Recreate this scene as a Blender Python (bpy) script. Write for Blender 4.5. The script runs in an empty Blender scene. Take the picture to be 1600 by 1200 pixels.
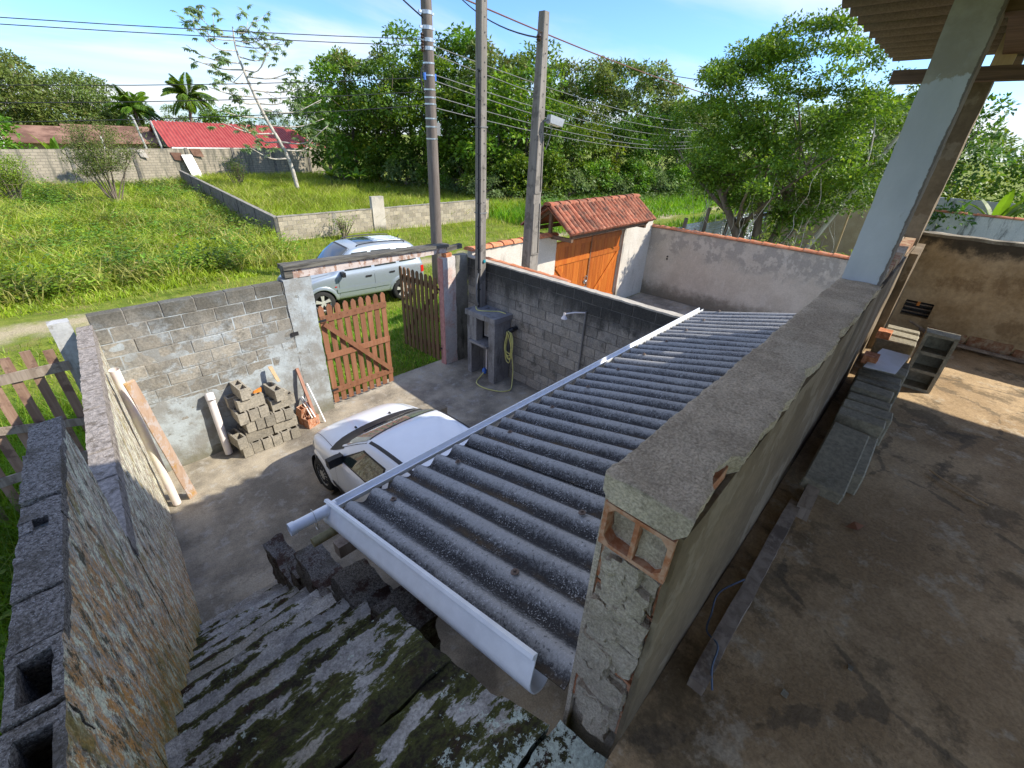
import bpy, bmesh, math, random
import numpy as np
from mathutils import Vector, Matrix, noise, bvhtree

random.seed(7)
SC = bpy.context.scene
COL = SC.collection
V = Vector

# ------------------------------------------------------------------ camera
cam_d = bpy.data.cameras.new('camera')
cam_d.sensor_width = 36.0
cam_d.lens = 690.0 / 1600.0 * 36.0
cam_d.clip_start = 0.03
cam_d.clip_end = 3000
cam = bpy.data.objects.new('camera', cam_d)
COL.objects.link(cam)
_R = ((0.689773,-0.722992,0.038676),(-0.330440,-0.361888,-0.871692),(0.644223,0.588489,-0.488526))
cam.matrix_world = Matrix((
    (_R[0][0], -_R[1][0], -_R[2][0], 0.0),
    (_R[0][1], -_R[1][1], -_R[2][1], 0.0),
    (_R[0][2], -_R[1][2], -_R[2][2], 4.711),
    (0, 0, 0, 1)))
SC.camera = cam

# ------------------------------------------------------------------ light
SUN_DIR = V((0.84, -0.97, 1.0)).normalized()          # towards the sun
sun_d = bpy.data.lights.new('sun', 'SUN')
sun_d.energy = 3.1
sun_d.angle = math.radians(0.5)
sun_d.color = (1.0, 0.93, 0.80)
sun = bpy.data.objects.new('sun', sun_d)
COL.objects.link(sun)
sun.rotation_euler = SUN_DIR.to_track_quat('Z', 'Y').to_euler()
sun.location = (30, -36, 36)

world = bpy.data.worlds.new('World')
SC.world = world
world.use_nodes = True
wt = world.node_tree
wt.nodes.clear()
def wn(t, **k):
    n = wt.nodes.new(t)
    for a, b in k.items():
        setattr(n, a, b)
    return n
w_out = wn('ShaderNodeOutputWorld')
w_bg = wn('ShaderNodeBackground')
w_bg.inputs[1].default_value = 0.15
w_sky = wn('ShaderNodeTexSky', sky_type='NISHITA', sun_disc=False)
w_sky.sun_elevation = math.asin(SUN_DIR.z)
w_sky.sun_rotation = math.atan2(SUN_DIR.x, SUN_DIR.y)
w_sky.altitude = 10
w_sky.air_density = 1.0
w_sky.dust_density = 0.6
w_sky.ozone_density = 2.2
w_tc = wn('ShaderNodeTexCoord')
w_sep = wn('ShaderNodeSeparateXYZ')
wt.links.new(w_tc.outputs['Generated'], w_sep.inputs[0])
w_z = wn('ShaderNodeMath', operation='MAXIMUM'); w_z.inputs[1].default_value = 0.0
wt.links.new(w_sep.outputs[2], w_z.inputs[0])
w_za = wn('ShaderNodeMath', operation='ADD'); w_za.inputs[1].default_value = 0.16
wt.links.new(w_z.outputs[0], w_za.inputs[0])
w_div = wn('ShaderNodeVectorMath', operation='DIVIDE')
w_cmb = wn('ShaderNodeCombineXYZ')
for i in range(3):
    wt.links.new(w_za.outputs[0], w_cmb.inputs[i])
wt.links.new(w_tc.outputs['Generated'], w_div.inputs[0])
wt.links.new(w_cmb.outputs[0], w_div.inputs[1])
w_map = wn('ShaderNodeMapping')
w_map.inputs['Location'].default_value = (8.3, 2.2, 0.0)
w_map.inputs['Rotation'].default_value = (0, 0, 0.5)
w_map.inputs['Scale'].default_value = (0.55, 1.0, 0.0)
wt.links.new(w_div.outputs[0], w_map.inputs[0])
w_n1 = wn('ShaderNodeTexNoise'); w_n1.inputs['Scale'].default_value = 0.8
w_n1.inputs['Detail'].default_value = 9; w_n1.inputs['Roughness'].default_value = 0.52
w_n1.inputs['Distortion'].default_value = 0.5
wt.links.new(w_map.outputs[0], w_n1.inputs[0])
w_mr = wn('ShaderNodeMapRange', interpolation_type='SMOOTHSTEP')
w_mr.inputs['From Min'].default_value = 0.38
w_mr.inputs['From Max'].default_value = 0.68
w_mr.inputs['To Max'].default_value = 0.92
wt.links.new(w_n1.outputs[0], w_mr.inputs[0])
w_mix = wn('ShaderNodeMix', data_type='RGBA')
wt.links.new(w_mr.outputs[0], w_mix.inputs[0])
w_tint = wn('ShaderNodeMix', data_type='RGBA', blend_type='MULTIPLY')
w_tint.inputs[0].default_value = 1.0
w_tint.inputs[7].default_value = (0.40, 0.56, 0.80, 1)
wt.links.new(w_sky.outputs[0], w_tint.inputs[6])
wt.links.new(w_tint.outputs[2], w_mix.inputs[6])
w_mix.inputs[7].default_value = (3.1, 3.15, 3.3, 1)
wt.links.new(w_mix.outputs[2], w_bg.inputs[0])
wt.links.new(w_bg.outputs[0], w_out.inputs[0])

SC.view_settings.view_transform = 'Standard'
SC.view_settings.look = 'None'
SC.view_settings.exposure = 1.3
SC.view_settings.gamma = 1.0
SC.view_settings.use_curve_mapping = False
SC.cycles.max_bounces = 7
SC.cycles.diffuse_bounces = 4
SC.cycles.transparent_max_bounces = 6

# ------------------------------------------------------------------ materials
class Mat:
    def __init__(self, name, coord='world'):
        self.m = bpy.data.materials.new(name)
        self.m.use_nodes = True
        self.t = self.m.node_tree
        self.t.nodes.clear()
        self.out = self.t.nodes.new('ShaderNodeOutputMaterial')
        self.b = self.t.nodes.new('ShaderNodeBsdfPrincipled')
        self.t.links.new(self.b.outputs[0], self.out.inputs[0])
        g = self.t.nodes.new('ShaderNodeNewGeometry')
        self.g = g
        if coord == 'world':
            self.co = g.outputs['Position']
        else:
            self.co = self.t.nodes.new('ShaderNodeTexCoord').outputs['Object']
        self.oi = None
    def L(self, a, b):
        self.t.links.new(a, b)
    def put(self, sock, v):
        if isinstance(v, (int, float)):
            sock.default_value = v
        elif isinstance(v, (tuple, list)):
            sock.default_value = (v[0], v[1], v[2], 1.0) if len(sock.default_value) == 4 else tuple(v)
        else:
            self.L(v, sock)
    def objrand(self):
        if self.oi is None:
            self.oi = self.t.nodes.new('ShaderNodeObjectInfo')
        return self.oi.outputs['Random']
    def island(self):
        return self.g.outputs['Random Per Island']
    def mapped(self, scale=(1, 1, 1), rot=(0, 0, 0), loc=(0, 0, 0), per_object=False):
        n = self.t.nodes.new('ShaderNodeMapping')
        self.L(self.co, n.inputs[0])
        n.inputs['Scale'].default_value = scale
        n.inputs['Rotation'].default_value = rot
        n.inputs['Location'].default_value = loc
        if per_object:
            c = self.t.nodes.new('ShaderNodeCombineXYZ')
            r = self.math('MULTIPLY', self.objrand(), 37.0)
            for i in range(3):
                self.L(r, c.inputs[i])
            a = self.t.nodes.new('ShaderNodeVectorMath'); a.operation = 'ADD'
            self.L(n.outputs[0], a.inputs[0]); self.L(c.outputs[0], a.inputs[1])
            return a.outputs[0]
        return n.outputs[0]
    def noise(self, scale, detail=4, rough=0.6, co=None, dist=0.0):
        n = self.t.nodes.new('ShaderNodeTexNoise')
        self.L(co or self.co, n.inputs['Vector'])
        n.inputs['Scale'].default_value = scale
        n.inputs['Detail'].default_value = detail
        n.inputs['Roughness'].default_value = rough
        n.inputs['Distortion'].default_value = dist
        return n.outputs[0]
    def voronoi(self, scale, co=None, feature='F1', rnd=1.0):
        n = self.t.nodes.new('ShaderNodeTexVoronoi')
        n.feature = feature
        self.L(co or self.co, n.inputs['Vector'])
        n.inputs['Scale'].default_value = scale
        n.inputs['Randomness'].default_value = rnd
        return n.outputs['Distance']
    def rng(self, f, lo, hi, a=0.0, b=1.0, smooth=True):
        n = self.t.nodes.new('ShaderNodeMapRange')
        if smooth:
            n.interpolation_type = 'SMOOTHSTEP'
        self.L(f, n.inputs[0])
        for i, v in enumerate((lo, hi, a, b)):
            n.inputs[i + 1].default_value = v
        return n.outputs[0]
    def math(self, op, a, b=0.0):
        n = self.t.nodes.new('ShaderNodeMath'); n.operation = op
        self.put(n.inputs[0], a); self.put(n.inputs[1], b)
        return n.outputs[0]
    def mix(self, f, a, b, mode='MIX'):
        n = self.t.nodes.new('ShaderNodeMix'); n.data_type = 'RGBA'; n.blend_type = mode
        self.put(n.inputs[0], f); self.put(n.inputs[6], a); self.put(n.inputs[7], b)
        return n.outputs[2]
    def axis(self, i, co=None):
        n = self.t.nodes.new('ShaderNodeSeparateXYZ')
        self.L(co or self.co, n.inputs[0])
        return n.outputs[i]
    def bright(self, c, f):
        n = self.t.nodes.new('ShaderNodeHueSaturation')
        self.put(n.inputs['Color'], c)
        self.put(n.inputs['Value'], f)
        return n.outputs[0]
    def hue(self, c, h, s=1.0, v=1.0):
        n = self.t.nodes.new('ShaderNodeHueSaturation')
        self.put(n.inputs['Color'], c); self.put(n.inputs['Hue'], h)
        self.put(n.inputs['Saturation'], s); self.put(n.inputs['Value'], v)
        return n.outputs[0]
    def bump(self, h, strength=0.5, dist=0.01):
        n = self.t.nodes.new('ShaderNodeBump')
        n.inputs['Strength'].default_value = strength
        n.inputs['Distance'].default_value = dist
        self.L(h, n.inputs['Height'])
        self.L(n.outputs[0], self.b.inputs['Normal'])
    def fin(self, color, rough=0.85, spec=0.3, metal=0.0):
        self.put(self.b.inputs['Base Color'], color)
        self.put(self.b.inputs['Roughness'], rough)
        self.put(self.b.inputs['Specular IOR Level'], spec)
        self.put(self.b.inputs['Metallic'], metal)
        return self.m

MT = {}

def mat_block(name, base, warm, stain, stain_lo, paint=None, paint_rng=(0.5, 0.62), top_dark=None):
    k = Mat(name)
    n1 = k.noise(5, 6, 0.65)
    n2 = k.noise(38, 4, 0.7)
    n3 = k.noise(1.1, 5, 0.6)
    c = k.mix(k.rng(n1, 0.35, 0.65), base, warm)
    c = k.bright(c, k.rng(k.objrand(), 0, 1, 0.78, 1.2, False))
    if paint:
        pc = k.noise(1.5, 8, 0.72, k.mapped((1, 1, 1.6), loc=(3.3, 0, 0.7)))
        c = k.mix(k.rng(pc, paint_rng[0], paint_rng[1], 0, 0.75), c, paint)
    c = k.mix(k.rng(k.noise(2.6, 8, 0.72), stain_lo, stain_lo + 0.16, 0, 0.85), c, stain)
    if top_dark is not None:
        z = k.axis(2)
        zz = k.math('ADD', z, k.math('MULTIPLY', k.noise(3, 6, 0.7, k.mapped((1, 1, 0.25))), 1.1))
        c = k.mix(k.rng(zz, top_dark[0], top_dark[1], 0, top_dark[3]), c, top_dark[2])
    c = k.bright(c, k.rng(n2, 0.3, 0.7, 0.75, 1.2))
    h = k.math('ADD', k.math('MULTIPLY', n2, 0.6), k.math('MULTIPLY', n1, 0.6))
    k.bump(h, 0.7, 0.008)
    return k.fin(c, 0.93, 0.2)

MT['block_front'] = mat_block('block_front', (0.225, 0.215, 0.19), (0.285, 0.26, 0.215), (0.095, 0.09, 0.075), 0.52,
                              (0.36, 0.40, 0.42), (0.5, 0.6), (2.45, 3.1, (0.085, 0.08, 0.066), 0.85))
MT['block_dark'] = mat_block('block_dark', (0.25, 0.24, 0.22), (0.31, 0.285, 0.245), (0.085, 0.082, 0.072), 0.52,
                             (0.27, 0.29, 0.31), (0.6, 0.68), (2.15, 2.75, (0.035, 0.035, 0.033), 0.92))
MT['block_low'] = mat_block('block_low', (0.33, 0.29, 0.225), (0.39, 0.335, 0.25), (0.14, 0.125, 0.10), 0.60)
MT['block_shade'] = mat_block('block_shade', (0.15, 0.145, 0.135), (0.20, 0.18, 0.15), (0.06, 0.058, 0.052), 0.5)  # darker copy of the low wall's blocks, shade put into the colour
MT['block_pile'] = mat_block('block_pile', (0.265, 0.24, 0.195), (0.33, 0.295, 0.235), (0.15, 0.135, 0.11), 0.55)
MT['block_grey'] = mat_block('block_grey', (0.25, 0.225, 0.17), (0.30, 0.27, 0.20), (0.12, 0.105, 0.075), 0.55)

def mat_mortar(name, c0, c1, dark):
    k = Mat(name)
    n1 = k.noise(6, 6, 0.7); n2 = k.noise(45, 4, 0.7)
    c = k.mix(k.rng(n1, 0.35, 0.65), c0, c1)
    c = k.mix(k.rng(k.noise(2.2, 8, 0.7), 0.5, 0.66, 0, 0.8), c, dark)
    k.bump(k.math('ADD', n1, n2), 0.7, 0.01)
    return k.fin(c, 0.95, 0.15)
MT['mortar'] = mat_mortar('mortar', (0.24, 0.225, 0.2), (0.32, 0.29, 0.245), (0.10, 0.095, 0.085))
MT['mortar_dark'] = mat_mortar('mortar_dark', (0.12, 0.118, 0.11), (0.17, 0.16, 0.14), (0.05, 0.05, 0.045))

def mat_skim():
    k = Mat('plaster_skim')
    n1 = k.noise(2.2, 8, 0.7); n2 = k.noise(30, 5, 0.7)
    c = k.mix(k.rng(n1, 0.4, 0.62), (0.24, 0.24, 0.225), (0.37, 0.41, 0.425))
    c = k.mix(k.rng(k.noise(4.5, 8, 0.75, k.mapped((1, 1, 2))), 0.55, 0.66, 0, 0.8), c, (0.16, 0.15, 0.125))
    z = k.axis(2)
    zz = k.math('SUBTRACT', z, k.math('MULTIPLY', k.noise(4, 6, 0.7), 0.9))
    c = k.mix(k.rng(zz, -0.45, -0.05, 0.75, 0.0), c, (0.15, 0.14, 0.09))
    k.bump(k.math('ADD', n1, n2), 0.6, 0.012)
    return k.fin(c, 0.9, 0.25)
MT['skim'] = mat_skim()

def mat_plaster(name, a, b, stain, lo=0.56, paint=None, scale=2.0, streak=True, amt=0.8):
    k = Mat(name)
    n1 = k.noise(scale, 8, 0.65); n2 = k.noise(28, 5, 0.65)
    c = k.mix(k.rng(n1, 0.38, 0.64), a, b)
    if paint:
        p = k.noise(2.6, 8, 0.62, k.mapped(loc=(7, 3, 1)))
        c = k.mix(k.rng(p, 0.54, 0.57, 0, 0.8), c, paint)
    s = k.noise(3.2, 8, 0.7, k.mapped((1, 1, 0.22 if streak else 1.0), loc=(1, 4, 0)))
    c = k.mix(k.rng(s, lo, lo + 0.14, 0, amt), c, stain)
    c = k.bright(c, k.rng(n2, 0.3, 0.7, 0.88, 1.1))
    k.bump(k.math('ADD', n1, k.math('MULTIPLY', n2, 0.5)), 0.45, 0.012)
    return k.fin(c, 0.9, 0.22)
MT['pillar'] = mat_plaster('pillar_plaster', (0.36, 0.365, 0.36), (0.43, 0.43, 0.42), (0.22, 0.20, 0.165), 0.52, (0.26, 0.245, 0.215))
MT['pillar_pink'] = mat_plaster('pillar_pink', (0.52, 0.50, 0.48), (0.58, 0.50, 0.46), (0.26, 0.23, 0.2), 0.58, (0.52, 0.36, 0.31))
MT['moss_plaster'] = mat_plaster('moss_plaster', (0.16, 0.155, 0.125), (0.25, 0.235, 0.2), (0.035, 0.036, 0.028), 0.47)
def mat_neighbour():
    k = Mat('neighbour_plaster')
    n1 = k.noise(1.4, 8, 0.65); n2 = k.noise(26, 5, 0.7); z = k.axis(2)
    c = k.mix(k.rng(n1, 0.38, 0.64), (0.47, 0.42, 0.355), (0.56, 0.51, 0.44))
    up = k.rng(k.math('ADD', z, k.math('MULTIPLY', k.math('SUBTRACT', n1, 0.5), 2.2)), 1.15, 1.75)
    pt = k.rng(k.noise(2.2, 8, 0.66, k.mapped(loc=(7, 3, 1))), 0.46, 0.52, 0.25, 0.9)
    c = k.mix(k.math('MULTIPLY', up, pt), c, (0.315, 0.295, 0.265))
    c = k.mix(k.rng(k.noise(4.5, 6, 0.7, k.mapped((1, 1, 0.5))), 0.56, 0.66, 0, 0.5), c, (0.60, 0.56, 0.50))
    zz = k.math('SUBTRACT', z, k.math('MULTIPLY', k.noise(2.5, 6, 0.7), 0.9))
    c = k.mix(k.rng(zz, -0.4, 0.1, 0.8, 0.0), c, (0.12, 0.11, 0.085))
    c = k.bright(c, k.rng(n2, 0.3, 0.7, 0.9, 1.08))
    k.bump(k.math('ADD', n1, k.math('MULTIPLY', n2, 0.5)), 0.45, 0.012)
    return k.fin(c, 0.9, 0.22)
MT['neighbour'] = mat_neighbour()
MT['neighbour_light'] = mat_plaster('neighbour_light', (0.50, 0.46, 0.40), (0.56, 0.52, 0.46), (0.28, 0.25, 0.21), 0.56)
def mat_parapet(name='parapet_cement', val=1.0):
    k = Mat(name)
    f = k.noise(130, 4, 0.7); g = k.noise(34, 6, 0.7); b = k.noise(5, 7, 0.68)
    c = k.mix(k.rng(b, 0.38, 0.64), (0.42, 0.35, 0.27), (0.58, 0.49, 0.385))
    c = k.mix(k.rng(g, 0.54, 0.66, 0, 0.55), c, (0.27, 0.22, 0.165))
    c = k.mix(k.rng(k.noise(2.0, 6, 0.6, k.mapped(loc=(5, 5, 5))), 0.55, 0.66, 0, 0.5), c, (0.62, 0.55, 0.45))
    c = k.bright(c, k.rng(f, 0.3, 0.7, 0.68 * val, 1.28 * val))
    k.bump(k.math('ADD', k.math('MULTIPLY', f, 0.5), k.math('ADD', g, k.math('MULTIPLY', b, 1.2))), 0.9, 0.012)
    return k.fin(c, 0.93, 0.2)
MT['parapet'] = mat_parapet()
MT['house_render'] = mat_plaster('parapet_cement', (0.33, 0.31, 0.28), (0.40, 0.375, 0.335), (0.25, 0.23, 0.20), 0.58, None, 3.0, False)
MT['parapet_in'] = mat_plaster('parapet_inner', (0.15, 0.112, 0.07), (0.205, 0.155, 0.10), (0.075, 0.056, 0.036), 0.52, (0.25, 0.20, 0.14), 2.4)
MT['mortar_raw'] = mat_parapet('raw_mortar', 0.84)
def mat_brownwall():
    k = Mat('brown_plaster')
    n1 = k.noise(1.8, 8, 0.68); n2 = k.noise(26, 5, 0.7); z = k.axis(2)
    c = k.mix(k.rng(n1, 0.36, 0.64), (0.33, 0.225, 0.115), (0.50, 0.375, 0.225))
    c = k.mix(k.rng(k.noise(3.4, 7, 0.7), 0.52, 0.64, 0, 0.7), c, (0.22, 0.145, 0.075))
    zz = k.math('ADD', z, k.math('MULTIPLY', k.math('SUBTRACT', k.noise(3.2, 7, 0.7), 0.5), 0.55))
    c = k.mix(k.rng(zz, 3.84, 3.98, 0, 0.93), c, (0.045, 0.038, 0.028))
    c = k.bright(c, k.rng(n2, 0.3, 0.7, 0.86, 1.12))
    k.bump(k.math('ADD', n1, k.math('MULTIPLY', n2, 0.5)), 0.5, 0.012)
    return k.fin(c, 0.9, 0.22)
MT['brown_wall'] = mat_brownwall()
MT['white_stained'] = mat_plaster('white_stained', (0.50, 0.50, 0.50), (0.56, 0.55, 0.54), (0.10, 0.10, 0.10), 0.5)
MT['meter_box'] = mat_plaster('meter_box', (0.20, 0.195, 0.20), (0.27, 0.265, 0.265), (0.08, 0.075, 0.07), 0.52)
MT['tan_wall'] = mat_plaster('tan_wall', (0.36, 0.27, 0.17), (0.42, 0.33, 0.22), (0.2, 0.15, 0.1), 0.55)

def mat_column():
    k = Mat('column_paint')
    z = k.axis(2)
    n = k.noise(7, 6, 0.65)
    zz = k.math('ADD', z, k.math('MULTIPLY', k.math('SUBTRACT', n, 0.5), 0.22))
    paint = k.mix(k.rng(k.noise(3, 6, 0.6, k.mapped((1, 1, 0.4))), 0.35, 0.68), (0.53, 0.555, 0.59), (0.43, 0.455, 0.49))
    cement = k.mix(k.rng(n, 0.4, 0.65), (0.30, 0.275, 0.23), (0.37, 0.345, 0.3))
    c = k.mix(k.rng(zz, 5.03, 5.045), paint, cement)
    yy = k.math('ADD', k.axis(1), k.math('MULTIPLY', k.math('SUBTRACT', k.noise(14, 6, 0.7), 0.5), 0.03))
    c = k.mix(k.rng(yy, 0.186, 0.190, 0.9, 0.0), c, (0.13, 0.10, 0.08))
    c = k.mix(k.rng(k.noise(6, 7, 0.75, k.mapped((1, 1, 0.35), loc=(9, 1, 2))), 0.60, 0.66, 0, 0.5), c, (0.33, 0.33, 0.33))
    k.bump(k.math('ADD', k.noise(4, 5, 0.6), k.math('MULTIPLY', k.noise(40, 3), 0.3)), 0.5, 0.012)
    return k.fin(c, 0.8, 0.3)
MT['column'] = mat_column()

def mat_mosswall():
    # left wall: rain-streaked render with pale lichen, ochre algae and black mould
    k = Mat('mossy_render')
    st = k.mapped((15, 15, 4.5)); st2 = k.mapped((30, 30, 9.0), loc=(2, 1, 3))
    s1 = k.noise(1.0, 7, 0.7, st); s2 = k.noise(1.0, 6, 0.75, st2)
    big = k.noise(1.1, 5, 0.6)
    br = k.noise(48, 5, 0.8); s1 = k.math('ADD', s1, k.math('MULTIPLY', k.math('SUBTRACT', br, 0.5), 0.45)); s2 = k.math('ADD', s2, k.math('MULTIPLY', k.math('SUBTRACT', br, 0.5), 0.5))
    jit = k.math('MULTIPLY', k.math('SUBTRACT', br, 0.5), 0.55)
    c = k.mix(k.rng(s1, 0.38, 0.62), (0.19, 0.175, 0.14), (0.44, 0.44, 0.40))
    z = k.axis(2); y = k.axis(1)
    zr = k.math('ADD', k.math('SUBTRACT', z, k.math('MULTIPLY', k.math('SUBTRACT', 4.4, y), 0.88)), k.math('MULTIPLY', big, 1.3))
    c = k.mix(k.math('MULTIPLY', k.rng(s2, 0.40, 0.56), k.rng(zr, 0.6, 2.6, 0.97, 0.2)), c, (0.56, 0.27, 0.07))
    c = k.mix(k.rng(k.math('ADD', jit, k.noise(1, 7, 0.75, k.mapped((20, 20, 7.5), loc=(5, 2, 0)))), 0.51, 0.57, 0, 0.92), c, (0.62, 0.63, 0.48))
    c = k.mix(k.rng(k.math('ADD', jit, k.noise(1, 7, 0.75, k.mapped((14, 14, 6.5), loc=(0, 7, 1)))), 0.55, 0.61, 0, 0.9), c, (0.045, 0.045, 0.03))
    c = k.mix(k.rng(k.noise(1, 6, 0.7, k.mapped((7, 7, 2.4), loc=(3, 3, 9))), 0.56, 0.63, 0, 0.75), c, (0.22, 0.17, 0.05))
    c = k.mix(k.math('MULTIPLY', k.rng(zr, 0.25, 1.15, 1.0, 0.0), k.rng(s1, 0.35, 0.6, 0.45, 1)), c, (0.16, 0.15, 0.028))
    f = k.noise(90, 4, 0.7)
    c = k.bright(c, k.rng(f, 0.3, 0.7, 0.85, 1.6))
    k.bump(k.math('ADD', k.math('MULTIPLY', s1, 0.35), k.math('ADD', f, br)), 0.55, 0.008)
    return k.fin(c, 0.92, 0.2)
MT['mosswall'] = mat_mosswall()

def mat_grain(name='weathered_grit', val=1.0, rust=0.0):
    # weathered open concrete: dark paste, pale grit
    k = Mat(name)
    f = k.noise(190, 3, 0.6); f2 = k.noise(85, 5, 0.75); big = k.noise(5, 7, 0.7)
    c = k.mix(k.rng(f2, 0.38, 0.62), (0.085, 0.075, 0.066), (0.33, 0.30, 0.27))
    c = k.mix(k.rng(f, 0.58, 0.66, 0, 0.85), c, (0.55, 0.54, 0.53))
    c = k.mix(k.rng(big, 0.50, 0.64, 0, 0.65), c, (0.085, 0.07, 0.048))
    c = k.mix(k.rng(k.noise(7, 6, 0.7, k.mapped(loc=(2, 2, 2))), 0.50, 0.60, 0, rust), c, (0.07, 0.028, 0.018))
    c = k.bright(c, val)
    k.bump(k.math('ADD', f2, k.math('MULTIPLY', f, 0.6)), 1.0, 0.012)
    return k.fin(c, 0.95, 0.2)
MT['grit'] = mat_grain()
MT['grit_dark'] = mat_grain('dark_mossy_grit', 0.62, 0.85)

def mat_lightgrit():
    k = Mat('sunlit_grit')  # paler copy of the wall-top grit, sunlight put into the colour
    f = k.noise(90, 3, 0.6); f2 = k.noise(30, 4, 0.7)
    c = k.mix(k.rng(f2, 0.4, 0.62), (0.22, 0.195, 0.175), (0.36, 0.32, 0.29))
    c = k.mix(k.rng(k.noise(9, 5, 0.7), 0.52, 0.64, 0, 0.8), c, (0.12, 0.10, 0.08))
    c = k.mix(k.rng(f, 0.62, 0.7, 0, 0.6), c, (0.5, 0.48, 0.44))
    k.bump(k.math('ADD', f2, f), 0.9, 0.012)
    return k.fin(c, 0.95, 0.2)
MT['grit_light'] = mat_lightgrit()

def mat_yard():
    k = Mat('yard_concrete')
    a = k.noise(1.3, 8, 0.65); b = k.noise(5, 7, 0.7); f = k.noise(60, 4, 0.7)
    c = k.mix(k.rng(a, 0.36, 0.64), (0.20, 0.175, 0.135), (0.40, 0.345, 0.26))
    c = k.mix(k.rng(b, 0.52, 0.64, 0, 0.65), c, (0.38, 0.36, 0.32))
    c = k.mix(k.rng(k.noise(0.9, 8, 0.6, k.mapped(loc=(4, 9, 0))), 0.52, 0.66, 0, 0.75), c, (0.14, 0.12, 0.095))
    v = k.math('ADD', k.voronoi(0.38, k.mapped((1, 1, 1)), 'DISTANCE_TO_EDGE'), k.math('MULTIPLY', k.math('SUBTRACT', b, 0.5), 0.22))
    c = k.mix(k.rng(k.math('ABSOLUTE', v), 0.0, 0.006, 0.4, 0.0), c, (0.06, 0.056, 0.046))
    c = k.bright(c, k.rng(f, 0.3, 0.7, 0.8, 1.18))
    k.bump(k.math('ADD', b, k.math('MULTIPLY', f, 0.4)), 0.5, 0.01)
    return k.fin(c, k.rng(a, 0.4, 0.7, 0.75, 0.92), 0.3)
MT['yard'] = mat_yard()

def mat_stairs():
    k = Mat('mossy_stairs')
    tc = k.mapped((0.9, 2.2, 2.0))
    a = k.noise(2.4, 8, 0.72, tc); b = k.noise(9, 7, 0.72); f = k.noise(85, 4, 0.7); g = k.noise(30, 6, 0.75)
    y = k.axis(1)
    c = k.mix(k.rng(b, 0.34, 0.66), (0.25, 0.24, 0.23), (0.47, 0.455, 0.435))
    c = k.mix(k.rng(k.noise(1.8, 6, 0.6), 0.5, 0.66, 0, 0.7), c, (0.32, 0.285, 0.215))
    c = k.mix(k.rng(g, 0.58, 0.66, 0, 0.5), c, (0.10, 0.095, 0.09))
    # moss settles on the back of each tread and all over the landing
    fr = k.math('FRACT', k.math('DIVIDE', k.math('SUBTRACT', k.math('ADD', y, k.math('MULTIPLY', k.math('SUBTRACT', b, 0.5), 0.22)), 1.0), 0.303))
    back = k.math('MULTIPLY', k.rng(fr, 0.66, 0.92, 0.06, -0.05), k.rng(y, 0.98, 1.04, 0.0, 1.0))
    top = k.rng(y, 0.98, 1.06, 0.085, 0.0)
    m = k.math('ADD', k.math('ADD', a, back), top)
    m = k.math('ADD', m, k.rng(y, 2.6, 4.2, 0.0, -0.05))
    moss = k.mix(k.rng(g, 0.42, 0.6), (0.020, 0.014, 0.010), (0.05, 0.052, 0.016))
    moss = k.mix(k.rng(k.noise(5, 6, 0.7), 0.50, 0.62, 0, 0.85), moss, (0.042, 0.020, 0.014))
    moss = k.mix(k.rng(m, 0.53, 0.62, 0.9, 0.0), moss, (0.075, 0.082, 0.014))
    c = k.mix(k.rng(m, 0.515, 0.545), c, moss)
    lich = k.noise(26, 6, 0.78); sp = k.noise(70, 3, 0.7)
    big = k.math('ADD', k.noise(3.0, 5, 0.62, k.mapped(loc=(0.4, 0, 0))), k.rng(y, 0.40, 0.85, 0.15, -0.10))
    l1 = k.math('ADD', lich, k.math('MULTIPLY', big, 0.9))
    l1 = k.math('ADD', l1, k.math('MULTIPLY', sp, 0.25))
    c = k.mix(k.rng(l1, 1.17, 1.22, 0, 0.92), c, (0.52, 0.60, 0.54))
    c = k.bright(c, k.rng(f, 0.3, 0.7, 0.7, 1.28))
    k.bump(k.math('ADD', b, k.math('ADD', k.math('MULTIPLY', f, 0.5), k.math('ADD', a, k.math('MULTIPLY', g, 0.7)))), 0.9, 0.018)
    return k.fin(c, 0.88, 0.3)
MT['stairs'] = mat_stairs()

def mat_veranda():
    k = Mat('veranda_cement')
    a = k.noise(1.6, 8, 0.65); b = k.noise(6, 7, 0.7); f = k.noise(70, 4, 0.7)
    c = k.mix(k.rng(a, 0.38, 0.64), (0.285, 0.192, 0.10), (0.46, 0.33, 0.19))
    c = k.mix(k.rng(k.noise(2.2, 8, 0.7, k.mapped(loc=(3, 1, 0))), 0.53, 0.62, 0, 0.7), c, (0.115, 0.083, 0.045))
    c = k.mix(k.rng(b, 0.54, 0.66, 0, 0.7), c, (0.46, 0.385, 0.28))
    v = k.voronoi(0.9, k.mapped((1, 1, 0), loc=(0.3, 0.2, 0)), 'DISTANCE_TO_EDGE')
    vw = k.math('ADD', v, k.math('MULTIPLY', k.math('SUBTRACT', b, 0.5), 0.12))
    c = k.mix(k.rng(vw, 0.0, 0.01, 0.5, 0.0), c, (0.05, 0.045, 0.035))
    c = k.bright(c, k.rng(f, 0.3, 0.7, 0.8, 1.2))
    k.bump(k.math('ADD', b, k.math('MULTIPLY', f, 0.5)), 0.5, 0.012)
    return k.fin(c, 0.85, 0.3)
MT['veranda'] = mat_veranda()

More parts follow.
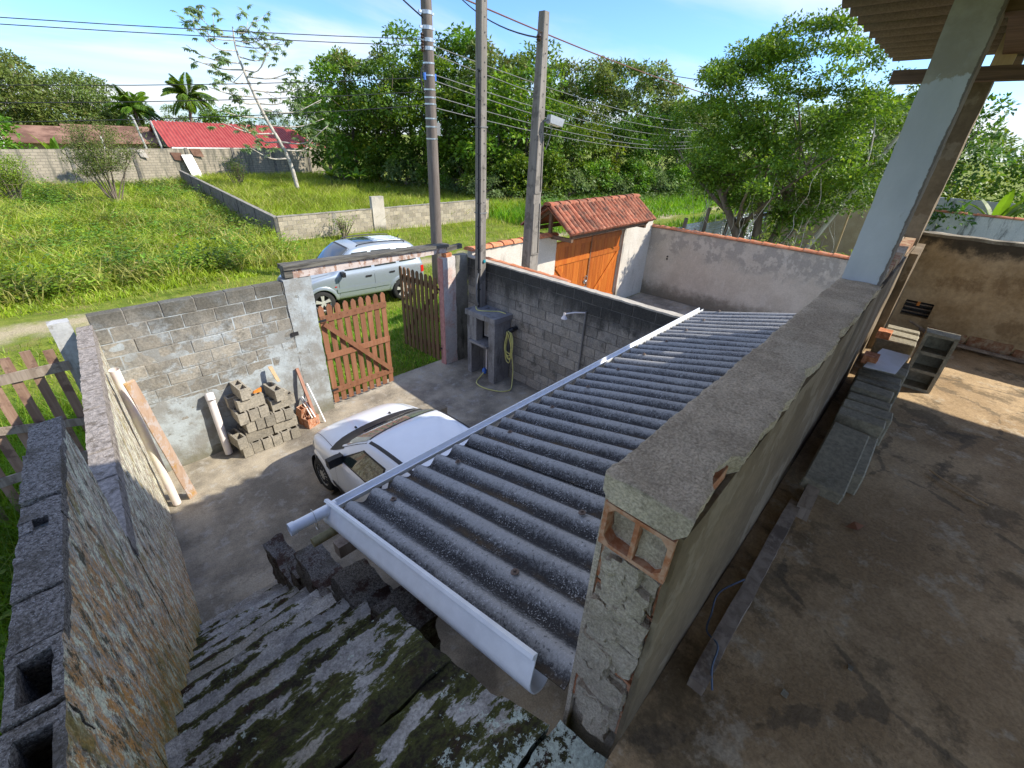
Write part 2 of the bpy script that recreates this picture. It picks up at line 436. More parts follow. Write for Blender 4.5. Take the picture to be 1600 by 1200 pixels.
def mat_fibro(name, a, b, specks=True, pitch=0.177):
    k = Mat(name, 'object')
    pos = k.g.outputs['Position']
    f = k.noise(75, 4, 0.75, pos); g = k.noise(26, 6, 0.75, pos); big = k.noise(2.2, 6, 0.65, k.mapped((1.6, 0.6, 1), per_object=True))
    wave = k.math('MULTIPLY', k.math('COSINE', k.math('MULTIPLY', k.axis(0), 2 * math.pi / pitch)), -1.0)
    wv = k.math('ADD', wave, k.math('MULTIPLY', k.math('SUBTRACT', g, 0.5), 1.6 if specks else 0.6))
    c = k.mix(k.rng(f, 0.40, 0.62), a, b)
    if specks:
        mot = k.noise(42, 8, 0.85, pos)
        c = k.mix(k.rng(mot, 0.50, 0.60, 0, 0.55), c, (0.30, 0.30, 0.305))
        c = k.mix(k.rng(k.noise(50, 8, 0.85, k.mapped(per_object=True)), 0.52, 0.62, 0, 0.75), c, (0.03, 0.03, 0.032))
        c = k.mix(k.rng(wv, -0.9, 0.1, 0.85, 0.0), c, (0.022, 0.021, 0.022))  # dirt in the troughs, doubling as painted shade between the waves
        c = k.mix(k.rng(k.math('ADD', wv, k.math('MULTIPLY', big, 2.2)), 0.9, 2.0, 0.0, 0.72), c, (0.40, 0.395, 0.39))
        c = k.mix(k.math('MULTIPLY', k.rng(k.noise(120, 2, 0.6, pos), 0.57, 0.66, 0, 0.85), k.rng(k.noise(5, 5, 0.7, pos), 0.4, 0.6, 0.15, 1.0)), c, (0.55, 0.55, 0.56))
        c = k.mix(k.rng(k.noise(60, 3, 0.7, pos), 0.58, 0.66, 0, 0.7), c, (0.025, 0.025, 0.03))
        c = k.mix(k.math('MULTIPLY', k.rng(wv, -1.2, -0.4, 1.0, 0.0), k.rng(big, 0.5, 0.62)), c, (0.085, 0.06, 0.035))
    else:
        c = k.mix(k.rng(wv, -0.9, 0.9, 0.0, 0.8), c, (0.05, 0.038, 0.026))  # crests, hollow from below, darkened in the colour as shade of the corrugation
        c = k.mix(k.rng(big, 0.56, 0.68, 0.0, 0.6), c, (0.11, 0.085, 0.06))
    k.bump(f, 0.5, 0.004)
    return k.fin(c, 0.9, 0.25)
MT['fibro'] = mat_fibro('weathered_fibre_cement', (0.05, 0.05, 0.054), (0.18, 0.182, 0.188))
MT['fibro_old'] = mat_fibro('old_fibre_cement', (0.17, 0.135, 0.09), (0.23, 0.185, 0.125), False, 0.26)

def simple(name, c, rough=0.5, spec=0.4, metal=0.0, var=0.12, scale=12, coord='object', c2=None, bump=0.0, thr=(0.4, 0.6)):
    k = Mat(name, coord)
    n = k.noise(scale, 6, 0.65)
    col = k.mix(k.rng(n, thr[0], thr[1]), c, c2) if c2 else c
    col = k.bright(col, k.rng(n, 0.3, 0.7, 1 - var, 1 + var))
    if bump:
        k.bump(n, bump, 0.008)
    return k.fin(col, rough, spec, metal)
MT['pvc'] = simple('white_pvc', (0.80, 0.82, 0.85), 0.35, 0.5, var=0.05)
MT['pvc_pink'] = simple('old_pvc', (0.78, 0.68, 0.66), 0.45, 0.4, var=0.06, scale=4, c2=(0.82, 0.76, 0.62))
MT['pvc_white'] = simple('off_white_pvc', (0.80, 0.74, 0.72), 0.4, 0.4, var=0.05)
MT['brick'] = simple('red_clay', (0.46, 0.17, 0.075), 0.9, 0.2, var=0.25, scale=25, c2=(0.52, 0.24, 0.13), bump=0.5)
MT['brick_dull'] = simple('dull_brick', (0.30, 0.14, 0.075), 0.92, 0.2, var=0.3, scale=14, coord='world', c2=(0.30, 0.22, 0.14), bump=0.5)
MT['brick_raw'] = simple('orange_clay', (0.42, 0.165, 0.08), 0.88, 0.2, var=0.25, scale=30, bump=0.4, c2=(0.40, 0.24, 0.16))
MT['bolt'] = simple('rusty_bolt', (0.16, 0.12, 0.10), 0.7, 0.4, 0.4)
MT['black'] = simple('dark_plastic', (0.02, 0.02, 0.022), 0.5, 0.4)
MT['rubber'] = simple('tyre_rubber', (0.03, 0.03, 0.03), 0.8, 0.25, bump=0.2, scale=40)
MT['steel'] = simple('galvanised_steel', (0.5, 0.52, 0.54), 0.35, 0.5, 0.9, var=0.15)
MT['alloy'] = simple('alloy_rim', (0.56, 0.55, 0.51), 0.4, 0.5, 0.25, var=0.08)
MT['hub'] = simple('grey_hubcap', (0.42, 0.41, 0.38), 0.5, 0.4, 0.2, var=0.1)
MT['blue_plastic'] = simple('blue_plastic', (0.04, 0.14, 0.5), 0.4, 0.4)
MT['teal'] = simple('teal_plastic', (0.01, 0.22, 0.26), 0.4, 0.4)
MT['hose'] = simple('yellow_hose', (0.62, 0.60, 0.22), 0.45, 0.4, var=0.1)
MT['cable'] = simple('black_cable', (0.03, 0.03, 0.035), 0.6, 0.3)
MT['cable_grey'] = simple('grey_cable', (0.17, 0.17, 0.17), 0.5, 0.4)
MT['cable_red'] = simple('red_twisted_cable', (0.16, 0.075, 0.055), 0.6, 0.3)
MT['paper'] = simple('white_sheet', (0.74, 0.72, 0.75), 0.6, 0.3, var=0.08, scale=6, coord='object', c2=(0.62, 0.60, 0.60))
MT['white'] = simple('white_paint', (0.82, 0.82, 0.8), 0.6, 0.3, var=0.06)
MT['porcelain'] = simple('brown_glass', (0.05, 0.03, 0.02), 0.2, 0.5)
MT['redlens'] = simple('red_lens', (0.5, 0.02, 0.015), 0.2, 0.5)
MT['dry_leaf'] = simple('dry_leaf', (0.22, 0.09, 0.04), 0.7, 0.2)
MT['orange'] = simple('orange_plastic', (0.7, 0.24, 0.04), 0.5, 0.4)
MT['lamp_grey'] = simple('lamp_housing', (0.36, 0.37, 0.37), 0.5, 0.4, 0.2)

def mat_wood(name, a, b, scale=(18, 18, 1.4), rough=0.7, spec=0.3, dirt=None, coord='object', worn=None):
    k = Mat(name, coord)
    co = k.mapped(scale, per_object=True)
    n = k.noise(1.0, 6, 0.65, co, 0.4); f = k.noise(6.0, 4, 0.7, co)
    c = k.mix(k.rng(n, 0.36, 0.64), a, b)
    if dirt:
        c = k.mix(k.rng(k.noise(5, 7, 0.7), 0.52, 0.62, 0, 0.85), c, dirt)
    if worn:
        c = k.mix(k.rng(k.noise(9, 7, 0.75, k.mapped((1, 1, 0.5))), 0.52, 0.58, 0, 0.95), c, worn)
    c = k.bright(c, k.rng(k.objrand(), 0, 1, 0.82, 1.15, False))
    k.bump(k.math('ADD', n, k.math('MULTIPLY', f, 0.5)), 0.4, 0.004)
    return k.fin(c, rough, spec)
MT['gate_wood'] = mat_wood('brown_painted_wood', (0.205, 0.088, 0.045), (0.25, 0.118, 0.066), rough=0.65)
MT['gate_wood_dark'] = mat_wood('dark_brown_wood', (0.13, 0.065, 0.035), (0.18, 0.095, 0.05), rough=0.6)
MT['varnish'] = mat_wood('varnished_planks', (0.36, 0.085, 0.012), (0.46, 0.14, 0.02), (9, 9, 0.8), 0.4, 0.45)
MT['grey_wood'] = mat_wood('weathered_wood', (0.20, 0.155, 0.12), (0.31, 0.255, 0.205), rough=0.85, dirt=(0.12, 0.09, 0.07))
MT['fence_wood'] = mat_wood('old_fence_wood', (0.21, 0.125, 0.085), (0.29, 0.19, 0.135), rough=0.8, dirt=(0.14, 0.08, 0.06))
MT['pink_board'] = mat_wood('paint_stained_board', (0.42, 0.28, 0.19), (0.50, 0.36, 0.27), rough=0.75, dirt=(0.44, 0.25, 0.07), worn=(0.5, 0.43, 0.39))
MT['white_beam'] = mat_wood('peeling_white_beam', (0.54, 0.46, 0.42), (0.62, 0.54, 0.5), (3, 25, 25), 0.8, dirt=(0.30, 0.20, 0.16), worn=(0.34, 0.2, 0.14))
MT['cap_board'] = mat_wood('black_cap_board', (0.045, 0.043, 0.04), (0.17, 0.16, 0.135), (2, 25, 25), 0.9)
MT['dark_beam'] = mat_wood('dark_roof_timber', (0.09, 0.055, 0.035), (0.16, 0.10, 0.065), (25, 2, 25))
MT['pale_timber'] = mat_wood('pale_timber', (0.42, 0.29, 0.16), (0.5, 0.36, 0.21))
MT['bamboo'] = mat_wood('bamboo', (0.20, 0.17, 0.08), (0.28, 0.24, 0.12))
MT['pole_wood'] = mat_wood('pole_concrete_brown', (0.115, 0.094, 0.08), (0.165, 0.138, 0.12), (14, 14, 1.2), 0.85, coord='world')
MT['pole_concrete'] = mat_wood('pole_concrete', (0.17, 0.152, 0.132), (0.245, 0.222, 0.195), (14, 14, 1.0), 0.9, coord='world', dirt=(0.11, 0.10, 0.088))

def mat_tile():
    k = Mat('terracotta_tile', 'world')
    n = k.noise(9, 7, 0.7)
    c = k.mix(k.rng(n, 0.4, 0.62), (0.29, 0.085, 0.045), (0.35, 0.15, 0.09))
    c = k.mix(k.rng(k.noise(3.5, 7, 0.72), 0.48, 0.62, 0, 0.8), c, (0.085, 0.055, 0.042))
    c = k.bright(c, k.rng(k.objrand(), 0, 1, 0.72, 1.2, False))
    k.bump(k.noise(40, 4, 0.7), 0.4, 0.006)
    return k.fin(c, 0.85, 0.25)
MT['tile'] = mat_tile()
def mat_captile():
    k = Mat('orange_cap_tile', 'world')
    n = k.noise(9, 7, 0.7)
    c = k.mix(k.rng(n, 0.4, 0.62), (0.50, 0.165, 0.07), (0.53, 0.24, 0.13))
    c = k.bright(c, k.rng(k.objrand(), 0, 1, 0.85, 1.12, False))
    return k.fin(c, 0.8, 0.25)
MT['captile'] = mat_captile()
def mat_redroof():
    k = Mat('red_metal_roof')
    n = k.noise(1.5, 5, 0.6)
    c = k.mix(k.rng(n, 0.35, 0.65), (0.31, 0.043, 0.04), (0.36, 0.068, 0.058))
    return k.fin(c, 0.45, 0.4)
MT['redroof'] = mat_redroof()
MT['brownroof'] = simple('brown_roof', (0.16, 0.085, 0.06), 0.85, 0.2, coord='world', scale=0.6, c2=(0.24, 0.14, 0.10), var=0.2)
def mat_zinc():
    k = Mat('corrugated_zinc')
    n = k.noise(5, 6, 0.65)
    c = k.mix(k.rng(n, 0.4, 0.65), (0.56, 0.62, 0.70), (0.68, 0.73, 0.78))
    c = k.mix(k.rng(k.noise(3.4, 6, 0.7), 0.60, 0.65, 0, 0.9), c, (0.25, 0.09, 0.04))
    return k.fin(c, 0.45, 0.5, 0.15)
MT['zinc'] = mat_zinc()

def mat_paint(name, c, metal=0.0, rough=0.25):
    k = Mat(name, 'object')
    n = k.noise(9, 5, 0.6)
    col = k.bright(c, k.rng(n, 0.3, 0.7, 0.98, 1.01))
    k.b.inputs['Coat Weight'].default_value = 0.6
    k.b.inputs['Coat Roughness'].default_value = 0.06
    return k.fin(col, rough, 0.5, metal)
MT['car_white'] = mat_paint('white_car_paint', (0.80, 0.82, 0.85))
MT['car_silver'] = mat_paint('silver_car_paint', (0.40, 0.46, 0.51), 0.5, 0.3)
def mat_glass(name, c):
    k = Mat(name, 'object')
    k.b.inputs['Coat Weight'].default_value = 0.5
    k.b.inputs['Coat Roughness'].default_value = 0.02
    return k.fin(c, 0.06, 0.7)
MT['glass'] = mat_glass('tinted_glass', (0.03, 0.042, 0.036))
MT['glass_pale'] = mat_glass('pale_windscreen', (0.30, 0.31, 0.26))  # sky reflection on the windscreen put into this pale base colour
MT['glass_blue'] = mat_glass('blue_windscreen', (0.015, 0.035, 0.05))

def mat_leaf(name, a, b, yellow=None, tr=0.35):
    k = Mat(name, 'world')
    r = k.island(); o = k.objrand()
    c = k.mix(k.rng(r, 0.0, 1.0, 0, 1, False), a, b)
    if yellow:
        c = k.mix(k.rng(r, 0.90, 0.97), c, yellow)
    n = k.noise(0.75, 4, 0.6)
    c = k.bright(c, k.rng(n, 0.32, 0.68, 0.62, 1.3))
    c = k.hue(c, k.rng(o, 0, 1, 0.485, 0.515, False), 1.0, k.rng(o, 0, 1, 0.85, 1.15, False))
    k.fin(c, 0.5, 0.35)
    td = k.t.nodes.new('ShaderNodeBsdfTranslucent')
    k.L(k.hue(c, 0.49, 1.05, 1.35), td.inputs[0])
    mx = k.t.nodes.new('ShaderNodeMixShader')
    mx.inputs[0].default_value = tr
    k.L(k.b.outputs[0], mx.inputs[1]); k.L(td.outputs[0], mx.inputs[2])
    k.L(mx.outputs[0], k.out.inputs[0])
    return k.m
MT['leaf'] = mat_leaf('leaf_green', (0.075, 0.16, 0.014), (0.16, 0.28, 0.028), (0.26, 0.34, 0.045))
MT['leaf_dark'] = mat_leaf('leaf_dark', (0.045, 0.105, 0.013), (0.105, 0.19, 0.022))
MT['leaf_bright'] = mat_leaf('leaf_bright', (0.125, 0.22, 0.016), (0.23, 0.35, 0.03), (0.33, 0.36, 0.04))
MT['leaf_olive'] = mat_leaf('leaf_olive', (0.11, 0.175, 0.035), (0.20, 0.26, 0.06), (0.22, 0.2, 0.07))
MT['leaf_pale'] = mat_leaf('leaf_pale', (0.12, 0.20, 0.055), (0.22, 0.30, 0.115))
MT['cecropia'] = mat_leaf('cecropia_leaf', (0.13, 0.24, 0.06), (0.30, 0.40, 0.20), (0.42, 0.48, 0.34), 0.4)
MT['banana'] = mat_leaf('banana_leaf', (0.10, 0.21, 0.018), (0.17, 0.29, 0.03), None, 0.45)
MT['brom'] = mat_leaf('bromeliad_leaf', (0.08, 0.15, 0.03), (0.17, 0.22, 0.05), (0.3, 0.26, 0.08))
MT['grass'] = mat_leaf('grass_blade', (0.20, 0.30, 0.018), (0.36, 0.44, 0.05), (0.46, 0.41, 0.13), 0.45)
MT['grass_lush'] = mat_leaf('lush_grass', (0.10, 0.235, 0.012), (0.18, 0.36, 0.028), (0.32, 0.36, 0.06), 0.45)
MT['grass_dry'] = mat_leaf('dry_grass', (0.27, 0.29, 0.05), (0.42, 0.38, 0.11), (0.42, 0.34, 0.16), 0.4)
MT['bark'] = mat_wood('tree_bark', (0.13, 0.10, 0.075), (0.22, 0.18, 0.14), (8, 8, 1.5), 0.95)
MT['bark_pale'] = mat_wood('pale_bark', (0.42, 0.38, 0.33), (0.54, 0.5, 0.44), (8, 8, 2), 0.9, dirt=(0.26, 0.23, 0.19))

def mat_ground():
    k = Mat('earth_and_turf')
    y = k.axis(1); x = k.axis(0)
    big = k.noise(0.35, 5, 0.6); n = k.noise(2.2, 8, 0.7); f = k.noise(25, 4, 0.7)
    c = k.mix(k.rng(n, 0.36, 0.62), (0.10, 0.15, 0.015), (0.19, 0.22, 0.035))
    c = k.mix(k.rng(k.noise(0.9, 6, 0.7), 0.55, 0.68, 0, 0.7), c, (0.20, 0.17, 0.07))
    yy = k.math('SUBTRACT', k.math('ADD', y, k.math('MULTIPLY', big, 3.0)), 17.2)
    dist = k.math('ABSOLUTE', yy)
    tr = k.math('ADD', dist, k.math('MULTIPLY', n, 1.6))
    c = k.mix(k.rng(tr, 0.85, 1.7, 0.9, 0.0), c, (0.42, 0.35, 0.23))
    c = k.bright(c, k.rng(f, 0.3, 0.7, 0.75, 1.25))
    k.bump(k.math('ADD', n, f), 0.6, 0.05)
    return k.fin(c, 0.95, 0.15)
MT['ground'] = mat_ground()

# ------------------------------------------------------------------ helpers
def props(o, label=None, cat=None, group=None, kind=None):
    if label: o['label'] = label
    if cat: o['category'] = cat
    if group: o['group'] = group
    if kind: o['kind'] = kind
    return o

def empty(name, loc=(0, 0, 0), rz=0.0, label=None, cat=None, group=None):
    o = bpy.data.objects.new(name, None)
    COL.objects.link(o)
    o.location = loc
    o.rotation_euler = (0, 0, rz)
    o.empty_display_size = 0.1
    return props(o, label, cat, group)

def link_mesh(name, me, mat, parent=None, smooth=False):
    o = bpy.data.objects.new(name, me)
    COL.objects.link(o)
    if mat and not me.materials:
        me.materials.append(mat)
    if smooth:
        me.polygons.foreach_set('use_smooth', [True] * len(me.polygons))
        me.set_sharp_from_angle(angle=math.radians(42))
    if parent:
        o.parent = parent
    return o

class MB:
    def __init__(self):
        self.v = []; self.f = []
    def add(self, vs, fs):
        n = len(self.v)
        self.v += [tuple(p) for p in vs]
        self.f += [tuple(i + n for i in f) for f in fs]
        return self
    def hexa(self, c):
        return self.add(c, [(3, 2, 1, 0), (4, 5, 6, 7), (0, 1, 5, 4), (1, 2, 6, 5), (2, 3, 7, 6), (3, 0, 4, 7)])
    def box(self, lo, hi, M=None):
        (a, b, c), (d, e, f) = lo, hi
        p = [V(q) for q in ((a, b, c), (d, b, c), (d, e, c), (a, e, c), (a, b, f), (d, b, f), (d, e, f), (a, e, f))]
        if M is not None:
            p = [M @ q for q in p]
        return self.hexa(p)
    def bar(self, a, b, w, h, up=(0, 0, 1)):
        a = V(a); b = V(b); d = (b - a).normalized(); u = V(up)
        s = d.cross(u)
        if s.length < 1e-4:
            s = d.cross(V((0, 1, 0)))
        s.normalize(); u = s.cross(d).normalized()
        s = s * w / 2; u = u * h / 2
        return self.hexa([a - s - u, a + s - u, b + s - u, b - s - u, a - s + u, a + s + u, b + s + u, b - s + u])
    def tube(self, pts, r, n=8, cap=True):
        pts = [V(p) for p in pts]
        m = len(pts)
        rs = r if isinstance(r, (list, tuple)) else [r] * m
        d0 = (pts[1] - pts[0]).normalized()
        u = d0.orthogonal().normalized()
        vs = []
        for i, p in enumerate(pts):
            d = (pts[min(i + 1, m - 1)] - pts[max(i - 1, 0)])
            if d.length < 1e-9: d = d0.copy()
            d.normalize()
            u = (u - d * u.dot(d))
            if u.length < 1e-6: u = d.orthogonal()
            u.normalize()
            w = d.cross(u)
            for k in range(n):
                t = 2 * math.pi * k / n
                vs.append(p + (u * math.cos(t) + w * math.sin(t)) * rs[i])
        fs = []
        for i in range(m - 1):
            for k in range(n):
                k2 = (k + 1) % n
                fs.append((i * n + k, i * n + k2, (i + 1) * n + k2, (i + 1) * n + k))
        if cap:
            fs.append(tuple(range(n - 1, -1, -1)))
            fs.append(tuple((m - 1) * n + k for k in range(n)))
        return self.add(vs, fs)
    def lathe(self, prof, n=20, axis='z', M=None):
        vs = []
        for (r, h) in prof:
            for k in range(n):
                t = 2 * math.pi * k / n
                p = V((r * math.cos(t), r * math.sin(t), h))
                if axis == 'y':
                    p = V((p.x, p.z, p.y))
                vs.append(M @ p if M is not None else p)
        fs = []
        for i in range(len(prof) - 1):
            for k in range(n):
                k2 = (k + 1) % n
                fs.append((i * n + k, i * n + k2, (i + 1) * n + k2, (i + 1) * n + k))
        return self.add(vs, fs)
    def grid(self, fn, nu, nv):
        vs = [fn(i / nu, j / nv) for j in range(nv + 1) for i in range(nu + 1)]
        fs = [(j * (nu + 1) + i, j * (nu + 1) + i + 1, (j + 1) * (nu + 1) + i + 1, (j + 1) * (nu + 1) + i)
              for j in range(nv) for i in range(nu)]
        return self.add(vs, fs)
    def prism(self, poly, fn0, fn1):
        # poly: list of 2d; fn0, fn1 map 2d to 3d for the two faces
        n = len(poly)
        vs = [fn0(p) for p in poly] + [fn1(p) for p in poly]
        fs = [tuple(range(n - 1, -1, -1)), tuple(range(n, 2 * n))]
        fs += [(i, (i + 1) % n, n + (i + 1) % n, n + i) for i in range(n)]
        return self.add(vs, fs)
    def mesh(self, name):
        me = bpy.data.meshes.new(name)
        me.from_pydata(self.v, [], self.f)
        bm = bmesh.new(); bm.from_mesh(me)
        bmesh.ops.recalc_face_normals(bm, faces=bm.faces)
        bm.to_mesh(me); bm.free()
        return me
    def build(self, name, mat, parent=None, smooth=False):
        return link_mesh(name, self.mesh(name), mat, parent, smooth)

def bez(pts, n=6):
    # Catmull-Rom through pts
    P = [V(p) for p in pts]
    P = [P[0] * 2 - P[1]] + P + [P[-1] * 2 - P[-2]]
    out = []
    for i in range(1, len(P) - 2):
        a, b, c, d = P[i - 1:i + 3]
        for k in range(n):
            t = k / n
            out.append(0.5 * ((2 * b) + (c - a) * t + (2 * a - 5 * b + 4 * c - d) * t * t + (3 * b - a - 3 * c + d) * t ** 3))
    out.append(P[-2])
    return out

def nz(p, f=1.0, s=0.0):
    return noise.noise(V((p[0] * f + s, p[1] * f + s * 1.7, p[2] * f - s)))

def rough_hexa(mb, c, e=0.06, amp=0.012, freq=9.0, seed=0.0, chew=0.0):
    # six-sided lump from 8 corners, surface subdivided to ~e and pushed about by noise
    c = [V(p) for p in c]
    ctr = sum(c, V((0, 0, 0))) / 8
    idx = {}; vs = []; fs = []
    def get(p):
        k = (round(p.x, 4), round(p.y, 4), round(p.z, 4))
        if k not in idx:
            idx[k] = len(vs)
            q = p + noise.noise_vector(p * freq + V((seed, seed * 2, -seed))) * amp
            q += noise.noise_vector(p * freq * 3.1 + V((seed, 0, seed))) * amp * 0.45
            if chew:
                on = sum(1 for a in range(3) if True)
                q += (ctr - p).normalized() * max(0.0, noise.noise(p * freq * 0.6 + V((seed, 5, 1)))) * chew
            vs.append(q)
        return idx[k]
    AX = {}
    for pairs in (((0, 1), (3, 2), (4, 5), (7, 6)), ((1, 2), (0, 3), (5, 6), (4, 7)), ((0, 4), (1, 5), (2, 6), (3, 7))):
        n = max(1, int(round(max((c[i] - c[k]).length for i, k in pairs) / e)))
        for i, k in pairs:
            AX[(i, k)] = AX[(k, i)] = n
    for q in ((3, 2, 1, 0), (4, 5, 6, 7), (0, 1, 5, 4), (1, 2, 6, 5), (2, 3, 7, 6), (3, 0, 4, 7)):
        a, b, d, g = [c[i] for i in q]
        nu = AX[(q[0], q[1])]; nv = AX[(q[0], q[3])]
        G = [[get((a * (1 - i / nu) + b * (i / nu)) * (1 - j / nv) + (g * (1 - i / nu) + d * (i / nu)) * (j / nv))
              for i in range(nu + 1)] for j in range(nv + 1)]
        for j in range(nv):
            for i in range(nu):
                fs.append((G[j][i], G[j][i + 1], G[j + 1][i + 1], G[j + 1][i]))
    return mb.add(vs, fs)

def boxc(lo, hi):
    (a, b, c), (d, e, f) = lo, hi
    return [(a, b, c), (d, b, c), (d, e, c), (a, e, c), (a, b, f), (d, b, f), (d, e, f), (a, e, f)]

_blk = {}
def block_mesh(L, T, H, var, key):
    k = (round(L, 3), round(T, 3), round(H, 3), var, key)
    if k in _blk:
        return _blk[k]
    rnd = random.Random(hash(k[:4]) & 0xffff)
    bm = bmesh.new()
    bmesh.ops.create_cube(bm, size=1)
    for v in bm.verts:
        v.co = V((v.co.x * L + rnd.uniform(-.003, .003), v.co.y * T + rnd.uniform(-.002, .002), v.co.z * H + rnd.uniform(-.003, .003)))
    bmesh.ops.bevel(bm, geom=list(bm.edges), offset=0.007, segments=1, affect='EDGES')
    me = bpy.data.meshes.new('block')
    bm.to_mesh(me); bm.free()
    _blk[k] = me
    return me

def hollow_mesh(name, L, T, H, cells, w=0.026, closed=False):
    # block lying with its cell openings along z, origin at its centre
    xs = [0.0]
    c = (L - w * (cells + 1)) / cells
    for i in range(cells):
        xs += [xs[-1] + w, xs[-1] + w + c]
    xs.append(L)
    ys = [0, w, T - w, T]
    mb = MB()
    def P(x, y, z): return (x - L / 2, y - T / 2, z)
    for z in (H / 2, -H / 2):
        for i in range(len(xs) - 1):
            for j in range(3):
                if j == 1 and i % 2 == 1 and not (closed and z < 0):
                    continue
                mb.add([P(xs[i], ys[j], z), P(xs[i + 1], ys[j], z), P(xs[i + 1], ys[j + 1], z), P(xs[i], ys[j + 1], z)], [(0, 1, 2, 3)])
    for i in range(1, len(xs) - 1, 2):
        a, b = xs[i], xs[i + 1]
        q = [(a, ys[1]), (b, ys[1]), (b, ys[2]), (a, ys[2])]
        for k in range(4):
            p0, p1 = q[k], q[(k + 1) % 4]
            mb.add([P(*p0, H / 2), P(*p1, H / 2), P(*p1, -H / 2), P(*p0, -H / 2)], [(0, 1, 2, 3)])
    q = [(0, 0), (L, 0), (L, T), (0, T)]
    for k in range(4):
        p0, p1 = q[k], q[(k + 1) % 4]
        mb.add([P(*p0, H / 2), P(*p1, H / 2), P(*p1, -H / 2), P(*p0, -H / 2)], [(0, 1, 2, 3)])
    me = bpy.data.meshes.new(name)
    me.from_pydata(mb.v, [], mb.f)
    bm = bmesh.new(); bm.from_mesh(me)
    bmesh.ops.remove_doubles(bm, verts=bm.verts, dist=1e-4)
    bmesh.ops.recalc_face_normals(bm, faces=bm.faces)
    for v in bm.verts:
        v.co += V((random.uniform(-.002, .002), random.uniform(-.002, .002), random.uniform(-.002, .002)))
    bm.to_mesh(me); bm.free()
    return me

def block_wall(root, L, ncourse, T, mat, mortar, bl=0.4, bh=0.2, z0=0.0, skip=None, first=0.0, core_name='mortar'):
    # individual blocks in running bond along the root's x axis, on a slightly recessed mortar core
    core = MB()
    rough_hexa(core, boxc((0.004, -T / 2 + 0.008, z0), (L - 0.004, T / 2 - 0.008, z0 + ncourse * bh - 0.012)), 0.2, 0.002, 8, 1)
    core.build(core_name, mortar, root)
    j = 0.008
    for k in range(ncourse):
        x = -first - (bl / 2 if k % 2 else 0)
        while x < L - 0.02:
            a = max(x, 0); b = min(x + bl, L)
            if b - a > 0.06 and not (skip and skip((a + b) / 2, k)):
                full = abs((b - a) - bl) < 1e-3
                me = block_mesh((b - a) - j, T, bh - j, random.randrange(4) if full else 0, mat.name)
                o = link_mesh('block', me, mat, root)
                o.location = ((a + b) / 2, random.uniform(-.004, .004), z0 + (k + 0.5) * bh)
                o.rotation_euler = (random.uniform(-.006, .006), random.uniform(-.006, .006), random.uniform(-.004, .004))
            x += bl

def corrugated(nwave, pitch, amp, length, thick, per=8, rows=6, seed=0, wob=0.003):
    # sheet with waves across x, running along y from 0 to length, in its own frame
    mb = MB()
    def top(u, v, dz=0.0):
        x = u * nwave * pitch
        z = -amp * math.cos(2 * math.pi * u * nwave)
        w = noise.noise(V((x * 2, v * length * 1.3, seed))) * wob
        return V((x, v * length + (noise.noise(V((x * 9, seed, v))) * 0.006 if v in (0, 1) else 0), z + w + dz))
    nu = nwave * per
    mb.grid(lambda u, v: top(u, v), nu, rows)
    n0 = len(mb.v)
    mb.grid(lambda u, v: top(u, v, -thick), nu, rows)
    W = nu + 1
    for i in range(nu):
        mb.f.append((i, i + 1, n0 + i + 1, n0 + i))
        k = rows * W
        mb.f.append((k + i, n0 + k + i, n0 + k + i + 1, k + i + 1))
    for jn in range(rows):
        mb.f.append((jn * W, n0 + jn * W, n0 + (jn + 1) * W, (jn + 1) * W))
        e = jn * W + nu
        mb.f.append((e, e + W, n0 + e + W, n0 + e))
    return mb

# ------------------------------------------------------------------ terrain and sky-side setting
def sm(a, b, x):
    t = max(0.0, min(1.0, (x - a) / (b - a)))
    return t * t * (3 - 2 * t)

def tz(x, y):
    z = 0.10 * noise.noise(V((x * 0.25, y * 0.25, 0))) + 0.03 * noise.noise(V((x * 1.3, y * 1.3, 4)))
    z -= 0.06
    z += 0.25 * sm(19, 24, y) * noise.noise(V((x * 0.12, y * 0.12, 7)))
    d = math.hypot((x - 6.6) / 3.5, (y - 13.1) / 2.6)
    z -= 0.06 * (1 - sm(0.5, 1.5, d))
    # sunken beneath the paved plots
    inside = sm(-0.6, -0.1, x - 0.085 * (y - 7.35)) * (1 - sm(14.7, 15.1, x)) * (1 - sm(7.3, 7.8, y))
    z -= 0.35 * inside
    return z

def make_ground():
    xs = sorted(set([round(v, 2) for v in np.concatenate([
        np.arange(-14, 42, 0.5), np.arange(-60, -14, 3), np.arange(42, 120, 4), [-600, -350, -200, -120, -90, 160, 240, 400, 700, 1000]])]))
    ys = sorted(set([round(v, 2) for v in np.concatenate([
        np.arange(0, 30, 0.5), np.arange(30, 60, 1.5), np.arange(-40, 0, 4), np.arange(60, 130, 6), [-300, -150, -80, 180, 300, 500, 900]])]))
    vs = [(x, y, tz(x, y)) for y in ys for x in xs]
    W = len(xs)
    fs = [(j * W + i, j * W + i + 1, (j + 1) * W + i + 1, (j + 1) * W + i) for j in range(len(ys) - 1) for i in range(W - 1)]
    me = bpy.data.meshes.new('ground')
    me.from_pydata(vs, [], fs)
    o = link_mesh('ground', me, MT['ground'], None, True)
    props(o, 'grassy ground with a sandy track running past the front walls', None, None, 'structure')
make_ground()

def xin(y):
    return 0.17 + (y - 7.35) * 0.085

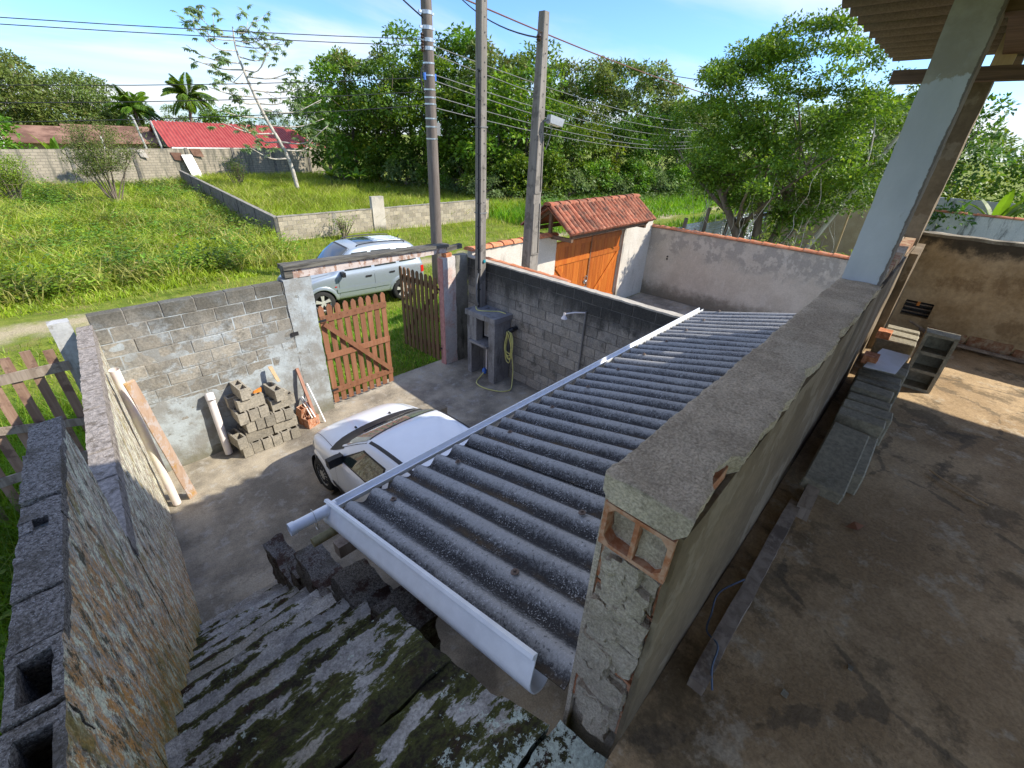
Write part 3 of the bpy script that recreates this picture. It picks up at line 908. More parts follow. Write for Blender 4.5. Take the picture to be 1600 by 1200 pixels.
# yard floor
mb = MB()
def yf(u, v):
    y = 0.2 + v * 7.45
    x0 = xin(y) - 0.05
    x = x0 + u * (6.42 - x0)
    z = 0.012 * noise.noise(V((x * 1.2, y * 1.2, 0))) + 0.006 * noise.noise(V((x * 5, y * 5, 2)))
    return V((x, y, z))
mb.grid(yf, 70, 80)
o = mb.build('yard_floor', MT['yard'], None, True)
props(o, 'stained concrete floor of the walled front yard', None, None, 'structure')
mb = MB(); mb.box((6.58, 0.2, -0.3), (14.72, 7.28, -0.06))
props(mb.build('neighbour_yard_floor', MT['yard']), 'concrete floor of the neighbouring yard', None, None, 'structure')

ZV = 3.05
# veranda floor
mb = MB()
def vf(u, v):
    x = 0.70 + u * 6.3; y = 0.17 - (v ** 1.5) * 5.2
    z = ZV + 0.006 * noise.noise(V((x * 2.3, y * 2.3, 0))) + 0.004 * noise.noise(V((x * 9, y * 9, 2)))
    z -= 0.02 * max(0, noise.noise(V((x * 1.4, y * 2.2, 9))) - 0.25)
    return V((x, y, z))
mb.grid(vf, 120, 90)
mb.box((0.70, -5.0, ZV - 0.2), (7.0, 0.172, ZV - 0.03))
o = mb.build('veranda_floor', MT['veranda'], None, True)
props(o, 'worn brown cement floor of the upstairs veranda', None, None, 'structure')
# storey below the veranda: house wall under the roof line
mb = MB(); mb.box((0.86, -0.05, -0.1), (6.9, 0.36, ZV - 0.21))
o = mb.build('house_wall', MT['parapet'])
props(o, 'cement house wall below the veranda in the shade of the corrugated roof', 'wall')

# ------------------------------------------------------------------ front wall with gate posts
fw = empty('front_wall', (0.16, 7.42, 0), 0, 'grey concrete block wall with blue grey paint marks beside the brown gate', 'wall')
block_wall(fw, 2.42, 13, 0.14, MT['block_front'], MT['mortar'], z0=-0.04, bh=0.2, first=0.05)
mb = MB()
def skim(u, v):
    x = 0.01 + u * 2.40; z = -0.03 + v * 2.45
    h = 1.0 - sm(0.75, 1.25, z - 0.55 * sm(1.3, 2.2, x) + 0.35 * noise.noise(V((x * 1.6, 0, z * 2))))
    d = -0.006 + 0.013 * h + 0.006 * noise.noise(V((x * 7, 1, z * 7)))
    return V((x, -0.070 - d, z))
mb.grid(skim, 90, 90)
mb.build('plaster_skim', MT['skim'], fw, True)
# corner repair piece under the post
mb = MB(); rough_hexa(mb, boxc((2.38, -0.082, -0.05), (2.62, 0.10, 2.58)), 0.07, 0.012, 6, 4)
mb.build('plaster_edge', MT['skim'], fw, True)
gp = empty('gate_pillar', (2.86, 7.42, 0), 0, 'white and grey plastered gate post at the right end of the block wall', 'gate post')
mb = MB(); rough_hexa(mb, boxc((-0.13, -0.078, -0.05), (0.125, 0.10, 2.57)), 0.06, 0.012, 7, 2)
mb.build('post_shaft', MT['skim'], gp, True)
mb = MB(); mb.box((-0.17 - 2.70 + 2.5, -0.088, 1.63), (-0.05 - 2.70 + 2.5, -0.080, 1.70))
mb.build('patch_plate', MT['black'], gp)

gp2 = empty('gate_pillar', (5.88, 7.42, 0), 0, 'pink edged white gate post with a brick on top, right of the opening', 'gate post')
mb = MB(); rough_hexa(mb, boxc((-0.13, -0.08, -0.05), (0.20, 0.10, 2.46)), 0.06, 0.010, 7, 5)
mb.build('post_shaft', MT['pillar_pink'], gp2, True)
mb = MB(); mb.box((-0.145, -0.07, 0.0), (-0.128, 0.09, 2.44))
mb.build('pink_face', simple('pink_paint', (0.46, 0.22, 0.20), 0.8, 0.2, var=0.2), gp2)
mb = MB(); rough_hexa(mb, boxc((-0.06, -0.06, 2.46), (0.12, 0.06, 2.54)), 0.05, 0.006, 9, 2)
mb.build('brick', MT['brick'], gp2)
mw = MB(); rough_hexa(mw, boxc((6.09, 7.33, -0.05), (6.42, 7.50, 2.46)), 0.06, 0.014, 6, 8)
o = mw.build('mossy_wall', MT['moss_plaster'], None, True)
props(o, 'short black mossy stretch of wall behind the concrete meter cabinet', 'wall')

# beam over the gate
bt = empty('gate_beam', (2.5, 7.42, 2.58), 0, 'peeling white timber beam with a black cap spanning the gate opening', 'beam')
mb = MB(); rough_hexa(mb, [(0.22, -0.07, 0.0), (3.35, -0.07, -0.02), (3.35, 0.07, -0.02), (0.22, 0.07, 0.0), (0.22, -0.07, 0.15), (3.35, -0.07, 0.09), (3.35, 0.07, 0.09), (0.22, 0.07, 0.15)], 0.08, 0.008, 5, 3)
mb.build('beam', MT['white_beam'], bt, True)
mb = MB(); rough_hexa(mb, [(0.08, -0.11, 0.153), (3.42, -0.11, 0.095), (3.42, 0.11, 0.095), (0.08, 0.11, 0.153), (0.08, -0.11, 0.225), (3.42, -0.11, 0.15), (3.42, 0.11, 0.15), (0.08, 0.11, 0.225)], 0.1, 0.006, 6, 7)
mb.build('cap_board', MT['cap_board'], bt, True)
mb = MB(); rough_hexa(mb, boxc((0.09, -0.08, 0.02), (0.215, 0.08, 0.15)), 0.06, 0.004, 6, 7)
mb.build('beam_end', MT['cap_board'], bt, True)
mb = MB(); mb.bar((3.36, 0.0, 0.03), (3.80, 0.0, 0.06), 0.10, 0.09); mb.build('beam_tail', MT['cap_board'], bt)

# picket gate leaves
def picket_gate(name, loc, rz, label, mat, W=1.32, H=1.98, n=9):
    g = empty(name, loc, rz, label, 'gate', 'leaves of the brown picket gate')
    sw = 0.098
    for i in range(n):
        x = i * (W - sw) / (n - 1)
        mb = MB()
        h = H + random.uniform(-0.012, 0.012)
        poly = [(x, 0.03), (x + sw, 0.03), (x + sw, h - 0.045), (x + sw * 0.72, h - 0.005), (x + sw / 2, h + 0.004), (x + sw * 0.28, h - 0.005), (x, h - 0.045)]
        mb.prism(poly, lambda p: (p[0], 0.0, p[1]), lambda p: (p[0], 0.022, p[1]))
        o = mb.build('slat', mat, g)
    for z in (0.30, 1.02, 1.74):
        mb = MB(); mb.box((0.0, -0.028, z - 0.055), (W, -0.002, z + 0.055)); mb.build('rail', mat, g)
    mb = MB(); mb.bar((0.05, -0.044, 1.66), (W - 0.06, -0.044, 0.36), 0.026, 0.085, up=(0, 0, 1)); mb.build('brace', mat, g)
    mb = MB()
    for z in (0.30, 1.74):
        for i in range(n):
            x = i * (W - sw) / (n - 1) + sw / 2
            mb.tube([(x, -0.036, z + 0.018), (x, -0.026, z + 0.018)], 0.006, 5)
    mb.build('nail_heads', MT['black'], g)['kind'] = 'stuff'
    for z in (0.32, 1.72):
        mb = MB(); mb.box((-0.06, -0.035, z - 0.02), (0.10, -0.0285, z + 0.02)); mb.build('hinge', MT['black'], g)
    return g
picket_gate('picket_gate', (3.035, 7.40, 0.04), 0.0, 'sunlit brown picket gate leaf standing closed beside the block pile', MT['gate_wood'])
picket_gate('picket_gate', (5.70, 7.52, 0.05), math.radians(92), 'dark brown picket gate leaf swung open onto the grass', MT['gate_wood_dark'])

# ------------------------------------------------------------------ right side wall
sw_ = empty('side_wall', (6.48, 7.33, 0), math.radians(-90), 'blackened concrete block wall along the right side of the yard', 'wall')
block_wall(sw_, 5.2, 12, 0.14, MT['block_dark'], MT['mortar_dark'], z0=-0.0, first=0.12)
mb = MB(); rough_hexa(mb, boxc((0.0, -0.075, 2.392), (5.2, 0.075, 2.42)), 0.09, 0.010, 8, 3)
mb.build('mortar_top', mat_plaster('wall_top_cement', (0.36, 0.33, 0.28), (0.44, 0.4, 0.34), (0.2, 0.18, 0.15), 0.55, None, 5, False), sw_, True)

# ------------------------------------------------------------------ left mossy wall
lw = empty('left_wall', (0, 0, 0), 0, 'mossy streaked wall along the left of the yard, stepping up beside the stairs', 'wall')
WT = 0.145
def lwall_body(y0, y1, zt, seed):
    a0, a1 = xin(y0), xin(y1)
    mb = MB()
    rough_hexa(mb, [(a0 - WT, y0, -0.3), (a0, y0, -0.3), (a1, y1, -0.3), (a1 - WT, y1, -0.3), (a0 - WT, y0, zt), (a0, y0, zt), (a1, y1, zt), (a1 - WT, y1, zt)], 0.07, 0.010, 5, seed)
    return mb
lwall_body(3.02, 7.36, 2.27, 1).build('wall_body', MT['mosswall'], lw, True)
WT = 0.115
lwall_body(1.505, 3.00, 3.315, 3).build('wall_body', MT['mosswall'], lw, True)
lwall_body(-0.6, 1.50, 3.17, 5).build('wall_body', MT['mosswall'], lw, True)
WT = 0.145
def top_block(y0, y1, z0, z1, mat, seed, cells=0, hole=None):
    a0, a1 = xin(y0), xin(y1)
    mb = MB()
    c = [(a0 - WT, y0 + 0.006, z0), (a0 + 0.006, y0 + 0.006, z0), (a1 + 0.006, y1 - 0.006, z0), (a1 - WT, y1 - 0.006, z0)]
    t = [(p[0], p[1], z1) for p in c]
    if not cells:
        rough_hexa(mb, c + t, 0.028, 0.007, 16, seed)
    else:
        # ring of walls round each cell, so the cavity is real
        Lb = y1 - y0 - 0.012
        ring = []
        n = cells
        w = 0.036
        cl = (Lb - w * (n + 1)) / n
        def P(u, v, z):
            y = y0 + 0.006 + u
            return (xin(y) - WT + (WT + 0.006) * v, y, z)
        wv = 0.20
        def lump(u0, u1, v0, v1):
            rough_hexa(mb, [P(u0, v0, z0), P(u0, v1, z0), P(u1, v1, z0), P(u1, v0, z0), P(u0, v0, z1), P(u0, v1, z1), P(u1, v1, z1), P(u1, v0, z1)], 0.026, 0.008, 16, seed)
        lump(0, Lb, 0, wv); lump(0, Lb, 1 - wv, 1)
        for i in range(n + 1):
            u = i * (w + cl)
            lump(u, u + w, wv - 0.03, 1 - wv + 0.03)
    o = mb.build('block', mat, lw, True)
    if cells:
        o.data.materials.append(MT['mosswall'])
        for pl_ in o.data.polygons:
            cx = pl_.center
            if pl_.normal.x > 0.45 and cx.x > xin(cx.y) - 0.035: pl_.material_index = 1
y = 7.37; i = 0
while y > 3.1:
    y2 = max(y - 0.40, 3.02)
    top_block(y2, y, 2.255, 2.44 + random.uniform(-.008, .008), MT['grit_light'], i * 3.3)
    y = y2; i += 1
WT = 0.118
ys = [3.00, 2.66, 2.27, 1.95, 1.72, 1.50, 1.26, 0.97, 0.60, 0.30, -0.06, -0.46]
for i in range(len(ys) - 1):
    dz = random.uniform(-.01, .008)
    cells = {5: 1, 6: 1}.get(i, 0)
    if i == 2:
        # block with one small weep hole
        ya, yb = ys[i + 1], ys[i]
        ym = (ya + yb) / 2
        top_block(ya, ym - 0.03, 3.30, 3.35, MT['grit'], 31)
        a = xin(ym)
        mb = MB()
        for (x0, x1) in ((a - WT, a - 0.08), (a - 0.035, a + 0.004)):
            rough_hexa(mb, boxc((x0, ym - 0.036, 3.30), (x1, ym + 0.036, 3.352)), 0.026, 0.006, 16, 5)
        mb.build('block', MT['grit'], lw, True)
        top_block(ym + 0.03, yb, 3.30, 3.35, MT['grit'], 33)
    else:
        top_block(ys[i + 1], ys[i], 3.165 if i >= 5 else 3.30, 3.355 + dz, MT['grit'], 10 + i * 2.7, cells)

# ------------------------------------------------------------------ staircase
st = empty('concrete_staircase', (0.1, 2.5, 0), 0, 'mossy concrete steps descending from the landing to the yard', 'staircase')
NST = 11; rise = 2.93 / NST; run = 0.303
for k in range(1, NST + 1):
    z1 = 2.93 - k * rise + rise * 0.0
    if z1 < 0.02: break
    y0 = 1.0 + (k - 1) * run
    y1 = 1.0 + k * run + 0.02
    mb = MB()
    a0, a1 = xin(y0) - 0.01, xin(y1) - 0.01
    xr = 0.64
    j = random.uniform(-.008, .008)
    zl = max(z1 - rise * 1.6, -0.15)
    rough_hexa(mb, [(a0, y0 - 0.05, zl), (xr, y0 - 0.05, zl), (xr, y1, zl), (a1, y1 - j, zl),
                    (a0, y0 - 0.05, z1), (xr, y0 - 0.05, z1 + j), (xr, y1 + j, z1 - 0.012), (a1, y1 - j, z1 - 0.012)], 0.04, 0.016, 6.0, k * 4.1, 0.008)
    mb.build('step', MT['stairs'], st, True)
for (ya, yb, zz, sd, xr, xl) in ((0.795, 1.03, 2.93, 1.1, 0.58, 0.57), (0.565, 0.79, 2.935, 5.2, 0.63, 0.59), (0.375, 0.56, 2.945, 6.6, 0.69, 0.65), (-0.6, 0.37, 2.95, 8.3, 0.78, 0.73)):
    mb = MB()
    rough_hexa(mb, [(xin(ya) - 0.01, ya, 2.6), (xr, ya, 2.6), (xl, yb, 2.6), (xin(yb) - 0.01, yb, 2.6),
                    (xin(ya) - 0.01, ya, zz), (xr, ya, zz), (xl, yb, zz - 0.01), (xin(yb) - 0.01, yb, zz - 0.015)], 0.03, 0.022, 6, sd, 0.014)
    mb.build('landing_slab', MT['stairs'], st, True)
# stair core so that nothing shows through
mb = MB(); mb.hexa([(-0.55, -0.6, -0.2), (0.6, -0.6, -0.2), (0.6, 4.0, -0.2), (-0.2, 4.0, -0.2), (-0.55, -0.6, 2.6), (0.6, -0.6, 2.6), (0.6, 1.0, 2.55), (-0.42, 1.0, 2.55)])
mb.build('stair_core', MT['moss_plaster'], st)
# stepped block cheek on the right of the stairs
ck = empty('stair_cheek', (0.74, 2.5, 0), 0, 'dark stepped block wall edging the stairs below the white gutter', 'wall')
ckm = mat_mortar('cheek_concrete', (0.10, 0.095, 0.09), (0.22, 0.21, 0.2), (0.05, 0.025, 0.018))
for (ya, yb, zt, xa, xb, sd) in ((3.22, 3.95, 0.95, 0.62, 0.80, 1), (2.98, 3.21, 1.30, 0.63, 0.78, 2), (2.35, 2.97, 1.62, 0.64, 0.86, 3), (2.10, 2.34, 1.78, 0.66, 0.84, 4), (1.72, 2.09, 2.16, 0.62, 0.86, 5), (1.50, 1.71, 2.28, 0.64, 0.80, 6), (1.22, 1.49, 2.50, 0.60, 0.82, 7)):
    mb = MB(); rough_hexa(mb, boxc((xa, ya, -0.1), (xb, yb, zt)), 0.035, 0.022, 9, sd * 3.7, 0.02)
    mb.build('block', MT['grit_dark'], ck, True)

for rt in (st, ck):
    for c_ in rt.children:
        c_.location = -rt.location

# ------------------------------------------------------------------ parapet
pp = empty('veranda_parapet', (3.3, 0.27, ZV), 0, 'cement topped brick parapet with a broken end along the veranda', 'parapet')
def pl(mb): return mb
def shift(mb):
    mb.v = [(p[0] - 3.3, p[1] - 0.27, p[2] - ZV) for p in mb.v]
    return mb
mb = MB(); rough_hexa(mb, boxc((0.775, 0.362, 2.55), (6.0, 0.378, 3.985)), 0.08, 0.004, 5, 1)
shift(mb).build('outer_render', MT['parapet'], pp, True)
mb = MB(); rough_hexa(mb, boxc((0.768, 0.172, 2.75), (6.0, 0.186, 3.955)), 0.06, 0.004, 5, 2)
shift(mb).build('inner_render', MT['parapet_in'], pp, True)
mb = MB(); mb.box((0.80, 0.19, 2.6), (6.0, 0.358, 3.95)); shift(mb).build('brick_core', MT['mortar_raw'], pp)
# top slab with a chewed inner edge
def jag(x, s):
    return 0.010 * noise.noise(V((x * 5, s, 0))) + 0.010 * noise.noise(V((x * 17, s, 3))) + 0.006 * noise.noise(V((x * 45, s, 5)))
N = 420
mb = MB(); rows = []
for i in range(N + 1):
    x = 0.752 + (3.45 - 0.752) * i / N
    yo = 0.378 + jag(x, 1) * 0.6
    yi = 0.170 + jag(x, 8) - 0.004
    nt = 0.032 * max(0, 1 - abs(x - 0.975) / 0.085) ** 0.5 if abs(x - 0.975) < 0.085 else 0
    nt += 0.016 * max(0, 1 - abs(x - 1.75) / 0.10) + 0.012 * max(0, 1 - abs(x - 2.3) / 0.12)
    yi += nt
    lump = 0.006 * noise.noise(V((x * 6, 2, 0)))
    row = []
    FR = (0, 0.03, 0.12, 0.25, 0.4, 0.55, 0.7, 0.85, 0.96, 1.0)
    m = len(FR) - 1
    for j in range(m + 1):
        y = yo + (yi - yo) * FR[j]
        row.append(V((x + (0.012 * noise.noise(V((y * 40, 3, 0))) + 0.015 * noise.noise(V((y * 13, 3, 2))) if i == 0 else 0), y, 4.032 + lump + 0.005 * noise.noise(V((x * 14, y * 14, 1))) + 0.003 * noise.noise(V((x * 50, y * 50, 4))) - (0.003 if j in (0, m) else 0) - (0.003 if i == 0 else 0))))
    row.append(V((x, yi + 0.004 + 0.004 * noise.noise(V((x * 30, 9, 9))), 3.985 + 0.012 * noise.noise(V((x * 12, 5, 5))))))
    row.append(V((x, yi + 0.03, 3.955)))
    row.append(V((x, yo - 0.02, 3.955)))
    row.append(V((x, yo, 3.98)))
    rows.append(row)
for r in rows: mb.v += [tuple(p) for p in r]
m = len(rows[0])
for i in range(N):
    for j in range(m):
        j2 = (j + 1) % m
        mb.f.append((i * m + j, i * m + j2, (i + 1) * m + j2, (i + 1) * m + j))
mb.f.append(tuple(range(m))); mb.f.append(tuple(N * m + j for j in range(m)))
shift(mb).build('top_slab', MT['parapet'], pp, True)
# broken end: hollow bricks and smeared mortar
def hollow_brick_end(y0, y1, z0, z1, x0, x1):
    mb = MB()
    t = 0.012; ym = (y0 + y1) / 2
    for (a, b, c, d) in ((y0, y1, z1 - t, z1), (y0, y1, z0, z0 + t), (y0, y0 + t, z0 + t, z1 - t), (y1 - t, y1, z0 + t, z1 - t), (ym - t / 2, ym + t / 2, z0 + t, z1 - t)):
        mb.box((x0, a, c), (x1, b, d))
    for (yy, zz, sy, sz) in ((y0 + t, z1 - t, 1, -1), (y1 - t, z1 - t, -1, -1), (y0 + t, z0 + t, 1, 1), (y1 - t, z0 + t, -1, 1)):
        mb.add([(x0, yy, zz), (x0, yy + sy * 0.018, zz), (x0, yy, zz + sz * 0.018), (x1, yy, zz), (x1, yy + sy * 0.018, zz), (x1, yy, zz + sz * 0.018)],
               [(0, 1, 2), (3, 5, 4), (1, 4, 5, 2), (0, 3, 4, 1), (0, 2, 5, 3)])
    return mb
zc = 3.95
rnd = random.Random(5)
for k in range(6):
    z1 = zc - k * 0.155; z0 = z1 - 0.14
    off = rnd.uniform(0.004, 0.018) if k else -0.012
    mb = hollow_brick_end(0.184, 0.364, z0, z1, 0.765 + off, 0.80)
    shift(mb).build('brick', MT['brick_raw'], pp)
    for (ya, yb) in ((0.196, 0.268), (0.280, 0.352)):
        deep = 0.022 if (k == 0 and yb > 0.3) else 0.006
        mb = MB(); rough_hexa(mb, boxc((0.762 + deep + rnd.uniform(0, .006), ya, z0 + 0.01), (0.81, yb, z1 - 0.01)), 0.018, 0.009, 28, k * 5 + ya * 9)
        shift(mb).build('mortar_fill', MT['mortar_raw'], pp, True)
    # smear that spills across the joint
    if k > 0:
        for q in range(5):
            ya = 0.19 + rnd.random() * 0.09; yb = ya + 0.05 + rnd.random() * 0.08
            zz = z1 - rnd.random() * 0.09 + 0.02
            mb = MB(); rough_hexa(mb, boxc((0.750 + rnd.random() * 0.008, ya, zz - 0.09 - rnd.random() * 0.05), (0.80, min(yb, 0.36), zz)), 0.016, 0.013, 24, k * 7 + q * 3)
            shift(mb).build('mortar_smear', MT['mortar_raw'], pp, True)
mb = hollow_brick_end(0.186, 0.255, 3.965, 4.005, 0.93, 1.03)
shift(mb).build('exposed_brick', MT['brick_raw'], pp)
# exposed brick courses on the parapet behind the column
for i in range(6):
    for k in range(2):
        mb = MB(); x0 = 3.56 + i * 0.36
        rough_hexa(mb, boxc((x0, 0.19 + k * 0.085, 3.952), (x0 + 0.34, 0.268 + k * 0.085, 4.03 + rnd.uniform(-.01, .014))), 0.06, 0.006, 12, i * 3 + k)
        shift(mb).build('brick', MT['brick_dull'] if (i + k) % 3 else MT['mortar_raw'], pp, True)

# columns
co = MB(); rough_hexa(co, boxc((3.36, 0.178, 4.03), (3.56, 0.368, 5.50)), 0.05, 0.006, 5, 2)
o = co.build('column', MT['column'], None, True)
props(o, 'column with flaking pale blue paint standing on the parapet', 'column')
co = MB(); rough_hexa(co, boxc((5.78, 0.172, 3.95), (6.15, 0.345, 5.27)), 0.06, 0.007, 5, 9)
o = co.build('column', MT['parapet_in'], None, True)
props(o, 'bare brown cement column at the far corner of the veranda', 'column')
co = MB(); rough_hexa(co, boxc((5.30, 0.110, ZV), (6.02, 0.168, 3.95)), 0.08, 0.003, 5, 4)
o = co.build('wall_pier', MT['parapet_in'], None, True)
props(o, 'low cement pier with a sunlit edge in the far corner of the veranda', 'pier')

# brown end wall
ew = empty('veranda_end_wall', (6.15, -1.5, ZV), 0, 'brown plastered end wall of the veranda with a dark vent hole', 'wall')
vy0, vy1, vz0, vz1 = 1.325, 1.555, 0.17, 0.33
mb = MB()
ysg = sorted(set([round(v, 3) for v in np.linspace(-3.0, 1.70, 95)] + [vy0, vy1])); zsg = sorted(set([round(v, 3) for v in np.linspace(0.0, 0.975, 26)] + [vz0, vz1]))
for yy in ysg:
    for zz in zsg:
        mb.v.append((0.008 * noise.noise(V((yy * 2.3, zz * 2.3, 1))) + 0.004 * noise.noise(V((yy * 11, zz * 11, 2))) + 0.02 * max(0, 0.12 - zz) / 0.12, yy, zz))
WZ = len(zsg)
for i in range(len(ysg) - 1):
    for k in range(WZ - 1):
        cy = (ysg[i] + ysg[i + 1]) / 2; cz = (zsg[k] + zsg[k + 1]) / 2
        if vy0 < cy < vy1 and vz0 < cz < vz1: continue
        mb.f.append((i * WZ + k, (i + 1) * WZ + k, (i + 1) * WZ + k + 1, i * WZ + k + 1))
for (lo, hi) in (((0.02, -3.0, 0), (0.14, vy0, 0.97)), ((0.02, vy1, 0), (0.14, 1.70, 0.97)), ((0.02, vy0, 0), (0.14, vy1, vz0)), ((0.02, vy0, vz1), (0.14, vy1, 0.97))):
    mb.box(lo, hi)
mb.build('wall_body', MT['brown_wall'], ew, True)
mb = MB(); rough_hexa(mb, boxc((-0.012, -3.0, 0.965), (0.15, 1.70, 0.992)), 0.04, 0.008, 6, 6); mb.build('wall_top', mat_plaster('end_wall_top', (0.2, 0.17, 0.12), (0.4, 0.36, 0.28), (0.06, 0.05, 0.035), 0.5, None, 3, False), ew, True)
mb = MB(); mb.box((0.10, vy0, vz0), (0.12, vy1, vz1)); mb.build('vent_back', MT['black'], ew)
for i in range(3):
    mb = MB(); z = vz0 + 0.03 + i * 0.045; mb.box((0.05, vy0 + 0.005, z), (0.085, vy1 - 0.005, z + 0.01)); mb.build('vent_bar', MT['grey_wood'], ew)
mb = MB(); mb.box((0.03, vy1 - 0.12, vz1 - 0.05), (0.05, vy1 - 0.095, vz1)); mb.build('vent_tab', MT['orange'], ew)
for i in range(8):
    y0 = 1.30 - i * 0.34
    mb = MB(); h = rnd.uniform(0.08, 0.125); rough_hexa(mb, [(-0.008, y0 - 0.32, 0.0), (0.06, y0 - 0.32, 0.0), (0.06, y0, 0.0), (-0.008, y0, 0.0), (-0.004, y0 - 0.32, h - rnd.uniform(0, .03)), (0.06, y0 - 0.32, h), (0.06, y0, h), (-0.004, y0, h - rnd.uniform(0, .03))], 0.04, 0.009, 10, i)
    mb.build('brick', MT['brick_dull'], ew, True)
mb = MB()
for q in range(3):
    mb.tube(bez([(-0.05 - q * 0.03, 1.45 - q * 0.1, 0.13 - q * 0.05), (-0.10 - q * 0.04, 1.1, 0.03), (-0.12 - q * 0.03, 0.4, 0.02), (-0.10 - q * 0.04, -0.5, 0.02)], 6), 0.012, 6)
o = mb.build('electric_conduit', MT['grey_wood'], None, True); o.location = ew.location
props(o, 'bundle of thin conduits lying along the foot of the brown end wall', 'conduit')

# ------------------------------------------------------------------ veranda roof
vr = empty('veranda_roof', (2.5, -1.5, 5.53), 0, 'old brown corrugated roof over the veranda on dark timbers', 'roof')
PW = 0.177
for i in range(5):
    n = 7; PV = 0.26
    sh = corrugated(n, PV, 0.036, 5.4, 0.007, 10, 5, i * 3.1)
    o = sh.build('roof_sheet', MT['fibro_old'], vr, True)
    o.location = (6.35 - 2.5 - (i + 1) * (n - 1) * PV - PV, 0.99 + 1.5, 0.006 * (i % 2))
    o.rotation_euler = (math.radians(-0.8), 0, 0)
    o.scale = (1, -1, 1)
mb = MB(); mb.box((2.83, -3.5, -0.315), (2.95, 2.30, -0.225)); mb.build('beam', MT['dark_beam'], vr)
mb = MB(); mb.box((2.83, 1.60, -0.224), (2.95, 1.72, -0.03)); mb.build('packing_block', MT['pale_timber'], vr)
mb = MB(); mb.box((-4.0, 1.56, -0.16), (3.9, 1.68, -0.035)); mb.build('purlin', MT['dark_beam'], vr)
mb = MB(); mb.box((-4.0, -0.40, -0.16), (3.3, -0.28, -0.035)); mb.build('purlin', MT['dark_beam'], vr)
mb = MB(); mb.box((0.95, 0.3, -0.23), (1.06, 1.75, -0.165)); mb.build('rafter', MT['dark_beam'], vr)

# ------------------------------------------------------------------ carport roof
cr = empty('carport_roof', (3.6, 1.3, 2.8), 0, 'dark speckled corrugated roof sloping from the parapet to the white gutter', 'roof')
sl = math.atan2(3.035 - 2.585, 2.16 - 0.40)
Lr = math.hypot(2.16 - 0.40, 3.035 - 2.585)
xs0 = 0.775
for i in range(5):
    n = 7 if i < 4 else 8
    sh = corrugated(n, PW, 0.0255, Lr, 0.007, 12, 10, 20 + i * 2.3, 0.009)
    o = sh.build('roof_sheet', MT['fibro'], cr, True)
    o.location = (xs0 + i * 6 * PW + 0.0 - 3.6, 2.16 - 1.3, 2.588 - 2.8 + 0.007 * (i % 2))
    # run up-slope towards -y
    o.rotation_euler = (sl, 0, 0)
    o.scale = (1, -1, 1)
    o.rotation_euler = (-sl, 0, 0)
bolt = MB(); bolt.lathe([(0.001, 0.016), (0.008, 0.016), (0.009, 0.006), (0.020, 0.004), (0.022, 0.0)], 10)
bolt_me = bolt.mesh('fixing_bolt')
for i in range(11):
    for yy in (0.62, -0.42):
        xw = xs0 + (i * 3 + 1 + 0.5) * PW
        b_ = link_mesh('fixing_bolt', bolt_me, MT['bolt'], cr)
        b_.location = (xw - 3.6, yy, 2.588 - 2.8 + 0.0255 + 0.010 + (0.86 - yy) * math.tan(sl))
        b_.rotation_euler = (-sl, 0, 0)
mb = MB(); mb.bar((-2.95, 0.65, -0.285), (2.9, 0.66, -0.285), 0.07, 0.09); mb.build('purlin', MT['grey_wood'], cr)
mb = MB(); mb.tube([(-3.02, 0.83, -0.315), (0, 0.84, -0.31), (2.85, 0.83, -0.315)], 0.03, 10); mb.build('bamboo_pole', MT['bamboo'], cr, True)
mb = MB(); mb.bar((-2.75, -0.5, 0.05), (2.9, -0.5, 0.05), 0.07, 0.09); mb.build('purlin', MT['grey_wood'], cr)
for xx in (-1.0, 2.75):
    mb = MB(); mb.bar((xx, 0.62, -2.8), (xx, 0.62, -0.33), 0.1, 0.1, up=(0, 1, 0)); mb.build('post', MT['grey_wood'], cr)

# gutters
def channel(prof, a, b, rollup=(0, 0, 1), n=1):
    a = V(a); b = V(b); d = (b - a).normalized()
    s = d.cross(V(rollup)).normalized(); u = s.cross(d).normalized()
    mb = MB()
    m = len(prof)
    for k in range(n + 1):
        c = a + (b - a) * (k / n)
        mb.v += [tuple(c + s * p[0] + u * p[1]) for p in prof]
    for k in range(n):
        mb.f += [(k * m + j, k * m + (j + 1) % m, (k + 1) * m + (j + 1) % m, (k + 1) * m + j) for j in range(m)]
    mb.f.append(tuple(range(m))); mb.f.append(tuple(n * m + j for j in range(m)))
    return mb
def u_prof(w, h, t, lip=0.012, rim=0.85):
    out = [(-w - lip * 0.2, h), (-w - lip * 0.9, h - 0.004), (-w - lip, h - lip), (-w, h - lip * 1.3)]
    for k in range(13):
        a = math.pi + math.pi * k / 12
        out.append((w * math.cos(a), -h * 0.1 + w * math.sin(a)))
    out += [(w, h * rim * 0.8), (w + 0.002, h * rim)]
    inn = [(w - t, h * rim), (w - t, h * rim * 0.8)]
    for k in range(13):
        a = 2 * math.pi - math.pi * k / 12
        inn.append(((w - t) * math.cos(a), -h * 0.1 + (w - t) * math.sin(a)))
    inn += [(-w + t, h - lip * 1.3), (-w + t, h)]
    return out + inn
g1 = empty('rain_gutter', (3.5, 2.215, 2.592), 0, 'long white plastic gutter along the low edge of the corrugated roof', 'gutter')
mb = channel(u_prof(0.030, 0.022, 0.004), (-2.72, 0.0, 0.0), (2.99, 0.0, 0.0), n=4)
mb.build('gutter_channel', MT['pvc'], g1, True)
mb = MB(); mb.tube([(-2.98, 0.015, -0.012), (-2.70, 0.005, -0.006)], 0.036, 16, False); mb.build('pipe_end', MT['pvc'], g1, True)
mb = MB(); mb.tube([(-3.0, 0.015, -0.012), (-2.965, 0.014, -0.012)], 0.041, 16, False); mb.build('pipe_collar', MT['pvc'], g1, True)
mb = MB()
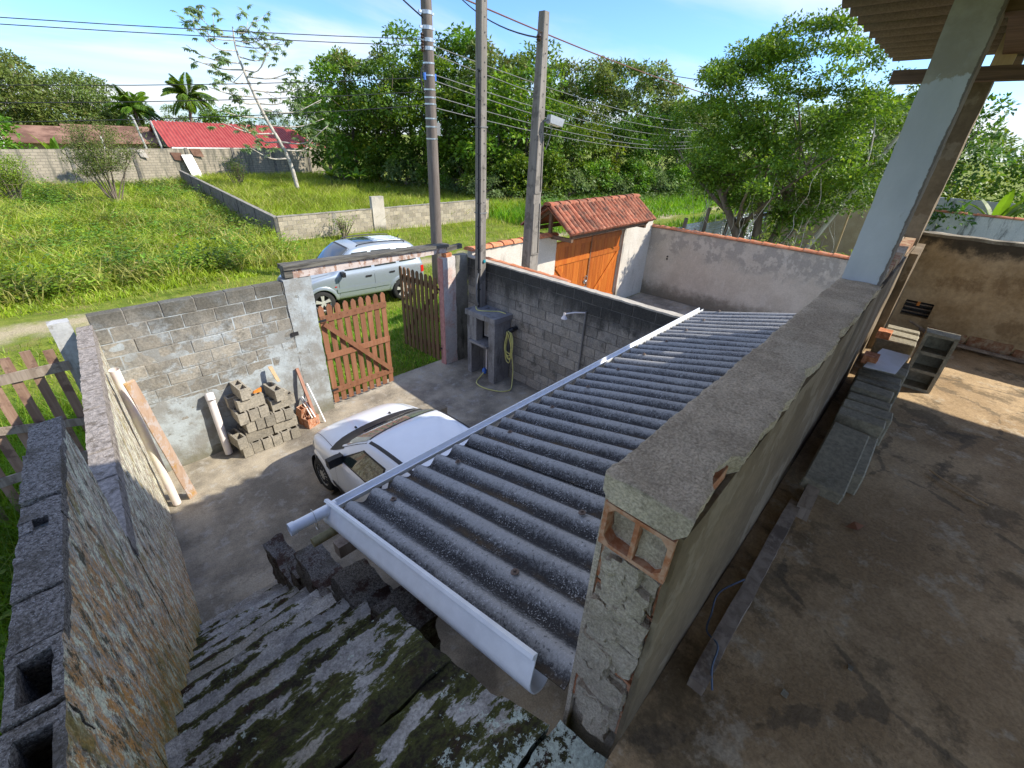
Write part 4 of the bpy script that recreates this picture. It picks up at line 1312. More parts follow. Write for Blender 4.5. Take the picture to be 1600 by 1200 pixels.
mb.tube([(-2.85 + 0.055 * math.cos(t) * 0.1, 0.01 + 0.058 * math.cos(t), -0.03 + 0.075 * math.sin(t)) for t in np.linspace(0, 6.28, 14)], 0.002, 5); mb.build('tie_wire', MT['steel'], g1)
g2 = empty('rain_gutter', (0.772, 1.3, 2.735), 0, 'short white plastic gutter along the near sloping end of the roof', 'gutter')
mb = channel([(q[0] * 0.85 + q[1] * 0.53, -q[0] * 0.53 + q[1] * 0.85) for q in u_prof(0.058, 0.095, 0.005, 0.020, 0.35)], (0.005, -0.80, 0.222), (0, 0.95, -0.222), n=3)
mb.build('gutter_channel', MT['pvc'], g2, True)

# ------------------------------------------------------------------ cars
def smooth_mesh(mb, levels=2):
    me = mb.mesh('cage')
    o = bpy.data.objects.new('cage', me); COL.objects.link(o)
    md = o.modifiers.new('s', 'SUBSURF'); md.levels = levels; md.render_levels = levels
    dg = bpy.context.evaluated_depsgraph_get(); dg.update()
    out = bpy.data.meshes.new_from_object(o.evaluated_get(dg))
    bpy.data.objects.remove(o, do_unlink=True); bpy.data.meshes.remove(me)
    return out

def make_car(P):
    root = empty(P['name'], P['loc'], P['rz'], P['label'], P['cat'])
    root.scale = (P.get('scale', 1.0),) * 3
    paint = P['paint']
    S = P['stations']
    def section(s, W, zb, zbelt, wt, zt):
        c5 = (W - 0.04, zbelt); c7 = (wt + 0.03, max(zt - 0.07, zbelt + 0.012)); c8 = (wt - 0.05, zt - 0.014)
        return [(0, zb), (W * 0.9, zb), (W - 0.015, zb + 0.07), (W, 0.45 * zb + 0.55 * zbelt), (W - 0.004, zbelt - 0.06), c5,
                (0.5 * (c5[0] + c7[0]) + 0.012, 0.5 * (c5[1] + c7[1])), c7, c8, (wt * 0.5, zt + 0.004), (0, zt + 0.012)]
    mb = MB(); n = None
    for st_ in S:
        h = section(*st_)
        ring = [(st_[0], y, z) for y, z in h] + [(st_[0], -y, z) for y, z in reversed(h[1:-1])]
        n = len(ring)
        mb.v += ring
    for i in range(len(S) - 1):
        for k in range(n):
            k2 = (k + 1) % n
            mb.f.append((i * n + k, i * n + k2, (i + 1) * n + k2, (i + 1) * n + k))
    mb.f.append(tuple(range(n))); mb.f.append(tuple((len(S) - 1) * n + k for k in range(n)))
    me = smooth_mesh(mb, 2)
    bm = bmesh.new(); bm.from_mesh(me)
    bmesh.ops.recalc_face_normals(bm, faces=bm.faces)
    tree = bvhtree.BVHTree.FromBMesh(bm)
    zw = P['wheel_r']; Ra = P['arch_r']
    kill = [f for f in bm.faces if any(math.hypot(f.calc_center_median().x - wx, f.calc_center_median().z - zw) < Ra for wx in P['axles']) and abs(f.calc_center_median().y) > 0.45 and f.calc_center_median().z < zw + Ra]
    bmesh.ops.delete(bm, geom=kill, context='FACES')
    bm.to_mesh(me); bm.free()
    link_mesh('body', me, paint, root, True)
    def side(s, z, sg, off):
        h, nn, _, _ = tree.ray_cast(V((s, sg * 3, z)), V((0, -sg, 0)))
        if h is None: h, nn, _, _ = tree.find_nearest(V((s, sg * 0.8, z)))
        if nn.y * sg < 0: nn = -nn
        return h + nn * off
    def topp(s, y, off):
        h, nn, _, _ = tree.ray_cast(V((s, y, 4)), V((0, 0, -1)))
        if h is None: h, nn, _, _ = tree.find_nearest(V((s, y, 1)))
        if nn.z < 0: nn = -nn
        return h + nn * off
    def pane(q, sg, off, nu=12, nv=5, r=0.0):
        # q: corners (s,z): bottom front, bottom rear, top rear, top front
        mb = MB()
        def fn(u, v):
            vv = v
            a = V((q[0][0] + (q[1][0] - q[0][0]) * u, q[0][1] + (q[1][1] - q[0][1]) * u))
            b = V((q[3][0] + (q[2][0] - q[3][0]) * u, q[3][1] + (q[2][1] - q[3][1]) * u))
            p = a + (b - a) * vv
            return side(p.x, p.y, sg, off)
        return mb.grid(fn, nu, nv)
    def tpane(q, off, nu=14, nv=8, bow=0.0):
        mb = MB()
        def fn(u, v):
            a = V((q[0][0] + (q[1][0] - q[0][0]) * u, q[0][1] + (q[1][1] - q[0][1]) * u))
            b = V((q[3][0] + (q[2][0] - q[3][0]) * u, q[3][1] + (q[2][1] - q[3][1]) * u))
            p = a + (b - a) * v
            p.x += bow * (1 - (2 * u - 1) ** 2) * (1 - v * 0.5)
            return topp(p.x, p.y, off)
        return mb.grid(fn, nu, nv)
    for q, nm, mt, off, bow in P.get('top', []):
        tpane(q, off, bow=bow).build(nm, mt, root, True)
    for sg in (1, -1):
        for q, nm, mt, off in P.get('side', []):
            pane(q, sg, off).build(nm, mt, root, True)
        # mirror
        mx, mz = P['mirror']
        b = side(mx, mz, sg, 0)
        mb = MB(); rough_hexa(mb, boxc((b.x - 0.02, min(b.y - sg * 0.02, b.y + sg * 0.19), mz - 0.02), (b.x + 0.07, max(b.y - sg * 0.02, b.y + sg * 0.19), mz + 0.10)), 0.03, 0.008, 9, 1)
        mb.build('mirror', MT['black'], root, True)
        # wheel arches, wheels
        for wx in P['axles']:
            mb = MB(); N2 = 26
            pts = []
            for k in range(N2 + 1):
                t = math.pi * (-0.12 + 1.24 * k / N2)
                row = []
                for rr, of in ((Ra - 0.035, 0.004), (Ra - 0.02, 0.016), (Ra + 0.045, 0.012), (Ra + 0.065, 0.0)):
                    row.append(side(wx + rr * math.cos(t), max(zw + rr * math.sin(t), S[3][2] + 0.03), sg, of))
                pts.append(row)
            mb.grid(lambda u, v: pts[min(N2, int(round(u * N2)))][int(round(v * 3))], N2, 3)
            mb.build('wheel_arch', P.get('arch_mat', paint), root, True)
            mb = MB(); mb.lathe([(Ra - 0.005, sg * (P['track'] + 0.09)), (Ra - 0.005, sg * (P['track'] - 0.22)), (0.02, sg * (P['track'] - 0.22))], 28, 'y', Matrix.Translation((wx, 0, zw)))
            mb.build('wheel_well', MT['black'], root)
            wh = empty('wheel', (wx, sg * P['track'], zw)); wh.parent = root
            R = zw; w = 0.095
            mb = MB(); mb.lathe([(R * 0.64, -w), (R * 0.86, -w), (R * 0.97, -w * 0.75), (R, -w * 0.4), (R, w * 0.4), (R * 0.97, w * 0.75), (R * 0.86, w), (R * 0.64, w)], 30, 'y')
            mb.build('tyre', MT['rubber'], wh, True)
            mb = MB(); mb.lathe([(R * 0.66, -w * 0.9), (R * 0.60, -w * 0.2), (R * 0.60, w * 0.2), (R * 0.66, w * 0.9)], 30, 'y')
            mb.build('rim', P['rim'], wh, True)
            if P['spokes'] == 5:
                mb = MB()
                for k in range(5):
                    t = 2 * math.pi * k / 5 + 0.3
                    for d in (-0.13, 0.13):
                        a = V((math.cos(t + d * 0.8) * R * 0.12, sg * w * 0.62, math.sin(t + d * 0.8) * R * 0.12)); b2 = V((math.cos(t + d) * R * 0.62, sg * w * 0.72, math.sin(t + d) * R * 0.62))
                        mb.bar(a, b2, 0.042, 0.03, up=(0, 1, 0))
                mb.lathe([(0.001, sg * w * 0.8), (R * 0.17, sg * w * 0.75), (R * 0.2, sg * w * 0.5)], 16, 'y')
                mb.build('spokes', P['rim'], wh)
            else:
                mb = MB(); mb.lathe([(0.001, sg * w * 0.95), (R * 0.2, sg * w * 0.95), (R * 0.5, sg * w * 0.85), (R * 0.64, sg * w * 0.7)], 28, 'y')
                mb.build('hubcap', P['rim'], wh, True)
                mb = MB()
                for k in range(14):
                    t = 2 * math.pi * k / 14
                    mb.bar((math.cos(t) * R * 0.3, sg * w * 0.955, math.sin(t) * R * 0.3), (math.cos(t) * R * 0.56, sg * w * 0.87, math.sin(t) * R * 0.56), 0.022, 0.012, up=(0, 1, 0))
                mb.build('hubcap_slots', MT['black'], wh)
            mb = MB(); mb.lathe([(0.001, -sg * w * 0.3), (R * 0.6, -sg * w * 0.3)], 20, 'y'); mb.build('brake_disc', MT['black'], wh)
    return root, side, topp

# white hatchback under the roof edge
hs = [(1.81, .42, .36, .52, .38, .55), (1.775, .58, .26, .60, .52, .645), (1.66, .70, .22, .685, .60, .755), (1.42, .775, .2, .78, .64, .865), (1.15, .80, .2, .84, .66, .93),
      (0.92, .812, .2, .88, .67, .975), (0.80, .815, .2, .895, .665, 1.005), (0.62, .82, .2, .905, .64, 1.11), (0.38, .82, .2, .915, .60, 1.245), (0.16, .82, .2, .925, .575, 1.345), (0.02, .82, .2, .93, .565, 1.375),
      (-0.4, .82, .2, .945, .56, 1.405), (-0.9, .815, .2, .96, .55, 1.395), (-1.25, .80, .21, .975, .535, 1.35), (-1.5, .78, .23, .98, .52, 1.2), (-1.68, .74, .27, .96, .50, 1.03), (-1.79, .62, .34, .86, .46, .90), (-1.82, .45, .42, .75, .36, .78)]
hatch = dict(name='parked_hatchback', loc=(2.62, 4.12, 0.005), rz=math.radians(90), label='small white hatchback parked in the yard, half under the corrugated roof', cat='car',
             paint=MT['car_white'], stations=hs, wheel_r=0.275, arch_r=0.325, axles=(1.22, -1.2), track=0.715, rim=MT['hub'], spokes=0, mirror=(0.50, 0.93),
             top=[([(0.16, 0.56), (0.16, -0.56), (0.16, -0.56), (0.16, 0.56)], 'x', None, 0, 0)],
             side=[([(0.60, .925), (-0.42, .955), (-0.36, 1.25), (0.14, 1.235)], 'window_rubber', MT['black'], 0.003),
                   ([(0.52, .945), (-0.38, .972), (-0.335, 1.232), (0.145, 1.215)], 'side_window', MT['glass'], 0.006),
                   ([(-0.52, .965), (-1.28, .99), (-1.10, 1.225), (-0.47, 1.25)], 'window_rubber', MT['black'], 0.003),
                   ([(-0.56, .985), (-1.22, 1.005), (-1.075, 1.205), (-0.51, 1.232)], 'side_window', MT['glass'], 0.006),
                   ([(0.86, .34), (-0.86, .34), (-0.86, .42), (0.86, .42)], 'side_strip', MT['black'], 0.008),
                   ([(0.66, .44), (0.655, .44), (0.66, .90), (0.665, .90)], 'door_gap', MT['black'], 0.002),
                   ([(-0.46, .44), (-0.468, .44), (-0.468, .94), (-0.46, .94)], 'door_gap', MT['black'], 0.002),
                   ([(-0.20, .80), (-0.36, .80), (-0.36, .84), (-0.20, .84)], 'door_handle', MT['black'], 0.014),
                   ([(1.60, .55), (1.42, .56), (1.46, .70), (1.62, .665)], 'headlight', MT['glass_blue'], 0.006)])
hatch['top'] = [([(0.88, 0.75), (0.88, -0.75), (0.60, -0.68), (0.60, 0.68)], 'scuttle', MT['black'], 0.006, 0.11),
                ([(0.70, 0.685), (0.70, -0.685), (0.17, -0.565), (0.17, 0.565)], 'window_rubber', MT['black'], 0.003, 0.10),
                ([(0.595, 0.635), (0.595, -0.635), (0.205, -0.535), (0.205, 0.535)], 'windscreen', MT['glass_pale'], 0.006, 0.09),
                ([(0.13, 0.555), (0.13, 0.515), (-1.22, 0.495), (-1.22, 0.535)], 'roof_strip', MT['black'], 0.006, 0),
                ([(0.13, -0.515), (0.13, -0.555), (-1.22, -0.535), (-1.22, -0.495)], 'roof_strip', MT['black'], 0.006, 0),
                ([(1.62, 0.615), (1.62, 0.609), (0.86, 0.708), (0.86, 0.714)], 'bonnet_gap', MT['black'], 0.002, 0),
                ([(1.62, -0.609), (1.62, -0.615), (0.86, -0.714), (0.86, -0.708)], 'bonnet_gap', MT['black'], 0.002, 0),
                ([(-1.36, 0.47), (-1.36, -0.47), (-1.62, -0.47), (-1.62, 0.47)], 'rear_window', MT['glass'], 0.005, 0)]
hroot, hside, htop = make_car(hatch)
for a, b in (((0.80, 0.30), (0.74, -0.32)), ((0.81, -0.28), (0.76, -0.62))):
    mb = MB(); mb.tube([htop(a[0] - 0.06 + (b[0] - a[0]) * t, a[1] + (b[1] - a[1]) * t, 0.02) for t in (0, .25, .5, .75, 1)], 0.008, 6)
    mb.build('wiper', MT['black'], hroot)
for y in (0.28, -0.28):
    mb = MB(); p = htop(1.02, y, 0.008); mb.box((p.x - 0.02, p.y - 0.012, p.z - 0.01), (p.x + 0.02, p.y + 0.012, p.z + 0.012)); mb.build('washer_jet', MT['black'], hroot)

# silver off-roader in the street
ss = [(2.02, .50, .42, .62, .46, .68), (1.98, .66, .36, .74, .58, .80), (1.86, .76, .34, .82, .64, .90), (1.60, .83, .33, .90, .68, .985), (1.30, .86, .33, .96, .70, 1.03), (0.98, .865, .33, 1.0, .71, 1.075),
      (0.84, .865, .33, 1.01, .70, 1.11), (0.66, .865, .33, 1.02, .665, 1.26), (0.46, .865, .33, 1.025, .64, 1.43), (0.28, .865, .33, 1.03, .625, 1.56), (0.12, .865, .33, 1.03, .615, 1.61),
      (-0.4, .865, .33, 1.04, .61, 1.645), (-1.0, .86, .33, 1.05, .60, 1.64), (-1.5, .855, .34, 1.055, .59, 1.61), (-1.78, .84, .36, 1.055, .57, 1.52), (-1.92, .82, .38, 1.04, .55, 1.32), (-2.0, .78, .42, .98, .52, 1.12), (-2.03, .6, .5, .8, .42, .92)]
ss = [(a, b, c, d + (0.05 if d > 0.9 else 0.02), e, f + (0.12 if f > 1.2 else 0.05)) for a, b, c, d, e, f in ss]
suv = dict(name='parked_suv', loc=(6.66, 13.12, -0.11), scale=1.05, rz=math.radians(173.5), label='silver off-roader with roof rails parked on the grass outside the gate', cat='car',
           paint=MT['car_silver'], stations=ss, wheel_r=0.345, arch_r=0.405, axles=(1.22, -1.22), track=0.745, rim=MT['alloy'], spokes=5, mirror=(0.58, 1.05),
           side=[([(0.52, 1.135), (-0.28, 1.150), (-0.26, 1.585), (0.20, 1.575)], 'window_rubber', MT['black'], 0.003),
                 ([(0.47, 1.150), (-0.25, 1.165), (-0.235, 1.565), (0.205, 1.555)], 'side_window', MT['glass'], 0.006),
                 ([(-0.38, 1.150), (-1.06, 1.165), (-0.98, 1.585), (-0.36, 1.590)], 'window_rubber', MT['black'], 0.003),
                 ([(-0.41, 1.168), (-1.02, 1.180), (-0.955, 1.565), (-0.39, 1.570)], 'side_window', MT['glass'], 0.006),
                 ([(-1.17, 1.180), (-1.76, 1.190), (-1.62, 1.550), (-1.15, 1.570)], 'side_window', MT['glass'], 0.005),
                 ([(0.80, 0.580), (-0.78, 0.580), (-0.78, 0.700), (0.80, 0.700)], 'side_cladding', MT['car_silver'], 0.022),
                 ([(0.74, .40), (0.732, .40), (0.72, 1.04), (0.728, 1.04)], 'door_gap', MT['black'], 0.003),
                 ([(-0.32, .40), (-0.328, .40), (-0.335, 1.06), (-0.327, 1.06)], 'door_gap', MT['black'], 0.003),
                 ([(-0.06, .90), (-0.24, .905), (-0.24, .955), (-0.06, .95)], 'door_handle', MT['black'], 0.016),
                 ([(-0.80, .92), (-0.97, .925), (-0.97, .975), (-0.80, .97)], 'door_handle', MT['black'], 0.016),
                 ([(0.86, .74), (0.80, .74), (0.80, .77), (0.86, .77)], 'side_lamp', MT['redlens'], 0.008),
                 ([(-1.86, .80), (-1.98, .80), (-1.98, 1.0), (-1.86, 1.0)], 'tail_light', MT['redlens'], 0.012)],
           top=[([(0.82, 0.70), (0.82, -0.70), (0.21, -0.58), (0.21, 0.58)], 'window_rubber', MT['black'], 0.003, 0.05),
                ([(0.79, 0.66), (0.79, -0.66), (0.26, -0.56), (0.26, 0.56)], 'windscreen', MT['glass_blue'], 0.006, 0.05),
                ([(-0.12, 0.38), (-0.12, -0.38), (-0.62, -0.38), (-0.62, 0.38)], 'sunroof', MT['glass'], 0.006, 0),
                ([(1.70, 0.66), (1.70, 0.65), (0.95, 0.715), (0.95, 0.725)], 'bonnet_gap', MT['black'], 0.003, 0),
                ([(1.70, -0.65), (1.70, -0.66), (0.95, -0.725), (0.95, -0.715)], 'bonnet_gap', MT['black'], 0.003, 0)])
sroot, sside, stop_ = make_car(suv)
for sg in (1, -1):
    pts = [stop_(0.0, sg * 0.56, 0.0), stop_(-0.1, sg * 0.56, 0.045), stop_(-0.7, sg * 0.555, 0.05), stop_(-1.4, sg * 0.54, 0.045), stop_(-1.5, sg * 0.54, 0.0)]
    mb = MB(); mb.tube(bez(pts, 4), 0.016, 6); mb.build('roof_rail', MT['black'], sroot, True)
for y in (-0.3, -0.1, 0.1, 0.3):
    mb = MB(); mb.tube([stop_(-0.75, y, 0.003), stop_(-1.1, y, 0.004), stop_(-1.5, y, 0.003)], 0.012, 6); mb.build('roof_rib', MT['car_silver'], sroot, True)
mb = MB(); p = stop_(-1.55, 0.0, 0.0); mb.tube([p, p + V((-0.06, 0, 0.10))], 0.012, 6); mb.build('aerial', MT['black'], sroot)

# ------------------------------------------------------------------ poles, lamp and cables
def thing_mesh(mb, name, mat, label, cat, group=None, smooth=False):
    o = mb.build(name, mat, None, smooth)
    return props(o, label, cat, group)
P1 = V((9.85, 12.9, -0.1))
up = empty('utility_pole', P1, 0, 'tall round brown utility pole with steel bands standing behind the gate post', 'pole')
mb = MB(); mb.tube([(0, 0, -0.3), (0, 0, 3), (0, 0, 6), (0, 0, 9.8)], [0.205, 0.185, 0.165, 0.145], 20); mb.build('shaft', MT['pole_wood'], up, True)
for z in (7.77, 7.43, 7.15, 6.95, 6.6, 6.3, 5.95, 5.75, 5.58, 5.2, 4.98, 4.65):
    r = 0.205 - 0.06 * z / 9.8 + 0.006
    mb = MB(); h = 0.045 if z > 6.8 else 0.02
    mb.lathe([(r - 0.01, z - h), (r, z - h), (r, z + h), (r - 0.01, z + h)], 20)
    if z > 6.8:
        mb.box((-r - 0.10, -0.03, z - 0.03), (-r + 0.02, 0.03, z + 0.03)); mb.box((r - 0.02, -0.03, z - 0.03), (r + 0.08, 0.03, z + 0.03))
    mb.build('band', MT['steel'], up, False)
for z in (7.22, 7.06, 6.92):
    mb = MB(); mb.lathe([(0.001, z - 0.07), (0.035, z - 0.07), (0.05, z - 0.035), (0.03, z), (0.05, z + 0.035), (0.035, z + 0.07), (0.001, z + 0.07)], 10, M=Matrix.Translation((-0.22, -0.03, 0)))
    mb.build('insulator', MT['porcelain'], up, True)
mb = MB(); mb.tube([V((-0.16 - 0.17 * math.sin(t), -0.03, 6.2 + 0.34 * math.cos(t))) for t in np.linspace(0.1, 3.0, 14)], 0.022, 6); mb.build('cable_loop', MT['cable'], up, True)
for sx in (-1, 1):
    mb = MB(); mb.box((sx * 0.19 - 0.03, -0.06, 6.18), (sx * 0.19 + 0.03, 0.02, 6.36)); mb.build('clamp', MT['blue_plastic'], up)
mb = MB(); mb.box((0.16, -0.06, 4.75), (0.30, 0.1, 5.1)); mb.build('splice_box', MT['cable_grey'], up)

def square_pole(name, loc, w0, w1, h, label, holes_from, recess=None, d0=None):
    g = empty(name, loc, 0, label, 'pole')
    d0 = d0 or w0
    mb = MB()
    def ring(z):
        t = z / h
        a = (w0 * (1 - t) + w1 * t) / 2; b = (d0 * (1 - t) + w1 * t) / 2
        c = 0.012
        return [(-a + c, -b, z), (a - c, -b, z), (a, -b + c, z), (a, b - c, z), (a - c, b, z), (-a + c, b, z), (-a, b - c, z), (-a, -b + c, z)]
    zs = [0, h * 0.33, h * 0.66, h]
    for z in zs: mb.v += ring(z)
    for i in range(3):
        for k in range(8):
            k2 = (k + 1) % 8
            mb.f.append((i * 8 + k, i * 8 + k2, i * 8 + 8 + k2, i * 8 + 8 + k))
    mb.f.append(tuple(range(8))); mb.f.append(tuple(24 + k for k in range(8)))
    mb.build('shaft', MT['pole_concrete'], g)
    mb = MB(); z = holes_from
    while z < h - 0.15:
        t = z / h; b = (d0 * (1 - t) + w1 * t) / 2; a = (w0 * (1 - t) + w1 * t) / 2
        mb.lathe([(0.001, -b - 0.002), (0.014, -b - 0.002)], 8, 'y', Matrix.Translation((a * 0.1, 0, z)))
        z += 0.20
    mb.build('bolt_holes', MT['black'], g)
    return g
p2_ = square_pole('concrete_pole', (6.25, 6.74, 1.48), 0.17, 0.14, 6.3, 'slim square concrete pole with bolt holes rising from the meter cabinet', 1.9)
mb = MB(); mb.tube([(-0.105, -0.05, 0.0), (-0.105, -0.05, 1.2), (-0.10, -0.05, 4.2)], 0.014, 6); mb.tube([(-0.105, -0.075, 0.0), (-0.105, -0.075, 4.0)], 0.010, 6)
mb.build('riser_cable', MT['cable'], p2_, True)
mb = MB(); mb.tube(bez([(-0.11, -0.06, 0.75), (-0.17, -0.07, 0.55), (-0.18, -0.08, 0.25), (-0.12, -0.07, 0.08)], 6), 0.017, 8); mb.build('grey_conduit', MT['cable_grey'], p2_, True)
mb = MB()
for z in np.arange(0.4, 4.2, 0.42):
    mb.box((-0.125, -0.10, z), (-0.08, -0.03, z + 0.02))
mb.build('cable_clips', MT['black'], p2_)
mb = MB(); mb.lathe([(0.001, -0.115), (0.03, -0.11), (0.035, -0.085)], 12, 'y', Matrix.Translation((0.02, 0, 0.98))); mb.build('knob', MT['teal'], p2_)
for z in (3.35, 1.9):
    mb = MB(); mb.box((-0.09, -0.088, z), (0.09, 0.088, z + 0.02)); mb.build('strap', MT['cable_grey'], p2_)
p3_ = square_pole('concrete_pole', (7.29, 6.30, 0.0), 0.36, 0.14, 6.58, 'tapered concrete pole carrying a floodlight in front of the tiled wall', 4.6, None, 0.30)
# recessed panels on the street-light pole: raised edge strips
mb = MB()
for (z0, z1) in ((2.55, 3.55), (3.75, 4.75)):
    t = z0 / 6.58; t1 = z1 / 6.58
    a0 = (0.36 * (1 - t) + 0.14 * t) / 2; a1 = (0.36 * (1 - t1) + 0.14 * t1) / 2
    b0 = (0.30 * (1 - t) + 0.14 * t) / 2 + 0.006; b1 = (0.30 * (1 - t1) + 0.14 * t1) / 2 + 0.006
    mb.bar((a0 - 0.03, -b0, z0), (a1 - 0.03, -b1, z1), 0.03, 0.02, up=(0, 1, 0))
    mb.bar((-a0 + 0.03, -b0, z0), (-a1 + 0.03, -b1, z1), 0.03, 0.02, up=(0, 1, 0))
    mb.bar((-a0 + 0.03, -b0, z0), (a0 - 0.03, -b0, z0), 0.03, 0.02, up=(0, 1, 0))
mb.build('panel_edges', MT['pole_concrete'], p3_)
fl = empty('floodlight', (7.42, 6.16, 5.0), math.radians(-30), 'grey floodlight bracketed to the tapered concrete pole', 'floodlight')
fl.scale = (0.8, 0.8, 0.8)
mb = MB(); mb.hexa([(0, -0.16, -0.05), (0.30, -0.18, -0.12), (0.30, 0.18, -0.12), (0, 0.16, -0.05), (0.02, -0.12, 0.12), (0.36, -0.15, 0.03), (0.36, 0.15, 0.03), (0.02, 0.12, 0.12)]); mb.build('housing', MT['lamp_grey'], fl)
mb = MB(); mb.hexa([(0.02, -0.14, -0.062), (0.29, -0.16, -0.126), (0.29, 0.16, -0.126), (0.02, 0.14, -0.062), (0.02, -0.14, -0.056), (0.29, -0.16, -0.12), (0.29, 0.16, -0.12), (0.02, 0.14, -0.056)]); mb.build('lens', MT['white'], fl)
mb = MB(); mb.tube([(-0.10, 0.02, -0.02), (0.04, 0, 0.02)], 0.02, 8); mb.tube(bez([(0.1, -0.02, -0.09), (0.06, -0.03, -0.35), (-0.02, -0.02, -0.6)], 5), 0.008, 6); mb.build('bracket', MT['cable_grey'], fl)
ins = MB(); ins.lathe([(0.001, -0.05), (0.03, -0.05), (0.045, -0.02), (0.025, 0), (0.045, 0.02), (0.03, 0.05), (0.001, 0.05)], 10, M=Matrix.Translation((-0.16, -0.05, 6.2))); ins.tube([(-0.16, -0.05, 6.12), (-0.16, -0.05, 6.28)], 0.01, 6); ins.tube([(-0.17, -0.05, 6.28), (0.0, -0.05, 6.28)], 0.008, 6)
ins.build('insulator', MT['porcelain'], p3_, True)

def wire(a, b, sag, r, mat, label, n=16, name='power_cable'):
    a = V(a); b = V(b)
    mb = MB(); pts = []
    for i in range(n + 1):
        t = i / n
        p = a + (b - a) * t; p.z -= sag * 4 * t * (1 - t)
        pts.append(p)
    mb.tube(pts, r, 6)
    return thing_mesh(mb, name, mat, label, 'cable', 'overhead cables', True)

for i, (z, s, lb) in enumerate(((7.05, 0.62, 'uppermost of the overhead cables running left from the pole'), (6.90, 0.58, 'second of the overhead cables running left from the pole'), (6.15, 1.1, 'third of the overhead cables running left from the pole'), (5.80, 1.1, 'fourth of the overhead cables running left from the pole'), (5.45, 1.15, 'lowest of the overhead cables running left from the pole'))):
    wire((9.75, 12.85, z), (-26, 29.7, z - 0.1), s, 0.0095, MT['cable'], lb)
for i, (z, s, lb) in enumerate(((6.95, 1.0, 'uppermost pale cable running right from the pole before the trees'), (6.75, 1.3, 'second pale cable running right from the pole before the trees'), (6.25, 1.2, 'third pale cable running right from the pole before the trees'), (6.1, 1.45, 'fourth pale cable running right from the pole before the trees'), (5.7, 1.3, 'fifth pale cable running right from the pole before the trees'), (5.4, 1.2, 'lowest pale cable running right from the pole before the trees'))):
    wire((9.9, 12.85, z), (58, 20.5, z + 0.3), s, 0.012, MT['cable_grey'], lb, 20)
wire((9.85, 12.8, 8.3), (40, 13.5, 7.3), 0.3, 0.022, MT['cable_red'], 'reddish twisted service cable sloping down to the right past the poles')
wire((9.85, 12.8, 8.9), (7.13, 6.25, 6.2), 0.35, 0.013, MT['cable'], 'black service cable dropping to the insulator of the tapered pole')
wire((40, 22.0, 9.7), (75, 14.0, 10.5), 0.2, 0.03, MT['cable'], 'dark cable crossing the sky above the right hand forest')
wire((9.75, 12.85, 7.5), (7.6, 14.4, 9.6), 0.1, 0.02, MT['cable'], 'short black cable rising to the left of the utility pole top')
# ------------------------------------------------------------------ meter cabinet, hose, shower
mc = empty('meter_cabinet', (6.12, 6.37, 0), 0, 'grey concrete meter cabinet with open niches at the foot of the slim pole', 'meter cabinet')
def mcb(lo, hi, nm, mat=None, amp=0.005, e=0.07):
    mb = MB(); rough_hexa(mb, boxc(lo, hi), e, amp, 7, lo[0] * 9 + lo[1] * 5 + hi[2]); return mb.build(nm, mat or MT['meter_box'], mc, True)
mcb((-0.20, -0.42, -0.02), (0.26, -0.24, 1.38), 'side_panel')
mcb((-0.20, 0.30, -0.02), (0.26, 0.42, 1.38), 'side_panel')
mcb((0.16, -0.24, -0.02), (0.26, 0.30, 1.38), 'back_panel')
mcb((-0.24, -0.45, 1.38), (0.28, 0.45, 1.49), 'cap_slab')
mcb((-0.26, -0.24, 0.78), (0.18, 0.34, 0.83), 'shelf')
mcb((-0.20, 0.14, 0.83), (0.0, 0.30, 1.38), 'inner_post')
mb = MB(); mb.box((0.0, -0.20, 0.92), (0.10, 0.10, 1.30)); mb.build('meter_door', MT['lamp_grey'], mc)
mb = MB(); mb.box((-0.006, -0.17, 0.96), (0.0, 0.07, 1.26)); mb.build('meter_window', MT['pillar'], mc)
mb = MB(); mb.tube([(-0.02, 0.0, 0.12), (-0.02, 0.0, 0.80)], 0.016, 8); mb.build('water_pipe', MT['pvc_white'], mc, True)
mb = MB(); mb.lathe([(0.001, 0.05), (0.05, 0.05), (0.055, 0.13), (0.03, 0.17), (0.001, 0.17)], 12, M=Matrix.Translation((-0.06, 0.02, 0))); mb.build('water_meter', MT['blue_plastic'], mc, True)
hk = empty('hose_holder', (6.40, 5.80, 1.22), 0, 'round black pipe stub on the dark block wall holding the hose', 'pipe stub')
mb = MB(); mb.tube([(0.02, 0, 0), (-0.10, 0, 0.0)], 0.045, 14); mb.build('stub', MT['black'], hk, True)
mb = MB(); mb.tube([(-0.10, 0, 0.0), (-0.20, 0.04, -0.06)], 0.055, 14); mb.build('spout', MT['black'], hk, True)
hs_ = MB()
rnd = random.Random(3)
pts = []
for k in range(5):
    w = 0.13 + rnd.uniform(-.03, .03); h = 0.30 + rnd.uniform(-.05, .09)
    for t in np.linspace(math.pi / 2, math.pi / 2 + 2 * math.pi, 15)[:-1]:
        dz = h * math.sin(t); dy = w * math.cos(t) * (0.6 + 0.4 * (1 - dz / h) / 2)
        pts.append(V((6.24 - 0.012 * k + 0.01 * math.sin(t * 3), 5.82 + dy, 1.20 - h + dz)))
pts += [V((6.2, 5.75, 0.9)), V((6.22, 5.68, 0.4)), V((6.2, 5.66, 0.16)), V((6.12, 5.60, 0.02)), V((5.95, 5.5, 0.02)), V((5.75, 5.62, 0.02)), V((5.62, 5.95, 0.02)), V((5.66, 6.22, 0.02)), V((5.9, 6.35, 0.03)), V((6.03, 6.38, 0.09))]
hs_.tube(bez(pts, 3), 0.011, 7)
thing_mesh(hs_, 'garden_hose', MT['hose'], 'yellow garden hose coiled on the dark wall and trailing to the water meter', 'hose', None, True)
sh_ = empty('outdoor_shower', (6.41, 4.13, 0.0), 0, 'small white shower head on a pipe up the dark block wall', 'shower')
